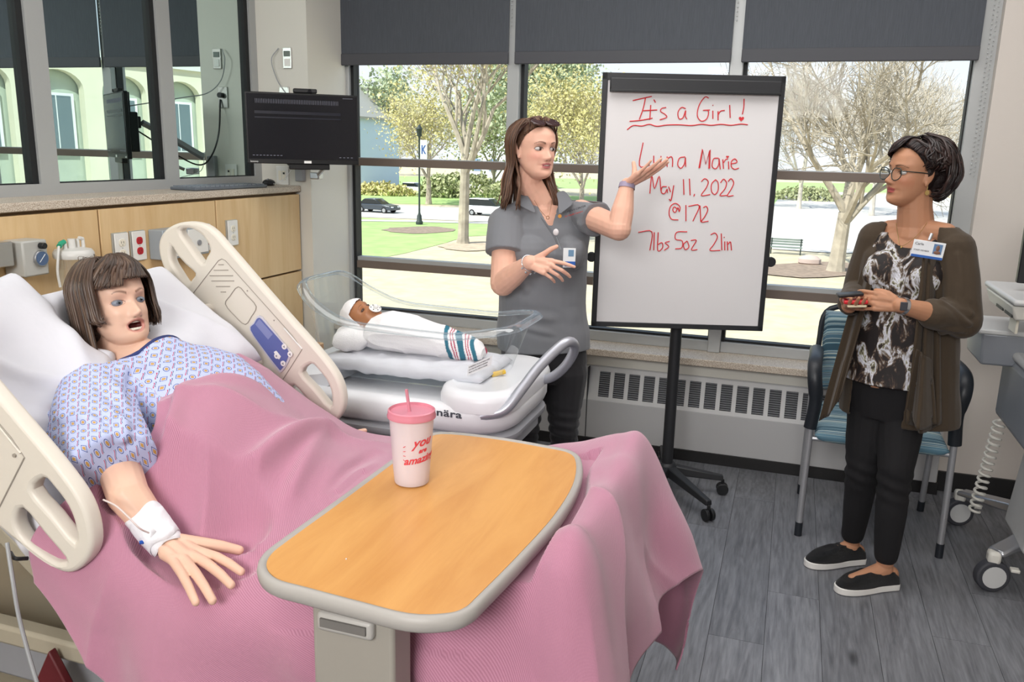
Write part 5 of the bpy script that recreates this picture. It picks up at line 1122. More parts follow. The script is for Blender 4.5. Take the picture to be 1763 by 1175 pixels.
# ================================================================== workstation cart at the right edge
m_cg = mat('cart_grey', '8c9097', .4, metal=.1); m_cl = mat('cart_light', 'c3c4c4', .4); m_cw = mat('cart_white', 'd6d4cc', .4)
ca = thing('medical_cart', 'grey rolling workstation cart with drawers and large casters at right edge', 'cart', (1.12, 3.55, 0))
MB().box((1.08, 3.48, .70), (.46, .50, .27)).build('drawer_unit', m_cg, ca, bevel=.03, seg=3)
MB().box((1.08, 3.48, .85), (.47, .51, .035)).build('drawer_top', m_cl, ca, bevel=.015, seg=3)
for z in (.66, .76): MB().bx(.86, 1.30, 3.222, 3.232, z-.04, z+.04).build('drawer', m_cl, ca, bevel=.005)
MB().bx(1.05, 1.15, 3.62, 3.72, .2, 1.15).build('column', m_cg, ca, bevel=.01)
MB().box((1.10, 3.50, 1.10), (.70, .50, .022)).build('worktop', m_cl, ca, bevel=.010, seg=3)
o = MB().box((1.07, 3.50, 1.06), (.60, .42, .055), top=1.06).build('worktop_tray', m_cw, ca, bevel=.008)
for i in range(4): MB().box((.768+.0, 3.36+i%2*.14, 1.065-.02*(i//2)), (.012, .11, .010)).build('vent_slot', m_black, o)
MB().box((.80, 3.42, 1.0), (.01, .10, .06)).build('tray_tab', m_ivp, ca, bevel=.003)
b_ = MB().box((.84, 3.70, .87), (.20, .28, .13), top=1.12).build('side_bin', m_cg, ca, bevel=.01); MB().box((.84, 3.70, .94), (.25, .33, .02)).build('bin_rim', m_cl, b_, bevel=.006)
MB().bx(1.04, 1.14, 3.52, 3.62, .25, .6).build('lower_column', m_cl, ca, bevel=.01)
MB().box((1.07, 3.42, .33), (.32, .34, .34), top=.85).build('battery_housing', m_cl, ca, bevel=.03, seg=3)
for e in (PZ(1650, 878, .07), PZ(1708, 985, .075), Vector((1.45, 3.25, .07)), Vector((1.45, 3.95, .07))):
    hub_ = Vector((1.12, 3.58, .18)); d = e-hub_; d.z = 0; d.normalize(); s_ = Vector((-d.y, d.x, 0)); e = Vector((e.x, e.y, 0))
    MB().loft([[hub_+s_*.05+Vector((0, 0, 0)), hub_-s_*.05, hub_-s_*.04+Vector((0, 0, .05)), hub_+s_*.04+Vector((0, 0, .05))], [e+s_*.035+Vector((0, 0, .145)), e-s_*.035+Vector((0, 0, .145)), e-s_*.03+Vector((0, 0, .165)), e+s_*.03+Vector((0, 0, .165))]]).build('base_leg', m_chrome, ca, bevel=.008)
    w_ = Vector((.25, -1, 0)).normalized(); cs = MB().tube([e-w_*.02+Vector((0, 0, .062)), e+w_*.02+Vector((0, 0, .062))], .062, 24).build('caster', mat('caster_rubber', '3b3c42', .6), ca, bevel=.008, seg=3)
    MB().tube([e+w_*.021+Vector((0, 0, .062)), e+w_*.024+Vector((0, 0, .062))], .043, 24).build('wheel_disc', m_cl, cs)
    MB().box(e+Vector((0, .0, .135))-w_*.005, (.045, .05, .05)).build('caster_fork', m_cw, cs, bevel=.012)
    MB().box(e+Vector((.07, -.01, .10)), (.03, .03, .012)).build('brake_tab', m_cw, cs, bevel=.003)
cm = thing('cart_monitor', 'black monitor edge standing on the cart worktop at the right edge', 'monitor', (.98, 3.5, 1.11)); q = P(1757, 440, 3.5)
MB().bx(q.x, q.x+.45, 3.49, 3.52, 1.14, 1.42).build('panel', m_black, cm, bevel=.004); MB().bx(q.x+.1, q.x+.3, 3.44, 3.56, 1.112, 1.122).bx(q.x+.18, q.x+.22, 3.5, 3.53, 1.12, 1.2).build('stand', m_cl, cm, bevel=.003)
co = [Vector((P(1716, 760, 3.6).x+.02*math.cos(t), 3.6+.02*math.sin(t), .58-.0042*t)) for t in np.linspace(0, 2*math.pi*15, 210)]
co = [Vector((v.x-(.58-v.z)*.10, v.y, v.z)) for v in co]
o = MB().tube([co[0]+Vector((0, 0, .1))]+co, .0055, 6).build('coiled_cord', m_cw); tag(o, 'white coiled power cord hanging beside the cart', 'cord')
# low wooden cabinet glimpsed between bed rail and bassinet
wc = thing('bedside_cabinet', 'maple bedside cabinet glimpsed between the far bed rail and the bassinet', 'cabinet', (-2.2, 3.25, 0))
MB().bx(-2.45, -1.92, 2.62, 3.1, .05, .70).build('body', m_maple, wc, bevel=.004); MB().bx(-2.46, -1.90, 2.60, 3.12, .70, .73).build('top', m_table_wood, wc, bevel=.004)
for z in (.2, .42, .62): MB().bx(-2.42, -1.95, 2.61, 2.62, z-.09, z+.07).build('drawer', m_maple, wc, bevel=.003)
MB().bx(-2.4, -1.95, 2.66, 3.06, 0, .05).build('plinth', m_base, wc)
# ================================================================== figures
def remesh(name, mb, voxel, smooth=2, adapt=0.):
    me = bpy.data.meshes.new('raw'); me.from_pydata(mb.v, [], mb.f)
    t = bpy.data.objects.new('tmp', me); COL.objects.link(t)
    r = t.modifiers.new('r', 'REMESH'); r.mode = 'VOXEL'; r.voxel_size = voxel; r.adaptivity = adapt
    if smooth: s = t.modifiers.new('s', 'SMOOTH'); s.factor = .5; s.iterations = smooth
    dg = bpy.context.evaluated_depsgraph_get(); out = bpy.data.meshes.new_from_object(t.evaluated_get(dg)); bpy.data.objects.remove(t); bpy.data.meshes.remove(me); out.name = name
    return out
def cap(mb, p0, r0, p1, r1, n=16):
    p0 = Vector(p0); p1 = Vector(p1); mb.ball(p0, r0, n=n); mb.ball(p1, r1, n=n); mb.tube([p0, p1], [r0, r1], n)
def chain(mb, pts, rs, n=16):
    for i in range(len(pts)-1): cap(mb, pts[i], rs[i], pts[i+1], rs[i+1], n)
def ellring(c, u, v, a, b, n=28, e=1.):
    out = []
    for k in range(n):
        t = 2*math.pi*k/n; ct, st = math.cos(t), math.sin(t)
        out.append(Vector(c)+u*(a*abs(ct)**e*(1 if ct >= 0 else -1))+v*(b*abs(st)**e*(1 if st >= 0 else -1)))
    return out
def loft_body(mb, rings): mb.loft(rings, cap=True)
def basis(fwd, up=(0, 0, 1)):
    """columns: forward, left, up"""
    f = Vector(fwd).normalized(); u = Vector(up); l = u.cross(f).normalized(); u = f.cross(l).normalized()
    M = Matrix.Identity(3)
    for i in range(3): M[i][0] = f[i]; M[i][1] = l[i]; M[i][2] = u[i]
    return M
def g2(y, z, y0, z0, sy, sz): return np.exp(-((y-y0)/sy)**2-((z-z0)/sz)**2)
def head_local(jaw=1., mouth=0., nose=1., cheek=1., smile=0., crown=1., n=110, m=120):
    Z = [-.118, -.112, -.104, -.09, -.07, -.05, -.03, 0, .03, .06, .085, .103, .112, .116]
    XF = [.035, .062, .078, .083, .081, .084, .085, .0835, .087, .082, .066, .042, .02, -.004]
    XB = [.02, .002, -.004, -.022, -.04, -.068, -.085, -.098, -.101, -.094, -.076, -.05, -.03, -.008]
    W = [.008, .024, .034, .047, .056, .061, .066, .071, .074, .071, .058, .038, .02, .003]
    a = np.linspace(0, np.pi, m); z = -.001-.117*np.cos(a)
    xf = np.interp(z, Z, XF); xb = np.interp(z, Z, XB); w = np.interp(z, Z, W)
    k = np.array([1, 2, 3, 2, 1.])/9
    sm_ = lambda q: np.convolve(np.pad(q, 2, 'edge'), k, 'valid')
    xf, xb, w = sm_(xf), sm_(xb), sm_(w)
    w = w*(1+(jaw-1)*np.clip((-z-.01)/.05, 0, 1)); zo = np.where(z > .02, .02+(z-.02)*crown, z)
    t = np.linspace(0, 2*np.pi, n, endpoint=False); ct, st = np.cos(t), np.sin(t); e = .92
    X = ((xf+xb)/2)[:, None]+((xf-xb)/2)[:, None]*np.sign(ct)*np.abs(ct)**e; Y = w[:, None]*np.sign(st)*np.abs(st)**e; ZZ = np.repeat(z[:, None], n, 1)
    fr = np.clip((X-.01)/.05, 0, 1)**.8; y = Y; zz = ZZ; ay = np.abs(y)
    d = .0085*nose*np.exp(-(y/.0095)**2)*np.clip(1-np.abs((zz+.012)/.03), 0, 1)+.0225*nose*g2(y, zz, 0, -.031, .0125, .0145)+.007*nose*(g2(ay, zz, .0125, -.036, .006, .007))
    d += -.0105*g2(ay, zz, .031, .002, .0165, .012)-.004*g2(ay, zz, .018, .004, .008, .010)
    d += .0045*g2(ay, zz, .029, .024, .022, .008)+.004*cheek*g2(ay, zz, .043, -.028, .018, .016)
    d += .0055*g2(y, zz, 0, -.055, .020, .0055)+.0065*g2(y, zz, 0, -.068, .017, .006)-.004*g2(y, zz, 0, -.078, .02, .005)+.005*g2(y, zz, 0, -.098, .018, .012)
    d += -.0035*g2(y, zz, 0, -.0615, .024, .0022)-.003*g2(y, zz, 0, -.047, .006, .006)
    d += -.0022*g2(ay, zz, .028, -.060, .006, .008)+smile*(.003*g2(ay, zz, .036, -.052, .010, .012)-.002*g2(ay, zz, .028, -.058, .005, .006))
    if mouth: d += -.03*mouth*np.clip(1.25-((y/.020)**2+((zz+.064)/.0125)**2), 0, 1)+.006*mouth*(g2(y, zz, 0, -.049, .020, .005)+g2(y, zz, 0, -.081, .018, .005))
    X = X+d*fr
    V = np.stack([X, Y, np.repeat(zo[:, None], n, 1)], -1).reshape(-1, 3); F = [(i*n+k_, i*n+(k_+1) % n, (i+1)*n+(k_+1) % n, (i+1)*n+k_) for i in range(m-1) for k_ in range(n)]
    F += [tuple(range(n))[::-1], tuple(range((m-1)*n, m*n))]
    return V, F
class Head:
    def __init__(s, c, fwd, up=(0, 0, 1), scale=1., **kw):
        s.c = Vector(c); s.R = basis(fwd, up); s.k = scale; s.kw = kw
    def w(s, p): return s.c+s.R @ (Vector(p)*s.k)
    def add(s, mb, ears=True):
        V, F = head_local(**s.kw); V2 = (V*s.k)@np.array(s.R.transposed())+np.array(s.c); mb.add([tuple(v) for v in V2], F)
        if ears:
            for sg in (-1, 1):
                Re = s.R @ Matrix.Rotation(sg*math.radians(-22), 3, 'Z') @ Matrix.Rotation(math.radians(-12), 3, 'Y')
                mb.ball(s.w((-.008, sg*.0735, -.004)), (.0165*s.k, .0055*s.k, .030*s.k), Re, 18)
                mb.ball(s.w((-.004, sg*.073, -.030)), (.008*s.k, .0055*s.k, .011*s.k), s.R, 12)
    def local(s, co): return ((co-np.array(s.c))@np.array(s.R))/s.k
def face_cols(L, base, col, lip, brow, blush=(0, 0, 0), bl=.0, lash=(.03, .02, .02), brow_h=.021, browarch=.004, mouth=0., lipfull=1., shadow=.0, browlen=.019, lashw=1., parted=0.):
    """paint lips, brows and lashes, plus shade in nostrils and lip crease; L = head-local coordinates"""
    x, y, z = L[:, 0], L[:, 1], L[:, 2]; ay = np.abs(y); inh = (x > .035) & (z > -.12) & (z < .11) & (ay < .08) & (x < .14)
    def mix(mask, c): col[:] = col*(1-mask[:, None])+np.array(c)*mask[:, None]
    f = inh.astype(float)
    if bl: mix(f*bl*g2(ay, z, .045, -.028, .020, .018), blush)
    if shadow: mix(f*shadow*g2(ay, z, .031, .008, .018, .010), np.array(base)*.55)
    if mouth:
        m1 = np.clip((1.35-((y/.0235)**2+((z+.064)/.0165)**2))*6, 0, 1); mix(f*m1, lip)
        m2 = np.clip((1.05-((y/.019)**2+((z+.064)/.0118)**2))*6, 0, 1); mix(f*m2, (.10, .012, .012))
    else:
        up_ = np.clip((1-((y/(.0245))**2+((z+.0575)/(.0058*lipfull+.0012*np.cos(y*150)))**2))*4, 0, 1)*(z > -.062); lo_ = np.clip((1-((y/.022)**2+((z+.0655)/(.0072*lipfull))**2))*4, 0, 1)*(z < -.0605)
        mix(f*np.maximum(up_, lo_), lip); mix(f*.75*np.exp(-((z+.0615+.0000)/.0011)**2)*(ay < .021), np.array(lip)*.25)  # lip colour, then crease shade painted as a dark line
    if parted: mix(f*np.clip((1-((y/.0175)**2+((z+.0618)/.0034)**2))*5, 0, 1), (.16, .03, .03)); mix(f*np.clip((1-((y/.014)**2+((z+.0606)/.0016)**2))*5, 0, 1), (.72, .68, .62))
    mix(f*.85*g2(ay, z, .0085, -.0425, .0035, .002), np.array(base)*.25)  # nostril shade put into the skin colour
    zb = brow_h+browarch*np.sin(np.clip((ay-.014)/.04, 0, 1)*math.pi)-(np.clip(ay-.040, 0, 1))*.35
    th = .0034*np.clip((.054-ay)/.03, .3, 1)
    mix(f*np.clip(1.4-np.abs(z-zb)/th, 0, 1)*(ay > .0125)*(ay < .0125+browlen*2+.001)*.85, brow)
    # lash line hugging the upper edge of the eye opening
    ez = .0062*np.sqrt(np.clip(1-((ay-.031)/.0155)**2, 0, 1)); on = (np.abs(ay-.031) < .0162)
    mix(f*on*np.clip(1.3-np.abs(z-.0008-ez)/(.0017*lashw), 0, 1)*.95, lash); mix(f*on*np.clip(1.2-np.abs(z+.0005+ez*.9)/.0009, 0, 1)*.5, lash)
def eyes(h, parent, gaze, iris=(.10, .06, .04), white=(.62, .60, .58), out=.0, r=(.0112, .0148, .0074), name='eye', pos=(.0655, .031, .0005)):
    g = Vector(gaze).normalized(); mt = MATS.get('eye_surface') or vmat('eye_surface', .12, spec=.6)
    for sg in (-1, 1):
        e = MB().ball((0, 0, 0), 1., None, 40); V = np.array(e.v); c = h.w((pos[0]+out, sg*pos[1], pos[2]))
        A = V*np.array(r)*h.k; A = A@np.array(h.R.transposed()); dirs = A/np.linalg.norm(A, axis=1)[:, None]
        me = bpy.data.meshes.new(name); me.from_pydata((A+np.array(c)).tolist(), [], e.f)
        # iris placed where the gaze axis leaves the eye, measured across the face
        q = V*np.array(r); gl = np.array(h.R.transposed() @ g); iy, iz = gl[1]/max(gl[0], .3)*.0060, gl[2]/max(gl[0], .3)*.004
        rad = np.sqrt((q[:, 1]-iy)**2+(q[:, 2]-iz)**2)/.0066; fr = q[:, 0] > 0; col = np.tile(np.array(white), (len(q), 1))
        col[fr & (rad < 1)] = iris; col[fr & (rad < .95)] = np.array(iris)*1.3; col[fr & (rad < .5)] = (.008, .008, .008)
        set_col(me, col); mesh_obj(name, me, mt, parent, True, True, None)
def hand(mb, Wp, D, N, right=True, k=1., curl=((10, 12, 8),)*4, spread=(6, 1, -4, -10), thumb=None, palm_th=.011, fr=.0082):
    D = Vector(D).normalized(); N = Vector(N); N = (N-D*N.dot(D)).normalized(); S = N.cross(D)*(-1 if right else 1); Wp = Vector(Wp)
    L = ((.043, .026, .020), (.047, .030, .021), (.044, .028, .021), (.034, .021, .018)); B = ((.088, .027), (.091, .009), (.086, -.0095), (.077, -.0275))
    tips = []
    for i in range(4):
        b0 = Wp+D*B[i][0]*k+S*B[i][1]*k
        cap(mb, Wp+D*.012*k+S*B[i][1]*.55*k, palm_th*1.05*k, b0, palm_th*.95*k, 10)
        a = math.radians(spread[i]); d = (D*math.cos(a)+S*math.sin(a)).normalized(); ax = d.cross(N).normalized(); p = b0; ang_ = 0; rr0 = fr*k*(1.05, 1.08, 1.03, .9)[i]
        for j in range(3):
            ang_ += math.radians(curl[i][j]); dd = d*math.cos(ang_)+N*math.sin(ang_); q = p+dd*L[i][j]*k; r1 = rr0*(1-.10*(j+1)); cap(mb, p, rr0*(1-.10*j), q, r1, 10); p = q
        tips.append(p)
    cap(mb, Wp+D*.03*k-S*.012*k, .014*k, Wp+D*.07*k-S*.015*k, .0125*k, 10); cap(mb, Wp+D*.03*k+S*.012*k, .0145*k, Wp+D*.07*k+S*.014*k, .0125*k, 10)
    if thumb is None: thumb = [(.020, .022, .004), (.050, .046, .010), (.078, .060, .012), (.100, .066, .012)]
    tp = [Wp+D*a*k+S*b_*k+N*c_*k for a, b_, c_ in thumb]; chain(mb, tp, [.0145*k, .0118*k, .0098*k, .0082*k], 10)
    return tips, tp
def finish(name, mb, voxel, smooth, m, parent, colfn=None, disp=None, keep=None, thick=0., ext=0):
    me = remesh(name, mb, voxel, smooth)
    if disp is not None:
        co = get_co(me); set_co(me, co+get_no(me)*disp(co)[:, None])
    if keep is not None:
        co = get_co(me); k_ = keep(co); bm = bmesh.new(); bm.from_mesh(me); bm.verts.ensure_lookup_table()
        bmesh.ops.delete(bm, geom=[bm.verts[i] for i in np.nonzero(~k_)[0]], context='VERTS')
        for _ in range(2):
            for v in [v for v in bm.verts if v.is_boundary and len(v.link_edges) > 1]:
                nb = [e.other_vert(v).co for e in v.link_edges if e.is_boundary]
                if len(nb) == 2: v.co = v.co*.4+(nb[0]+nb[1])*.3
        bm.to_mesh(me); bm.free()
    if colfn is not None: set_col(me, colfn(get_co(me)))
    o = mesh_obj(name, me, m, parent, True, True, None)
    if thick: s = o.modifiers.new('cloth', 'SOLIDIFY'); s.thickness = thick; s.offset = 0
    return o
def hair_cap(mb, h, rx=.107, ry=.083, rz=.106, zc=.018, keep_z=-.02, back=-.006):
    rz *= h.kw.get('crown', 1.)**.8
    mb.ball(h.w((back, 0, zc)), (rx*h.k, ry*h.k, rz*h.k), h.R, 32)
def HPt(h, az, el, off=0., rx=.106, ry=.083, rz=.104, c=(-.006, 0, .018)):
    a, e = math.radians(az), math.radians(el); rz *= h.kw.get('crown', 1.)**.8
    return h.w((c[0]+(rx+off)*math.cos(e)*math.cos(a), c[1]+(ry+off)*math.cos(e)*math.sin(a), c[2]+(rz+off)*math.sin(e)))
def strands(name, h, paths, rad, cols, m, parent, seed=1, n=5, jit=.003, sub=5, flat=.55):
    rg = random.Random(seed); mb = MB(); cc = []
    for pth in paths:
        pts = [Vector(p)+Vector((rg.uniform(-jit, jit), rg.uniform(-jit, jit), rg.uniform(-jit, jit))) for p in pth]; pts = smoothline(pts, sub); k = len(pts)
        r_ = rad*rg.uniform(.7, 1.25)*h.k; rs = [r_*(.55+.45*min(1, i/(k*.2)))*(1 if i < k*.75 else max(.12, 1-(i-k*.75)/(k*.25)*.88)) for i in range(k)]
        b0 = len(mb.v); mb.tube(pts, rs, n, flat=flat); c_ = cols[rg.randrange(len(cols))]; v = rg.uniform(.8, 1.25)
        cc += [[q*v for q in c_]]*(len(mb.v)-b0)
    me = bpy.data.meshes.new(name); me.from_pydata(mb.v, [], mb.f); set_col(me, cc); return mesh_obj(name, me, m, parent, True, True, None)

m_skin = vmat('skin', .48, sss=.08, bump=.05, bscale=500, spec=.35)
m_vinyl = vmat('dummy_vinyl_skin', .42, sss=.05, spec=.4)
m_hair = vmat('hair_strands', .38, spec=.5)

def lin(h): return np.array(srgb(h))
# ------------------------------------------------------------------ woman in the grey polo
SK = lin('e0b09a'); 
W1 = thing('person', 'woman in a grey polo shirt with sunglasses on her head, gesturing toward the whiteboard', 'person', (-.95, 3.25, 0))
f1 = Vector((.50, -.866, 0)).normalized(); l1 = Vector((-f1.y, f1.x, 0)); up = Vector((0, 0, 1))     # her left = +X side
hd1 = Head(P(921, 256, 3.20), (.80, -.60, -.02), (-.02, .03, 1), 1.0, jaw=1.05, nose=.85, crown=.88)
c1 = P(932, 380, 3.24); b1 = MB(); hd1.add(b1)
nk = P(930, 352, 3.25); ch1 = hd1.w((-.018, 0, -.075))
chain(b1, [ch1, hd1.w((-.03, 0, -.13)), nk, nk-up*.04], [.050, .050, .054, .065])
shR = P(872, 386, 3.14); shL = P(1000, 366, 3.31); elR = P(866, 488, 3.03); wrR = P(913, 452, 2.90); elL = P(1066, 394, 3.12); wrL = P(1080, 318, 3.18)
chain(b1, [shR, elR], [.054, .050]); chain(b1, [elR, elR.lerp(wrR, .35), wrR], [.048, .045, .027]); b1.ball(elR, .047, n=16)
chain(b1, [shL, elL], [.052, .046]); chain(b1, [elL, elL.lerp(wrL, .4), wrL], [.044, .043, .026])
tips, _ = hand(b1, wrR, P(985, 470, 2.84)-wrR, Vector((.0, .85, -.5)), True, .96, ((18, 14, 8), (34, 34, 18), (42, 40, 20), (46, 40, 20)), (9, 0, -5, -10), [(.018, .020, 0), (.045, .045, -.004), (.068, .068, -.01), (.088, .082, -.012)])
hand(b1, wrL, P(1146, 277, 3.12)-wrL, Vector((-.35, .45, .82)), False, .98, ((4, 4, 4), (2, 4, 4), (2, 5, 4), (6, 6, 4)), (4, 1, -2, -5), [(.016, .018, .012), (.028, .022, .036), (.036, .020, .060), (.040, .016, .080)])
# torso, legs
def torso(mb, rows, f, l, e=.9):
    mb.loft([ellring(c, l, f, a, b_, 28, e) for c, a, b_ in rows], cap=True)
def tc1(y, dx=0, Y=3.27): return P(933+dx, y, Y)
zn1 = [(P(935, 352, 3.27), .075, .055), (P(936, 366, 3.27), .150, .075), (P(936, 390, 3.26), .175, .098), (P(935, 430, 3.25), .172, .118), (P(934, 470, 3.25), .165, .115), (P(934, 520, 3.25), .165, .112), (P(935, 580, 3.26), .175, .118), (P(937, 625, 3.27), .170, .118)]
torso(b1, zn1, f1, l1)
hipR = P(905, 640, 3.25); hipL = P(972, 640, 3.29); knR = Vector((-.99, 3.19, .44)); knL = Vector((-.84, 3.27, .44)); anR = Vector((-1.03, 3.28, .09)); anL = Vector((-.85, 3.36, .09))
chain(b1, [hipR, knR, anR], [.080, .05, .035]); chain(b1, [hipL, knL, anL], [.080, .05, .035])
def foot(mb, an, d, r=.034):
    d = Vector(d).normalized(); chain(mb, [an-up*.03, an+d*.05-up*.045, an+d*.13-up*.06], [r, r*.95, r*.7]); mb.ball(an-d*.03-up*.05, r*.95)
foot(b1, anR, (.3, -1, 0)); foot(b1, anL, (.5, -1, 0))
def col1(co):
    c = np.tile(SK, (len(co), 1)); L = hd1.local(co); c *= (1+.04*vnoise(co*60, 4))[:, None]
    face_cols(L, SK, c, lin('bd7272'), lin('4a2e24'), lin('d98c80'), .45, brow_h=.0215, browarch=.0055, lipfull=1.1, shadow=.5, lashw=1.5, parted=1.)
    return c
finish('body', b1, .0026, 3, m_skin, W1, col1)
eyes(hd1, W1, (.93, -.34, .0), iris=(.05, .03, .025), white=(.52, .50, .49), r=(.0112, .0158, .0078))
# polo shirt
def grown(zn, g, gb=None): return [(c, a+g, b_+(gb if gb is not None else g)) for c, a, b_ in zn]
s1 = MB(); rows = [(P(931, 343, 3.28), .070, .060)]+grown(zn1[1:], .014, .016); rows[-1] = (P(936, 598, 3.26), .195, .140); rows[-2] = (P(935, 570, 3.26), .193, .138)
torso(s1, rows, f1, l1)
b_s = f1*.085
for sg in (-1, 1): s1.ball(P(935, 432, 3.25)+f1*.075+l1*.075*sg, (.085, .085, .078), None, 20)
for a, b_, t_end, r0, r1 in ((shR, elR, .50, .070, .078), (shL, elL, .42, .066, .070)):
    s1.ball(a, r0, n=18); e_ = a.lerp(b_, t_end); s1.tube([a, e_], [r0, r1], 20)
cap(s1, shR, .062, P(905, 362, 3.22), .05); cap(s1, shL, .060, P(965, 356, 3.29), .05)
CR1 = [(P(905, 480, 3.13), P(960, 455, 3.12), .012, .006), (P(900, 540, 3.12), P(1000, 560, 3.15), .016, .006), (P(890, 560, 3.1), P(985, 585, 3.15), .012, .005), (P(1000, 420, 3.2), P(985, 560, 3.15), .016, .005), (P(880, 430, 3.1), P(905, 500, 3.1), .014, .006), (P(1000, 385, 3.2), P(960, 430, 3.12), .014, .005), (P(868, 470, 3.1), P(905, 455, 3.1), .010, .005)]
def creases(co, lst):
    d = np.zeros(len(co))
    for a, b_, w_, am in lst:
        a = np.array(a); ab = np.array(b_)-a; L = np.linalg.norm(ab); t = ab/L; rel = co-a; s = np.clip(rel@t, 0, L); dist = np.linalg.norm(rel-s[:, None]*t, axis=1); d += am*np.exp(-(dist/w_)**2)-am*.6*np.exp(-((dist-w_*1.6)/w_)**2)
    return d
def fold1(co): return vnoise(co*np.array([7, 7, 12]), 21)*.0045+vnoise(co*np.array([16, 16, 26]), 22)*.0016+creases(co, CR1)
vA, vB = P(925, 338, 3.12), P(957, 392, 3.09)
def toL1(co): q = co-np.array(P(936, 392, 3.26)); return q@np.array(l1), q@np.array(f1), q[:, 2]
zV = vB.z; 
def keep1(co):
    y, x, z = toL1(co); zz = co[:, 2]; h_ = np.clip((zz-zV)/.17, 0, 1)
    return ~((x > .0) & (np.abs(y) < .008+.075*h_) & (zz > zV)) & ~((zz > nk.z+.018))
m_polo = mat('grey_polo_knit', '74767b', .8, bump=.08, bscale=500, sheen=.2)
finish('polo_shirt', s1, .0042, 3, m_polo, W1, None, fold1, keep1, .003)
# collar leaves, placket and badge pieces
def leaf(pts, m_, par, nm, th=.004):
    me = MB(); n_ = len(pts[0]); v = [Vector(p) for row in pts for p in row]; F = [(i*n_+j, i*n_+j+1, (i+1)*n_+j+1, (i+1)*n_+j) for i in range(len(pts)-1) for j in range(n_-1)]
    me.add(v, F); o = me.build(nm, m_, par, sharp=None); s = o.modifiers.new('t', 'SOLIDIFY'); s.thickness = th; sb = o.modifiers.new('s', 'SUBSURF'); sb.levels = 2; sb.render_levels = 2; return o
m_collar = mat('polo_collar', '6c6e73', .8, bump=.1, bscale=500)
leaf([[P(955, 330, 3.22), P(962, 346, 3.18), P(960, 375, 3.13)], [P(966, 328, 3.24), P(976, 345, 3.20), P(972, 362, 3.16)], [P(972, 326, 3.28), P(985, 342, 3.24), P(988, 352, 3.20)]], m_collar, W1, 'collar')
leaf([[P(908, 333, 3.20), P(915, 347, 3.14), P(928, 372, 3.11)], [P(898, 332, 3.22), P(901, 345, 3.14), P(910, 362, 3.11)], [P(890, 333, 3.24), P(888, 345, 3.16), P(884, 349, 3.14)]], m_collar, W1, 'collar')
leaf([[P(928, 370, 3.105), P(932, 372, 3.10)], [P(940, 390, 3.09), P(946, 390, 3.085)], [P(954, 408, 3.075), P(962, 406, 3.07)], [P(958, 424, 3.065), P(966, 422, 3.062)]], m_collar, W1, 'placket', .003)
# embroidered logo on the left chest
lc = P(967, 374, 3.055); lux = (P(1005, 362, 3.10)-lc).normalized(); 
m_lg = mat('logo_thread_dark', '33343a', .8); m_lr = mat('logo_thread_red', 'b23a34', .8); m_lo = mat('logo_thread_orange', 'c78a3d', .8)
text_obj('WOMEN\u2019S CENTER', .0105, lc+Vector((.006, -.014, .012)), lux, up, m_lg, W1, 'embroidery', .0008, sx=1.05); text_obj('for Health Careers', .0095, lc+Vector((.016, -.014, .0)), lux, up, m_lr, W1, 'embroidery', .0008)
MB().tube([lc+Vector((-.004, -.010, .004)), lc+Vector((-.004, -.014, .004))], .007, 14).build('embroidered_seal', m_lo, W1)
# trousers
p1 = MB(); torso(p1, [(P(936, 590, 3.26), .178, .122), (P(937, 620, 3.27), .184, .128), (P(938, 650, 3.28), .170, .120)], f1, l1)
for hp_, kn_, an_ in ((hipR, knR, anR), (hipL, knL, anL)):
    chain(p1, [hp_, hp_.lerp(kn_, .5), kn_, kn_.lerp(an_, .45), an_+up*.01], [.098, .082, .062, .058, .043])
def foldp(co): return vnoise(co*np.array([8, 8, 14]), 31)*.003+np.exp(-((co[:, 2]-.44)/.08)**2)*np.sin(co[:, 2]*150+co[:, 0]*20)*.0035
m_trouser = mat('black_stretch_twill', '1d1c20', .8, sheen=.15)
finish('trousers', p1, .006, 3, m_trouser, W1, None, foldp)
m_shoe = mat('black_shoe', '151517', .5)
for an_, d in ((anR, (.3, -1, 0)), (anL, (.5, -1, 0))):
    q = MB(); d = Vector(d).normalized(); chain(q, [an_-d*.03-up*.05, an_+d*.05-up*.05, an_+d*.15-up*.062], [.040, .040, .027]); 
    me_o = finish('shoe', q, .005, 3, m_shoe, W1, None, None, lambda co: co[:, 2] > .001)
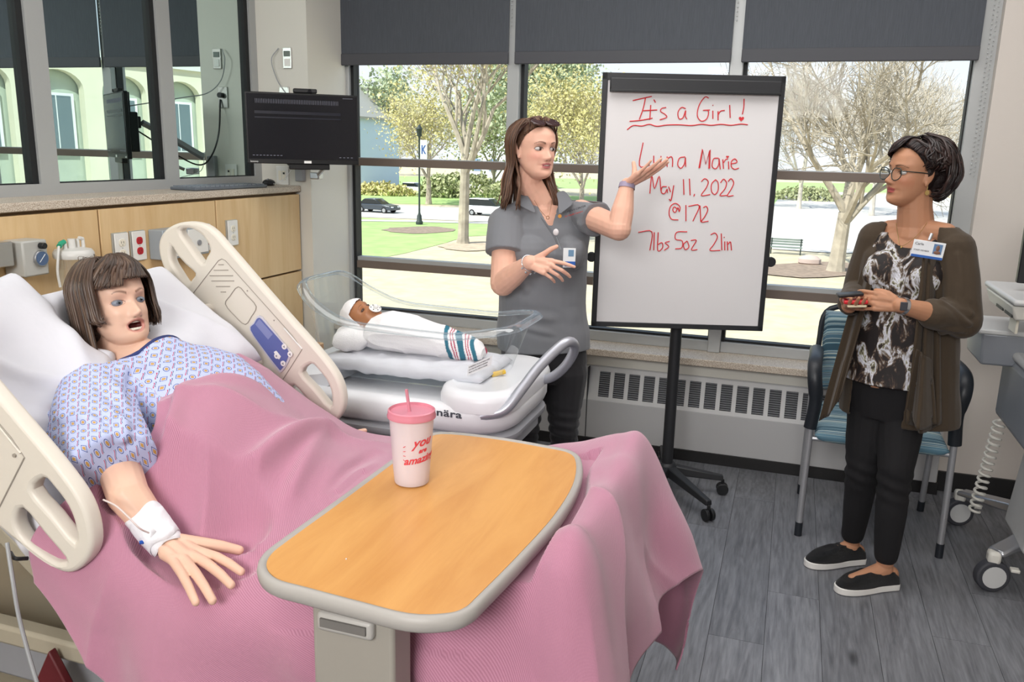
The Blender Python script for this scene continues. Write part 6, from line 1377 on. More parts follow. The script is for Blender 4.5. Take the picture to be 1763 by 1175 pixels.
# hair: swept back, falling straight to the shoulders
c_b = [lin('5a4030'), lin('664a39'), lin('4c362a'), lin('6f523f')]
cpm = MB(); hair_cap(cpm, hd1, .103, .080, .102, .016)
def keepcap(hh, f):
    return lambda co: f(hh.local(co))
finish('scalp_hair', cpm, .004, 1, mat('brown_hair_base', '523a2c', .5, bump=.4, bscale=120), W1, None, None, keepcap(hd1, lambda L: ~(L[:, 0] > np.interp(L[:, 2], [-.04, -.02, 0, .03, .06, .085, .10], [-.02, -.006, .006, .022, .043, .060, .2])) & (L[:, 2] > -.06)))
paths = []; rg = random.Random(3)
for sg in (-1, 1):
    for k in range(150):
        u = k/149; a0 = sg*(1+70*u**.8); lay = rg.random()
        azs = sg*(86+(92 if k % 2 else 40)*rg.random()); off = .004+.012*lay
        e0 = 60-40*u**1.5
        pth = [HPt(hd1, a0, e0, -.003), HPt(hd1, sg*(22+58*u), 68-16*u, off), HPt(hd1, azs*.93, 38, off+.004), HPt(hd1, azs, 5, off+.008), HPt(hd1, azs+sg*4, -35, off+.020)]
        b5 = hd1.R.transposed() @ (pth[-1]-hd1.c)/hd1.k
        yo = b5.y*1.05 if abs(azs) < 115 else b5.y+rg.uniform(-.02, .02); xo = b5.x*.85-.010
        pth += [hd1.w((xo+.006, yo*1.08, -.125)), hd1.w((xo+.014+.012*rg.random(), yo*1.22, -.170)), hd1.w((xo+.022, yo*(1.30+.12*rg.random()), -.205-.035*rg.random()))]
        paths.append(pth)
    for k in range(46):      # locks falling in front of the shoulders
        v_ = rg.random(); az_ = sg*(96+12*rg.random()); p0_ = HPt(hd1, az_, 8, .012); 
        paths.append([HPt(hd1, sg*60, 62, .010), HPt(hd1, sg*86, 36, .014), p0_, HPt(hd1, az_, -32, .012), hd1.w((-.002+.012*v_, sg*(.066+.010*v_), -.110)), hd1.w((.012+.02*v_, sg*(.070+.02*v_), -.160)), hd1.w((.030+.02*v_, sg*(.080+.035*v_), -.205-.03*rg.random()))])
strands('hair', hd1, paths, .0052, c_b, m_hair, W1, 5, 5, .0022, 4)
# sunglasses pushed up on the head
m_tort = mat('tortoise_frame', '3a2520', .25); m_lens = mat('brown_lens', '3b2a2c', .08, spec=.8)
for sg in (-1, 1):
    c0 = (.056, sg*.034, .100); Rg = hd1.R @ Matrix.Rotation(math.radians(-58), 3, 'Y')
    lensM = MB(); lensM.ball(hd1.w(c0), (.004, .032, .024), Rg, 20); lo_ = lensM.build('sunglass_lens', m_lens, W1)
    rimp = [hd1.c+hd1.R @ Vector(c0)*hd1.k+Rg @ Vector((.001, .033*math.cos(t), .025*math.sin(t))) for t in np.linspace(0, 2*math.pi, 24, endpoint=False)]
    MB().tube(rimp, .0026, 6, closed=True).build('sunglass_frame', m_tort, W1)
    MB().tube(smoothline([hd1.w((.045, sg*.068, .096)), hd1.w((.02, sg*.085, .07)), hd1.w((-.01, sg*.088, .035))], 4), .0028, 6).build('sunglass_temple', m_tort, W1)
# pendant, bracelet, wristband, ring, badge on reel
m_gold = mat('rose_gold', 'd3a27c', .25, metal=.9); m_silv = mat('silver', 'c9cbd0', .25, metal=.9)
MB().tube(smoothline([P(920, 345, 3.17), P(930, 362, 3.13), P(943, 374, 3.10), P(948, 360, 3.14), P(950, 345, 3.19)], 6), .0008, 5).build('necklace_chain', m_gold, W1)
MB().tube([P(943, 375, 3.095)+Vector((.006*math.cos(t), 0, .006*math.sin(t))) for t in np.linspace(0, 2*math.pi, 12, endpoint=False)], .0014, 5, closed=True).build('heart_pendant', m_gold, W1)
dR = (wrR-elR).normalized(); s_, w_, _ = frame(dR)
o = MB().tube([wrR-dR*.008+s_*.031*math.cos(t)+w_*.031*math.sin(t) for t in np.linspace(0, 2*math.pi, 24, endpoint=False)], .0022, 6, closed=True)
for k in range(6): o.ball(wrR-dR*.008+s_*.034*math.cos(k*.6+3)+w_*.034*math.sin(k*.6+3)-up*.008, .0045, n=8)
o.build('charm_bracelet', m_silv, W1)
dL = (wrL-elL).normalized(); s_, w_, _ = frame(dL)
MB().loft([[wrL+dL*h_+s_*r_*math.cos(t)+w_*r_*math.sin(t) for t in np.linspace(0, 2*math.pi, 24, endpoint=False)] for h_, r_ in ((-.016, .0300), (-.016, .0315), (.004, .0300), (.004, .0285))], cap=False).build('lavender_wristband', mat('lavender_band', '9b90a8', .6), W1)
bq = P(974, 447, 2.93); m_card = mat('badge_card', 'e4e7ea', .35); bgo = MB().box(bq+Vector((0, .05, 0)), (.046, .003, .072), Matrix.Rotation(math.radians(20), 3, 'Z')).build('id_badge', m_card, W1, bevel=.001)
Rb = Matrix.Rotation(math.radians(20), 3, 'Z'); bo_ = bq+Vector((0, .05, 0))
MB().box(bo_+Rb @ Vector((.004, -.002, -.022)), (.038, .001, .018), Rb).build('blue_band', mat('badge_blue', '2c5fae', .4), bgo); MB().box(bo_+Rb @ Vector((.006, -.002, .018)), (.020, .001, .024), Rb).build('badge_photo', mat('badge_photo', '6b8fae', .4), bgo)
MB().ball(P(957, 400, 3.035), (.011, .005, .013), None, 14).build('badge_reel', mat('badge_reel_white', 'd9d4d6', .4), W1); MB().tube([P(958, 408, 3.03), P(966, 430, 2.99)], .0008, 5).build('badge_cord', m_silv, W1)

# ------------------------------------------------------------------ woman in the olive cardigan
S2 = lin('b08063')
W2 = thing('person', 'woman with glasses in an olive cardigan over a patterned blouse, standing by the striped chair', 'person', (.40, 3.2, 0))
f2 = Vector((-.38, -.925, 0)).normalized(); l2 = Vector((-f2.y, f2.x, 0))
hd2 = Head(P(1573, 300, 3.20), (-.86, -.50, .06), (.06, .02, 1), .96, jaw=.98, nose=1.0, cheek=1.3, smile=1.)
sL2_ = P(1628, 402, 3.15); sR2_ = P(1532, 396, 3.26); b2_ = MB(); hd2.add(b2_); nk2 = P(1576, 392, 3.22)
chain(b2_, [hd2.w((-.022, 0, -.06)), hd2.w((-.030, 0, -.115)), nk2, nk2-up*.03], [.055, .056, .062, .07]); cap(b2_, nk2-up*.01, .045, sL2_, .035); cap(b2_, nk2-up*.01, .045, sR2_, .035)
sR2 = P(1508, 412, 3.28); sL2 = P(1645, 425, 3.13); eR2 = P(1478, 505, 3.30); wR2 = P(1462, 527, 3.07); eL2 = P(1655, 552, 3.08); wL2 = P(1549, 526, 2.94)
chain(b2_, [sR2, eR2, wR2], [.042, .038, .026]); chain(b2_, [sL2, eL2, eL2.lerp(wL2, .4), wL2], [.043, .040, .038, .0245])
hand(b2_, wL2, P(1470, 512, 2.96)-wL2, Vector((.0, .9, -.25)), False, .93, ((30, 28, 15), (34, 30, 16), (36, 32, 16), (36, 30, 16)), (5, 1, -3, -7), [(.02, .018, .0), (.045, .034, .004), (.068, .040, .012), (.088, .040, .022)])
hand(b2_, wR2, P(1478, 531, 2.93)-wR2, Vector((.1, .1, 1)), True, .92, ((10, 14, 10), (12, 16, 10), (14, 18, 12), (16, 20, 12)), (5, 1, -3, -6), [(.02, -.02*-1, .008), (.04, .036, .02), (.062, .040, .030), (.080, .036, .036)])
zn2 = [(P(1576, 396, 3.22), .07, .05), (P(1575, 412, 3.22), .145, .068), (P(1574, 440, 3.22), .158, .09), (P(1566, 480, 3.21), .150, .105), (P(1558, 530, 3.21), .143, .10), (P(1545, 600, 3.22), .152, .105), (P(1538, 660, 3.23), .165, .11), (P(1535, 700, 3.24), .15, .10)]
torso(b2_, zn2, f2, l2)
hR2 = P(1500, 705, 3.26); hL2 = P(1552, 710, 3.22); kR2 = P(1487, 800, 3.24); kL2 = P(1543, 800, 3.14); aR2 = PZ(1467, 927, .09); aL2 = PZ(1522, 960, .09)
aR2 = P(1467, 930, 3.33); aL2 = P(1524, 968, 3.16)
chain(b2_, [hR2, kR2, aR2], [.075, .045, .031]); chain(b2_, [hL2, kL2, aL2], [.075, .045, .031])
fd2 = Vector((-.82, -.50, 0)).normalized(); foot(b2_, aR2, fd2, .031); foot(b2_, aL2, fd2, .031)
def col2(co):
    c = np.tile(S2, (len(co), 1)); c *= (1+.05*vnoise(co*60, 4))[:, None]
    face_cols(hd2.local(co), S2, c, lin('a2504e'), lin('2a1a15'), lin('b5654c'), .35, brow_h=.022, lipfull=.95, lashw=1.1)
    return c
finish('body', b2_, .0026, 3, m_skin, W2, col2)
eyes(hd2, W2, (-.98, -.12, .0), iris=(.03, .018, .012))
# patterned blouse
m_blouse = mat('abstract_print_blouse', '555', .7) if False else mat('abstract_print_blouse', '5a4d45', .65); nt, b = nodes(m_blouse)
tc = nt.nodes.new('ShaderNodeTexCoord'); mp = nt.nodes.new('ShaderNodeMapping'); mp.inputs['Scale'].default_value = (1, 1, .55); nt.links.new(tc.outputs['Object'], mp.inputs[0])
n1 = nt.nodes.new('ShaderNodeTexNoise'); n1.inputs['Scale'].default_value = 24; n1.inputs['Detail'].default_value = 5; n1.inputs['Roughness'].default_value = .62; n1.inputs['Distortion'].default_value = .5; nt.links.new(mp.outputs[0], n1.inputs['Vector'])
r = nt.nodes.new('ShaderNodeValToRGB'); nt.links.new(n1.outputs['Fac'], r.inputs[0]); els = r.color_ramp.elements
els[0].position = .45; els[0].color = (*srgb('1a1414'), 1); els[1].position = .48; els[1].color = (*srgb('332520'), 1)
for p_, c_ in ((.505, '5f4c3d'), (.53, '8f8a82'), (.555, 'b9bac2'), (.59, 'd5d6df'), (.615, '9a977c'), (.65, '2c211e')): e_2 = els.new(p_); e_2.color = (*srgb(c_), 1)
nt.links.new(r.outputs[0], b.inputs['Base Color'])
bl2 = MB(); rows = [(P(1575, 405, 3.22), .12, .066)]+grown(zn2[2:7], .008, .010); rows[-1] = (P(1536, 655, 3.22), .178, .128); torso(bl2, rows, f2, l2)
for sg in (-1, 1): bl2.ball(P(1568, 468, 3.21)+f2*.07+l2*.062*sg, (.075, .060, .075), None, 18)
neckz = P(1548, 428, 3.1).z
def toL2(co): q = co-np.array(P(1574, 440, 3.22)); return q@np.array(l2), q@np.array(f2), q[:, 2]
def keepb(co):
    y, x, z = toL2(co); return ~((co[:, 2] > neckz+.55*np.clip(np.abs(y), 0, .2)**1.0*0+6.5*y*y) & (x > -.03)) & (co[:, 2] < nk2.z-.01)
finish('blouse', bl2, .0045, 3, m_blouse, W2, None, lambda co: vnoise(co*np.array([9, 9, 7]), 41)*.004+vnoise(co*np.array([22, 22, 16]), 42)*.0015, keepb, .003)
# cardigan
m_card2 = mat('olive_brown_knit', '3f3325', .85, bump=.12, bscale=400, sheen=.1)
cd = MB(); rows = [(P(1577, 398, 3.23), .085, .06), (P(1576, 416, 3.23), .145, .080), (P(1575, 440, 3.23), .175, .115), (P(1570, 480, 3.22), .172, .13), (P(1564, 530, 3.23), .168, .128), (P(1556, 600, 3.24), .182, .135), (P(1548, 660, 3.25), .200, .145), (P(1545, 715, 3.26), .208, .150)]
torso(cd, rows, f2, l2)
chain(cd, [sR2, eR2, eR2.lerp(wR2, .75)], [.062, .056, .045], 18)
chain(cd, [sL2+Vector((0, 0, -.01)), sL2.lerp(eL2, .5), eL2], [.066, .062, .062], 18); cap(cd, eL2, .060, eL2.lerp(wL2, .44), .055, 18)
cap(cd, sR2, .055, P(1540, 394, 3.26), .040); cap(cd, sL2, .057, P(1612, 390, 3.18), .042)
CR2 = [(P(1640, 500, 3.0), P(1675, 540, 3.02), .012, .006), (P(1620, 520, 3.0), P(1670, 560, 3.02), .010, .006), (P(1610, 560, 3.0), P(1665, 575, 3.02), .010, .005), (P(1628, 430, 3.05), P(1618, 620, 3.05), .014, .007), (P(1600, 450, 3.05), P(1595, 700, 3.05), .012, .006), (P(1650, 440, 3.05), P(1660, 500, 3.02), .014, .005), (P(1455, 480, 3.15), P(1500, 500, 3.12), .012, .006)]
def keepc(co):
    y, x, z = toL2(co); t = np.clip(-z/.75, -.2, 1.2)
    wl = np.interp(-z, [-.2, -.02, .15, .30, .75], [.075, .088, .085, .075, .050]); wr = np.interp(-z, [-.2, -.02, .15, .30, .75], [-.078, -.105, -.125, -.125, -.135])
    return ~((x > .005) & (y < wl) & (y > wr)) & ~(co[:, 2] > nk2.z+.012) & (np.abs(y) > -1)
def endcut(co): return keepc(co)
finish('cardigan', cd, .0045, 3, m_card2, W2, None, lambda co: vnoise(co*np.array([9, 9, 6]), 51)*.005+vnoise(co*np.array([24, 24, 14]), 52)*.0018+creases(co, CR2), endcut, .004)
def drape(name, top, bot, m_, par, waves=3, amp=.018, n=30, mrows=26, ph=0, th=.003):
    """hanging cloth panel between two edge polylines"""
    T = smoothline(top, 8); B = smoothline(bot, 8); V = []
    for i in range(mrows):
        s = i/(mrows-1)
        for j in range(n):
            u = j/(n-1); a = T[int(u*(len(T)-1))]; b_ = B[int(u*(len(B)-1))]; p = a.lerp(b_, s); d = f2*(math.sin(u*math.pi*2*waves+ph+s*1.2)*amp*(.25+s)); V.append(p+d)
    F = [(i*n+j, i*n+j+1, (i+1)*n+j+1, (i+1)*n+j) for i in range(mrows-1) for j in range(n-1)]
    o = MB().add(V, F).build(name, m_, par, sharp=None); s_ = o.modifiers.new('t', 'SOLIDIFY'); s_.thickness = th; return o
drape('cardigan_front', [P(1590, 440, 3.05), P(1600, 445, 3.06), P(1618, 450, 3.1)], [P(1563, 728, 3.02), P(1590, 745, 3.04), P(1622, 728, 3.10)], m_card2, W2, 2.2, .014)
drape('cardigan_front', [P(1490, 440, 3.22), P(1500, 450, 3.17), P(1506, 470, 3.14)], [P(1413, 724, 3.22), P(1430, 712, 3.14), P(1446, 680, 3.10)], m_card2, W2, 1.6, .012, ph=1)
drape('cardigan_ruffle', [P(1578, 600, 3.0), P(1590, 610, 2.99), P(1602, 620, 3.02)], [P(1560, 705, 3.0), P(1585, 738, 2.98), P(1612, 730, 3.04)], m_card2, W2, 1.5, .018, ph=2)
# trousers, shoes
tr = MB(); torso(tr, [(P(1537, 650, 3.23), .165, .112), (P(1536, 690, 3.24), .160, .112), (P(1530, 715, 3.24), .135, .10)], f2, l2)
for hp_, kn_, an_ in ((hR2, kR2, aR2), (hL2, kL2, aL2)): chain(tr, [hp_, hp_.lerp(kn_, .5), kn_, kn_.lerp(an_, .5), an_+up*.028], [.085, .078, .062, .054, .043])
finish('trousers', tr, .005, 3, mat('black_trouser_cloth', '131215', .85), W2, None, lambda co: vnoise(co*np.array([9, 9, 10]), 61)*.003+np.exp(-((co[:, 2]-.42)/.06)**2)*np.sin(co[:, 2]*120+co[:, 0]*30)*.0035)
m_glit = mat('black_glitter', '0f0f11', .3, bump=.8, bscale=500, spec=.8); m_sole = mat('white_sole', 'dcdad6', .5)
def slipon(an, d):
    d = Vector(d).normalized(); s = Vector((-d.y, d.x, 0)); root = None; o0_ = Vector((an.x, an.y, 0))-d*.055
    prof = [(0, .030), (.03, .036), (.08, .036), (.14, .043), (.19, .044), (.23, .034), (.25, .014)]
    lft = [o0_+d*a+s*w_ for a, w_ in prof]; rgt = [o0_+d*a-s*w_ for a, w_ in prof][::-1]; out_ = smoothline(lft+rgt, 3, True)
    so = MB().loft([[v+up*.002 for v in out_], [v+up*.028 for v in out_]]).build('sole', m_sole, W2, bevel=.003)
    cn_ = sum(out_, Vector())/len(out_)
    rr_ = []
    for h_, k_ in ((.026, .99), (.050, .95), (.070, .80), (.080, .45)):
        ring_ = []
        for v in out_:
            q = cn_+(v-cn_)*k_; t = (q-o0_).dot(d)/.25; q = q+up*(h_*(1.0 if t > .45 else 1.05)-(max(0, t-.55)*.055*(h_/.06))); ring_.append(q)
        rr_.append(ring_)
    u_ = MB().loft(rr_, cap=True); u_.build('shoe_upper', m_glit, W2, sharp=70)
slipon(aR2, fd2); slipon(aL2, fd2)
# hair: short dark curls, swept fringe
c_d = [lin('1f1514'), lin('2c1e1b'), lin('352522'), lin('181012')]
cpm = MB(); hair_cap(cpm, hd2, .104, .082, .100, .020); cpm.ball(hd2.w((-.065, 0, .0)), (.062, .076, .075), hd2.R, 24)
finish('scalp_hair', cpm, .004, 2, mat('dark_hair_base', '1c1312', .5, bump=.6, bscale=90), W2, None, lambda co: vnoise(co*45, 71)*.004, keepcap(hd2, lambda L: ~(L[:, 0] > np.interp(L[:, 2], [-.04, -.02, 0, .03, .06, .085, .10], [-.02, -.006, .006, .022, .043, .060, .2])) & (L[:, 2] > -.075)))
paths = []; rg = random.Random(8)
for k in range(70):      # far-side fringe falling over the right temple
    u = k/69; a_ = 12-72*u
    paths.append([HPt(hd2, 30-50*u, 80, .004), HPt(hd2, a_*.7+8, 62, .014), HPt(hd2, a_, 46-12*u, .012+.006*rg.random()), HPt(hd2, a_-14, 30-16*u, .006+.004*rg.random())])
for k in range(80):      # near side: swept from the part up and back over the ear
    u = k/79; a_ = 16+52*u
    paths.append([HPt(hd2, a_, 50-24*u, .001), HPt(hd2, a_+18, 58-20*u, .012), HPt(hd2, a_+48, 44-22*u, .018), HPt(hd2, a_+86, 18-10*rg.random(), .024), HPt(hd2, max(a_, 34)+100, -8-18*rg.random(), .018)])
for k in range(260):     # waves over the crown, turning under at the nape
    az = rg.uniform(75, 285); lay = rg.random(); bk = .030*max(0, -math.cos(math.radians(az))); e1 = rg.uniform(-46, -18) if 114 < az < 246 else rg.uniform(8, 18); wv_ = rg.uniform(-9, 9)
    e0 = rg.uniform(15, 85)
    paths.append([HPt(hd2, az+wv_, e0, .006+.012*lay+bk*.3), HPt(hd2, az-wv_, e0*.6+e1*.2, .014+.012*lay+bk*.8), HPt(hd2, az+wv_, e0*.25+e1*.5, .016+.012*lay+bk), HPt(hd2, az-wv_*.5, e1*.9, .012+.012*lay+bk*.8), HPt(hd2, az+wv_*.5, e1-10, -.004+.01*lay+bk*.3)])
strands('hair', hd2, paths, .0056, c_d, m_hair, W2, 6, 5, .002, 4, .7)
# glasses
m_gf = mat('dark_green_frame', '22302f', .25); m_gl = glass('spectacle_lens', (.97, .99, .99), .012)
for sg in (-1, 1):
    cg = Vector((.098, sg*.033, -.006)); ringp = []
    for t in np.linspace(0, 2*math.pi, 28, endpoint=False):
        ringp.append(hd2.w(cg+Vector((-.0018*abs(math.cos(t))*3, .0265*math.cos(t)*1., .0215*math.sin(t)+(.004 if sg*math.cos(t) > .5 and math.sin(t) > 0 else 0)))))
    MB().tube(ringp, .0017, 6, closed=True).build('spectacle_frame', m_gf, W2); MB().add(ringp, [tuple(range(28))]).build('spectacle_lens', m_gl, W2, smooth=False)
    MB().tube([hd2.w((.090, sg*.060, .004)), hd2.w((.085, sg*.070, .006)), hd2.w((.02, sg*.078, .006)), hd2.w((-.01, sg*.08, .004))], .0018, 6).build('spectacle_temple', m_gf, W2)
MB().tube([hd2.w((.100, -.008, .002)), hd2.w((.103, 0, .005)), hd2.w((.100, .008, .002))], .0016, 6).build('spectacle_bridge', m_gf, W2)
m_au = mat('gold', 'd0b478', .25, metal=.9)
for sg in (-1, 1):
    MB().tube([hd2.w((-.004, sg*.081, -.038)), hd2.w((-.003, sg*.083, -.052))], .0008, 5).tube([hd2.w((-.003, sg*.0835, -.060)), hd2.w((-.003, sg*.0855, -.060))], .0085, 16).build('earring', m_au, W2)
MB().tube(smoothline([P(1543, 385, 3.15), P(1546, 405, 3.12), P(1552, 424, 3.10), P(1580, 405, 3.12), P(1597, 382, 3.17)], 6), .0009, 5).ball(P(1552, 426, 3.095), .004, n=8).build('necklace', m_au, W2)
wd = (wL2-eL2).normalized(); s_, w_, _ = frame(wd); q = wL2-wd*.012
MB().loft([[q+wd*h_+s_*r_*math.cos(t)+w_*r_*math.sin(t) for t in np.linspace(0, 2*math.pi, 24, endpoint=False)] for h_, r_ in ((-.007, .027), (-.007, .029), (.007, .029), (.007, .027))], cap=False).build('watch_band', m_silv, W2)
MB().box(q+Vector((0, -.030, .004)), (.022, .008, .028), None).build('watch_face', mat('watch_dial', '3d3e44', .3), W2, bevel=.002)
# name badge with photo on the cardigan
bc2 = P(1598, 430, 2.985); Rb2 = Matrix.Rotation(math.radians(2), 3, 'Z') @ Matrix.Rotation(math.radians(6), 3, 'Y'); bx_ = Rb2 @ Vector((1, 0, 0)); bz_ = Rb2 @ Vector((0, 0, 1))
bd = MB().box(bc2, (.096, .003, .054), Rb2).build('name_badge', m_card, W2, bevel=.0012)
MB().box(bc2+Rb2 @ Vector((0, -.002, -.024)), (.094, .001, .008), Rb2).build('blue_band', MATS['badge_blue'], bd); MB().box(bc2+Rb2 @ Vector((.027, -.002, .005)), (.026, .001, .032), Rb2).build('badge_photo', mat('badge_photo_blue', '5f7fa6', .4), bd)
MB().ball(bc2+Rb2 @ Vector((.027, -.0024, .008)), (.006, .001, .010), Rb2, 10).ball(bc2+Rb2 @ Vector((.027, -.0024, -.006)), (.011, .001, .006), Rb2, 10).build('badge_portrait', mat('badge_portrait', '7a5644', .5), bd)
text_obj('Carle', .012, bc2+Rb2 @ Vector((-.043, -.0018, .011)), bx_, bz_, m_lg, bd, 'badge_text', .0003); text_obj('STAFF MEMBER', .007, bc2+Rb2 @ Vector((-.043, -.0018, -.008)), bx_, bz_, m_lg, bd, 'badge_text', .0003)
MB().tube([bc2+Rb2 @ Vector((-.004, -.001, .03)), bc2+Rb2 @ Vector((0, .004, .052))], .005, 8).build('badge_clip', m_silv, W2)
# phones she holds
ph1 = P(1463, 507, 2.97); tag(MB().box(ph1, (.080, .050, .011), rotm(0, -8, 8)).build('smartphone', m_black, None, bevel=.004, seg=3), 'black smartphone on top of the pair held by the woman in glasses', 'phone')
ph2 = P(1472, 519, 2.965); tag(MB().box(ph2, (.075, .055, .012), rotm(0, -4, 4)).build('phone_case', mat('red_case', 'c8232b', .4), None, bevel=.004, seg=3), 'bright red phone case under the black phone in her hands', 'phone case')
ph3 = P(1474, 526, 2.96); tag(MB().box(ph3, (.060, .045, .008), rotm(0, -4, 4)).build('card_holder', mat('cream_holder', 'dccfb0', .5), None, bevel=.003, seg=3), 'cream card holder below the red phone case in her hands', 'card holder')
# ------------------------------------------------------------------ patient simulator dummy in the bed
S3 = lin('dfb7a0')
W3 = thing('patient_simulator', 'patient training dummy with brown wig and blue print gown lying in the bed', 'mannequin', (-1.35, 1.65, .9))
hd3 = Head(P(197, 524, 1.66), (.93, -.24, .22), (-.26, .06, .96), .96, jaw=1.06, mouth=.8, nose=.95, cheek=.9)
b3 = MB(); hd3.add(b3)
a3 = Vector((math.cos(ang), 0, -math.sin(ang))); n3 = Vector((math.sin(ang), 0, math.cos(ang))); Y3 = Vector((0, 1, 0))
nb3 = Vector((-1.478, 1.655, 1.015))
chain(b3, [hd3.w((-.02, 0, -.07)), hd3.w((-.03, 0, -.115)), nb3], [.050, .050, .058])
def c3(s, o=0.): return nb3+a3*s+n3*o
rows3 = [(c3(0), .06, .05), (c3(.03), .145, .062), (c3(.10), .165, .08), (c3(.2), .155, .082), (c3(.32), .145, .075), (c3(.42), .155, .08)]
b3.loft([ellring(c, Y3, n3, a, b_, 28, .9) for c, a, b_ in rows3], cap=True)
sn3 = P(165, 682, 1.44); sf3 = Vector((-1.43, 1.81, .955)); en3 = P(220, 852, 1.26); wr3 = PZ(284, 934, .79)
chain(b3, [sn3, sn3.lerp(en3, .5), en3, en3.lerp(wr3, .4), wr3], [.052, .046, .041, .036, .026])
tg = [PZ(x, y, z) for x, y, z in ((415, 985, .765), (398, 1008, .76), (366, 1035, .755), (337, 1038, .755))]
D3 = (PZ(388, 1006, .765)-wr3).normalized(); S3v = Vector((0, 0, -1)).cross(D3)*-1; S3v.normalize(); N3 = D3.cross(S3v)*1.0
N3 = Vector((0, 0, -1)); N3 = (N3-D3*N3.dot(D3)).normalized()
k3 = .93; Bs = ((.082, .028), (.086, .010), (.082, -.010), (.073, -.028)); rf = (.0102, .0104, .0101, .0092)
for i in range(4):
    m0 = wr3+D3*Bs[i][0]*k3+S3v*Bs[i][1]*k3+Vector((0, 0, .002)); cap(b3, wr3+D3*.012+S3v*Bs[i][1]*.5, .0125, m0, .0115, 10)
    t_ = tg[i]; v = t_-m0; mid1 = m0+v*.42+Vector((0, 0, .007)); mid2 = m0+v*.72+Vector((0, 0, .006)); chain(b3, [m0, mid1, mid2, t_], [rf[i]*1.1, rf[i], rf[i]*.93, rf[i]*.82], 12)
cap(b3, wr3+D3*.02, .0185, wr3+D3*.07, .0155, 12)
for q0_, q1_ in ((.020, -.020), (.024, .020)): cap(b3, wr3+D3*.035+S3v*q1_, .0155, wr3+D3*.070+S3v*q1_, .0135, 12)
tt = PZ(412, 948, .765); tb0 = wr3+D3*.022+S3v*.020; chain(b3, [tb0, tb0.lerp(tt, .38)+Vector((0, 0, .004)), tb0.lerp(tt, .7)+Vector((0, 0, .004)), tt], [.019, .0138, .0118, .0100], 12)
ft = P(628, 742, 2.06); ef3 = Vector((-1.18, 1.93, .745)); wf3 = ft+Vector((-.13, -.06, -.035)); chain(b3, [sf3, ef3, wf3], [.05, .04, .026]); cap(b3, wf3, .022, wf3.lerp(ft, .55), .016, 12); chain(b3, [wf3.lerp(ft, .5), ft-Vector((.025, .01, .006)), ft], [.011, .0085, .0075], 12)
for sg in (-1, 1):
    hp_ = Vector((-1.10, 1.65+.085*sg, .755)); kn_ = Vector((-.74, 1.65+.10*sg, .745)); an_ = Vector((-.45, 1.65+.09*sg, .725)); chain(b3, [hp_, kn_, an_], [.075, .05, .035]); cap(b3, an_, .034, an_+Vector((.03, 0, .045)), .025)
def col3(co):
    c = np.tile(S3, (len(co), 1)); L = hd3.local(co); c *= (1+.02*vnoise(co*30, 4))[:, None]
    face_cols(L, S3, c, lin('c98d80'), lin('7a5a4c'), mouth=1., brow_h=.023, browarch=.006, lash=lin('6b3a35'), lashw=.9, browlen=.016)
    return c
finish('body', b3, .0024, 3, m_vinyl, W3, col3)
eyes(hd3, W3, (.9, -.3, .1), iris=(.10, .12, .15), white=(.24, .27, .32), r=(.0112, .0150, .0088))
te = MB()
for k in range(8):
    yy = (k-3.5)*.0043; te.box(hd3.w((.078-.35*abs(yy), yy, -.0725)), (.004, .0041, .006), hd3.R)
te.build('lower_teeth', mat('tooth', 'efe9db', .3), W3, bevel=.0008)
te = MB()
for k in range(8):
    yy = (k-3.5)*.0040; te.box(hd3.w((.079-.35*abs(yy), yy, -.0545)), (.004, .0038, .0035), hd3.R)
te.build('upper_teeth', MATS['tooth'], W3, bevel=.0008)
# gown with printed motifs
m_gown = mat('printed_gown', 'b3bfe4', .85)
nt, b = nodes(m_gown)
def mth(op, a, b_=None, c_=None):
    n = nt.nodes.new('ShaderNodeMath'); n.operation = op
    for i, v in enumerate((a, b_, c_)):
        if v is None: continue
        if isinstance(v, (int, float)): n.inputs[i].default_value = v
        else: nt.links.new(v, n.inputs[i])
    return n.outputs[0]
uvn = nt.nodes.new('ShaderNodeUVMap'); sp = nt.nodes.new('ShaderNodeSeparateXYZ'); nt.links.new(uvn.outputs[0], sp.inputs[0]); U_, V_ = sp.outputs['X'], sp.outputs['Y']
su = mth('MULTIPLY', U_, 54.); sv = mth('MULTIPLY', V_, 54.)
row = mth('FLOOR', sv); su2 = mth('ADD', su, mth('MULTIPLY', mth('MODULO', mth('ABSOLUTE', row), 2.), .0)); colm = mth('FLOOR', su2); fx = mth('SUBTRACT', mth('FRACT', su2), .5); fy = mth('SUBTRACT', mth('FRACT', sv), .5)
par = mth('MODULO', mth('ABSOLUTE', mth('ADD', row, colm)), 2.)
par2 = mth('MODULO', mth('ABSOLUTE', mth('ADD', mth('MULTIPLY', row, 1.), mth('MULTIPLY', colm, 2.))), 4.)
dc = mth('SQRT', mth('ADD', mth('MULTIPLY', fx, fx), mth('MULTIPLY', fy, fy))); dd_ = mth('MULTIPLY', mth('ADD', mth('ABSOLUTE', fx), mth('ABSOLUTE', fy)), .8)
sel = mth('GREATER_THAN', par2, 1.5); dsh = mth('ADD', mth('MULTIPLY', dc, sel), mth('MULTIPLY', dd_, mth('SUBTRACT', 1., sel)))
isA = mth('LESS_THAN', par, .5); isB = mth('SUBTRACT', 1., isA)
ring_ = mth('MULTIPLY', mth('MULTIPLY', mth('GREATER_THAN', dsh, .30), mth('LESS_THAN', dsh, .37)), isA); dot_ = mth('MULTIPLY', mth('LESS_THAN', dsh, .20), isA)
wvx = mth('SUBTRACT', fx, mth('ADD', mth('MULTIPLY', fy, .5), mth('MULTIPLY', mth('SINE', mth('MULTIPLY', fy, 6.5)), .14)))
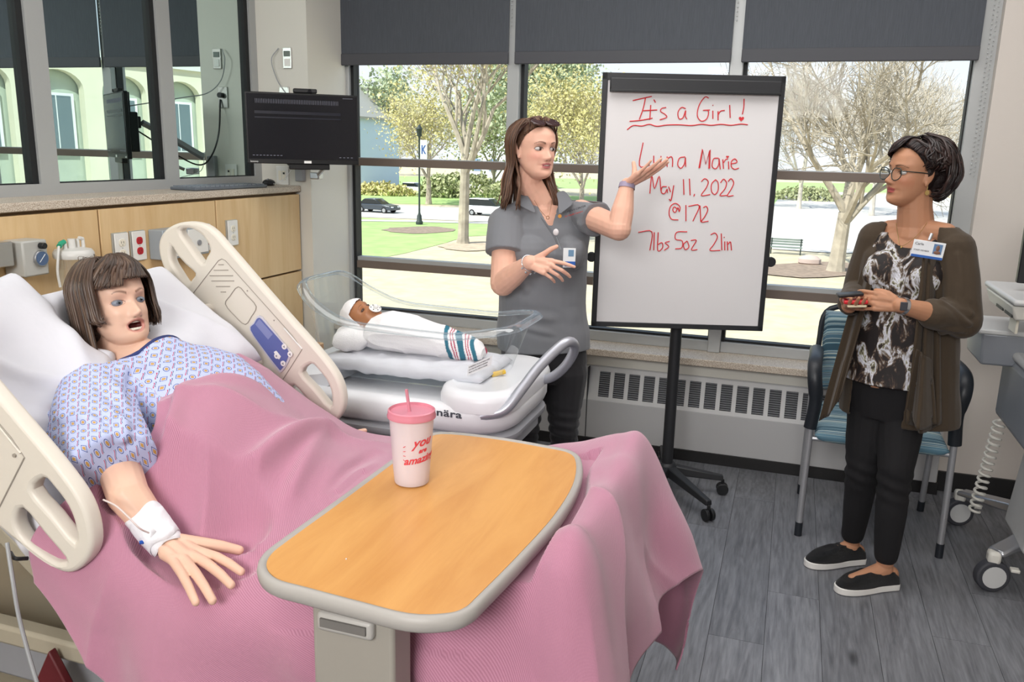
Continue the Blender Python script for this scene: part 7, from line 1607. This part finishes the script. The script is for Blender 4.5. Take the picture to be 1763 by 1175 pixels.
lim = mth('LESS_THAN', mth('ABSOLUTE', fy), .34); redl = mth('MULTIPLY', mth('MULTIPLY', mth('LESS_THAN', mth('ABSOLUTE', mth('ADD', wvx, .10)), .055), lim), isB); blkl = mth('MULTIPLY', mth('MULTIPLY', mth('LESS_THAN', mth('ABSOLUTE', mth('SUBTRACT', wvx, .10)), .045), lim), isB)
chk = nt.nodes.new('ShaderNodeTexChecker'); chk.inputs['Scale'].default_value = 1000; nt.links.new(uvn.outputs[0], chk.inputs['Vector']); chk.inputs[1].default_value = (*srgb('a9b5e0'), 1); chk.inputs[2].default_value = (*srgb('c6cfec'), 1)
cur = chk.outputs['Color']
for fac, c_ in ((ring_, '2f3f86'), (dot_, 'c39a55'), (redl, 'b8334a'), (blkl, '3a4a63')):
    mx = nt.nodes.new('ShaderNodeMix'); mx.data_type = 'RGBA'; nt.links.new(fac, mx.inputs[0]); nt.links.new(cur, mx.inputs[6]); mx.inputs[7].default_value = (*srgb(c_), 1); cur = mx.outputs[2]
nt.links.new(cur, b.inputs['Base Color'])
gn = MB()
na3 = (hd3.w((-.03, 0, -.115))-nb3).normalized(); cc3 = nb3+na3*.012
rows_g = [(c3(-.055, .012), .062, .056), (c3(-.035, .008), .076, .066), (c3(-.01, .008), .11, .070), (c3(.03), .172, .082), (c3(.09), .195, .108), (c3(.16), .195, .118), (c3(.26), .185, .118), (c3(.36), .18, .11)]
gn.loft([ellring(c, Y3, n3, a, b_, 32, .88) for c, a, b_ in rows_g], cap=True)
se = P(197, 806, 1.275)
cap(gn, sn3+Vector((0, .0, -.0)), .078, sn3.lerp(se, .5)+Vector((-.02, 0, 0)), .088, 20); gn.tube([sn3.lerp(se, .5)+Vector((-.02, 0, 0)), se], [.088, .085], 22)
cap(gn, P(150, 700, 1.42), .06, P(115, 745, 1.35), .045, 16); cap(gn, P(110, 740, 1.35), .045, P(150, 800, 1.29), .04, 16)
cap(gn, sf3, .062, sf3.lerp(ef3, .30), .052, 18); cap(gn, c3(.04), .07, sn3, .07, 18); cap(gn, c3(.04), .07, sf3, .06, 18)
CR3 = [(P(130, 655, 1.4), P(215, 740, 1.3), .014, .010), (P(150, 640, 1.45), P(240, 700, 1.35), .016, .009), (P(200, 720, 1.3), P(230, 800, 1.25), .012, .009), (P(110, 720, 1.3), P(180, 720, 1.25), .014, .008), (P(230, 640, 1.5), P(200, 780, 1.3), .014, -.008), (P(260, 640, 1.5), P(330, 620, 1.7), .014, .006)]
def fold3(co): return vnoise(co*np.array([8, 8, 8]), 81)*.008+vnoise(co*np.array([18, 18, 18]), 82)*.003+creases(co, CR3)
hloc = np.array(nb3)
def keep3(co): r_ = co-np.array(cc3); s = r_@np.array(na3); q_ = r_-s[:, None]*np.array(na3); return ~((np.linalg.norm(q_, axis=1) < .12) & (s > 0))
go = finish('hospital_gown', gn, .0045, 4, m_gown, W3, None, fold3, keep3, .003)
me = go.data; uv = me.uv_layers.new(name='UVMap'); vi = np.empty(len(me.loops), np.int32); me.loops.foreach_get('vertex_index', vi); co = get_co(me)
ar = np.array((P(215, 820, 1.25)-P(150, 680, 1.42)).normalized()); on = co[:, 1] < 1.46
UVc = np.stack([co[:, 1], -(co@np.array(a3))], 1); nn_ = get_no(me); tilt = np.clip(-(nn_[:, 1]), 0, 1); UVc[:, 0] -= co[:, 2]*0+(tilt*0); UVc[:, 0] = co[:, 1]*.85-(co[:, 2]-co[:, 0])*.22*0+np.clip(1.46-co[:, 1], 0, 1)*-.35+ (co@np.array(n3))*np.where(co[:, 1] < 1.5, .9, 0)
uv.data.foreach_set('uv', UVc[vi].astype(np.float32).ravel())
# navy collar binding
bm = bmesh.new(); bm.from_mesh(go.data); bv = np.array([tuple(v.co) for v in bm.verts if v.is_boundary]); bm.free()
bv = bv[np.linalg.norm(bv-np.array(cc3), axis=1) < .16]; u3_, w3_, _ = frame(na3); rel3 = bv-np.array(cc3); th_ = np.arctan2(rel3@np.array(w3_), rel3@np.array(u3_)); cbp = []
for t in np.linspace(-math.pi, math.pi, 36, endpoint=False):
    dth = np.abs((th_-t+math.pi) % (2*math.pi)-math.pi); idx = np.argsort(dth)[:4]; cbp.append(Vector(bv[idx].mean(0)))
cbp = [(cbp[i-1]+cbp[i]*2+cbp[(i+1) % 36])/4 for i in range(36)]
MB().tube(cbp, .0058, 8, closed=True).build('navy_collar', mat('navy_binding', '2b3668', .8), W3)
# wig
c_w = [lin('433228'), lin('4f3b2f'), lin('382920'), lin('584537')]
cpm = MB(); hair_cap(cpm, hd3, .108, .086, .108, .018); cpm.ball(hd3.w((-.045, 0, -.02)), (.07, .08, .09), hd3.R, 24)
finish('wig_base', cpm, .004, 1, mat('wig_base', '46342a', .5, bump=.4, bscale=120), W3, None, None, keepcap(hd3, lambda L: ~((L[:, 0] > .050) & (L[:, 2] < .070)) & ~((L[:, 0] > .012) & (L[:, 2] < .03)) & (L[:, 2] > -.10)))
paths = []; rg = random.Random(13)
cr0 = (20, 84)
for k in range(190):       # fringe: from the crown forward, swept to her right temple
    u = k/189; azf = 62-125*u; z_end = 28-22*max(0, -math.sin(math.radians(azf)))
    st = HPt(hd3, 20+30*rg.random()-60*u*.3, 82-6*rg.random(), .006)
    paths.append([st, HPt(hd3, azf*.55+6, 62, .014+.004*rg.random()), HPt(hd3, azf*.9, 44, .014+.004*rg.random()), HPt(hd3, azf-10*u-4, 33 if azf > -20 else 30, .011), HPt(hd3, azf-16*u-10, 20 if azf > 0 else 12, .012)])
for sg in (-1, 1):
    for k in range(190):
        az = sg*(58+120*k/189.); l_ = rg.random(); zend = -.10-.05*rg.random() if abs(az) > 78 else -.02-.035*rg.random()
        if sg > 0 and abs(az) < 100: zend = -.055-.02*rg.random()
        if sg < 0 and abs(az) > 75: zend = -.15-.07*rg.random()
        p3 = HPt(hd3, az, -12, .014+.006*l_); q3 = hd3.R.transposed() @ (p3-hd3.c)/hd3.k
        paths.append([HPt(hd3, az*.8, 84, .004), HPt(hd3, az*.95, 55, .014+.006*l_), HPt(hd3, az, 22, .016+.006*l_), p3, hd3.w((q3.x*1.0+.006, q3.y*1.0, min(q3.z-.03, zend*.65))), hd3.w((q3.x+.014, q3.y*.9, zend))])
strands('wig', hd3, paths, .0048, c_w, m_hair, W3, 9, 5, .002, 4)
fly = []
for k in range(14):
    az = rg.uniform(60, 300); fly.append([HPt(hd3, az, 70, .01), HPt(hd3, az+10, 60, .022+.01*rg.random()), HPt(hd3, az+25, 48, .018)])
strands('flyaway_hair', hd3, fly, .0009, c_w, m_hair, W3, 10, 4, .004, 6)
# wrist dressing and drip line
m_tape = mat('gauze_tape', 'e9e9ee', .85, bump=.3, bscale=60); dR3 = (wr3-en3).normalized(); s_, w_, _ = frame(dR3); wbm = MB()
for j, (h0, h1_, r_) in enumerate(((-.075, -.02, .0345), (-.045, .012, .0330), (-.06, .002, .0350))):
    rings = []
    for h_ in np.linspace(h0, h1_, 6):
        taper = 1+(-h_)*1.2; rings.append([wr3+dR3*(h_+.004*math.sin(3*t+j*2))+s_*r_*taper*(1+.03*math.sin(5*t+h_*90+j))*math.cos(t)+w_*r_*taper*(1+.03*math.sin(4*t+h_*70))*math.sin(t) for t in np.linspace(0, 2*math.pi, 36, endpoint=False)])
    wbm.loft(rings, cap=False)
wo = wbm.build('wrist_dressing', m_tape, W3, sharp=25); wo.modifiers.new('t', 'SOLIDIFY').thickness = .0015
pq = wr3-dR3*.06+Vector((-.01, -.03, .005)); MB().tube([PZ(256, 932, .80), PZ(240, 935, .80)], .004, 8).build('blue_port_cap', mat('blue_cap', '2456b0', .3), W3); MB().tube([PZ(268, 922, .815), PZ(256, 932, .802)], .0045, 8).build('clear_connector', m_frl, W3)
MB().tube(smoothline([P(178, 861, 1.18), P(200, 872, 1.17), P(222, 892, 1.165), P(240, 910, 1.17), PZ(256, 918, .83)], 6), .0018, 8).build('drip_line', mat('clear_line', 'e4d6d2', .2, alpha=.8), W3)

# ------------------------------------------------------------------ swaddled baby doll
BB = thing('baby_doll', 'brown swaddled baby doll with white cap and pacifier in the bassinet', 'doll', (-1.3, 2.7, .845))
S4 = lin('a5714e'); hd4 = Head(P(625, 545, 2.70), (.42, -.30, .86), (-.86, -.12, .45), .60, jaw=1.15, nose=.55, cheek=1.6)
b4 = MB(); hd4.add(b4); sh4 = Vector((-1.40, 2.70, .915)); cap(b4, hd4.w((-.02, 0, -.08)), .035, sh4, .05, 14); chain(b4, [sh4, Vector((-1.22, 2.7, .90)), Vector((-1.07, 2.7, .88))], [.05, .045, .03])
def col4(co):
    c = np.tile(S4, (len(co), 1)); face_cols(hd4.local(co), S4, c, lin('8a5240'), lin('6e4630'), brow_h=.026, lashw=1.6); return c
finish('body', b4, .002, 2, m_vinyl, BB, col4)
eyes(hd4, BB, (.5, -.3, .8), iris=(.03, .02, .015), white=(.10, .06, .05))
m_knit = mat('white_knit', 'eeeced', .9, bump=.25, bscale=300)
cpm = MB(); cpm.ball(hd4.w((-.018, 0, .030)), (.118*.6, .088*.6, .110*.6), hd4.R, 28); cpm.ball(hd4.w((-.04, 0, .05)), (.09*.6, .08*.6, .095*.6), hd4.R, 24)
finish('knit_cap', cpm, .003, 2, m_knit, BB, None, lambda co: vnoise(co*60, 91)*.0012, keepcap(hd4, lambda L: ~((L[:, 0] > .02+.3*(L[:, 2]-.055)) & (L[:, 2] < .062)) & (L[:, 2] > -.05)), .002)
cushion('head_cloth', m_knit, (-1.50, 2.665, .885), .13, .15, .085, rotm(0, -8, 20), 33, .006, 3, BB)
sw = MB(); sw.loft([ellring(Vector(c), Vector((0, 1, 0)), Vector((.1, 0, 1)).normalized(), a, b_, 28, .95) for c, a, b_ in (((-1.455, 2.70, .905), .045, .03), ((-1.43, 2.70, .91), .085, .060), ((-1.37, 2.70, .915), .098, .074), ((-1.27, 2.70, .91), .092, .070), ((-1.17, 2.70, .898), .078, .058), ((-1.08, 2.70, .885), .062, .046), ((-1.02, 2.70, .875), .050, .036), ((-.995, 2.70, .868), .03, .02))])
m_sw = vmat('swaddle_cloth', .9, bump=.2, bscale=250)
def colsw(co):
    c = np.tile(lin('edebed'), (len(co), 1)); x = co[:, 0]+(co[:, 1]-2.7)*.25+(co[:, 2]-.9)*.25; z_ = vnoise(co*30, 7)*.004; x = x+z_
    for (a0, a1, cc) in ((-1.135, -1.12, '2f6f84'), (-1.112, -1.108, 'b43a58'), (-1.103, -1.099, 'b43a58'), (-1.092, -1.070, '2f6f84'), (-1.062, -1.058, 'b43a58'), (-1.053, -1.049, 'b43a58'), (-1.043, -1.029, '2f6f84'), (-1.000, -.993, 'b43a58'), (-.990, -.97, '2f6f84')):
        m_ = (x > a0-.0+0) & (x < a1); c[m_] = lin(cc)
    return c
finish('swaddle', sw, .0022, 2, m_sw, BB, colsw, lambda co: vnoise(co*np.array([12, 30, 30]), 92)*.004+(1-np.abs(vnoise(co*np.array([9, 20, 20]), 93)))**5*.004-.002)
pc = hd4.w((.098, 0, -.060)); fz = hd4.R.col[0]; s_, w_, _ = frame(fz)
pcr = MB().loft([[pc+fz*h_+s_*r_*1.15*math.cos(t)+w_*r_*math.sin(t) for t in np.linspace(0, 2*math.pi, 24, endpoint=False)] for h_, r_ in ((0, .019), (.003, .021), (.006, .019))]).build('pacifier', m_white, BB, bevel=.001)
MB().ball(pc+fz*.011, .009, n=14).build('pacifier_knob', m_white, pcr)
for k in range(6): t = k*math.pi/3+.3; MB().tube([pc+fz*.0058+s_*.0155*math.cos(t)*1.1+w_*.0145*math.sin(t), pc+fz*.0072+s_*.0155*math.cos(t)*1.1+w_*.0145*math.sin(t)], .0022, 8).build('air_hole', m_black, pcr)
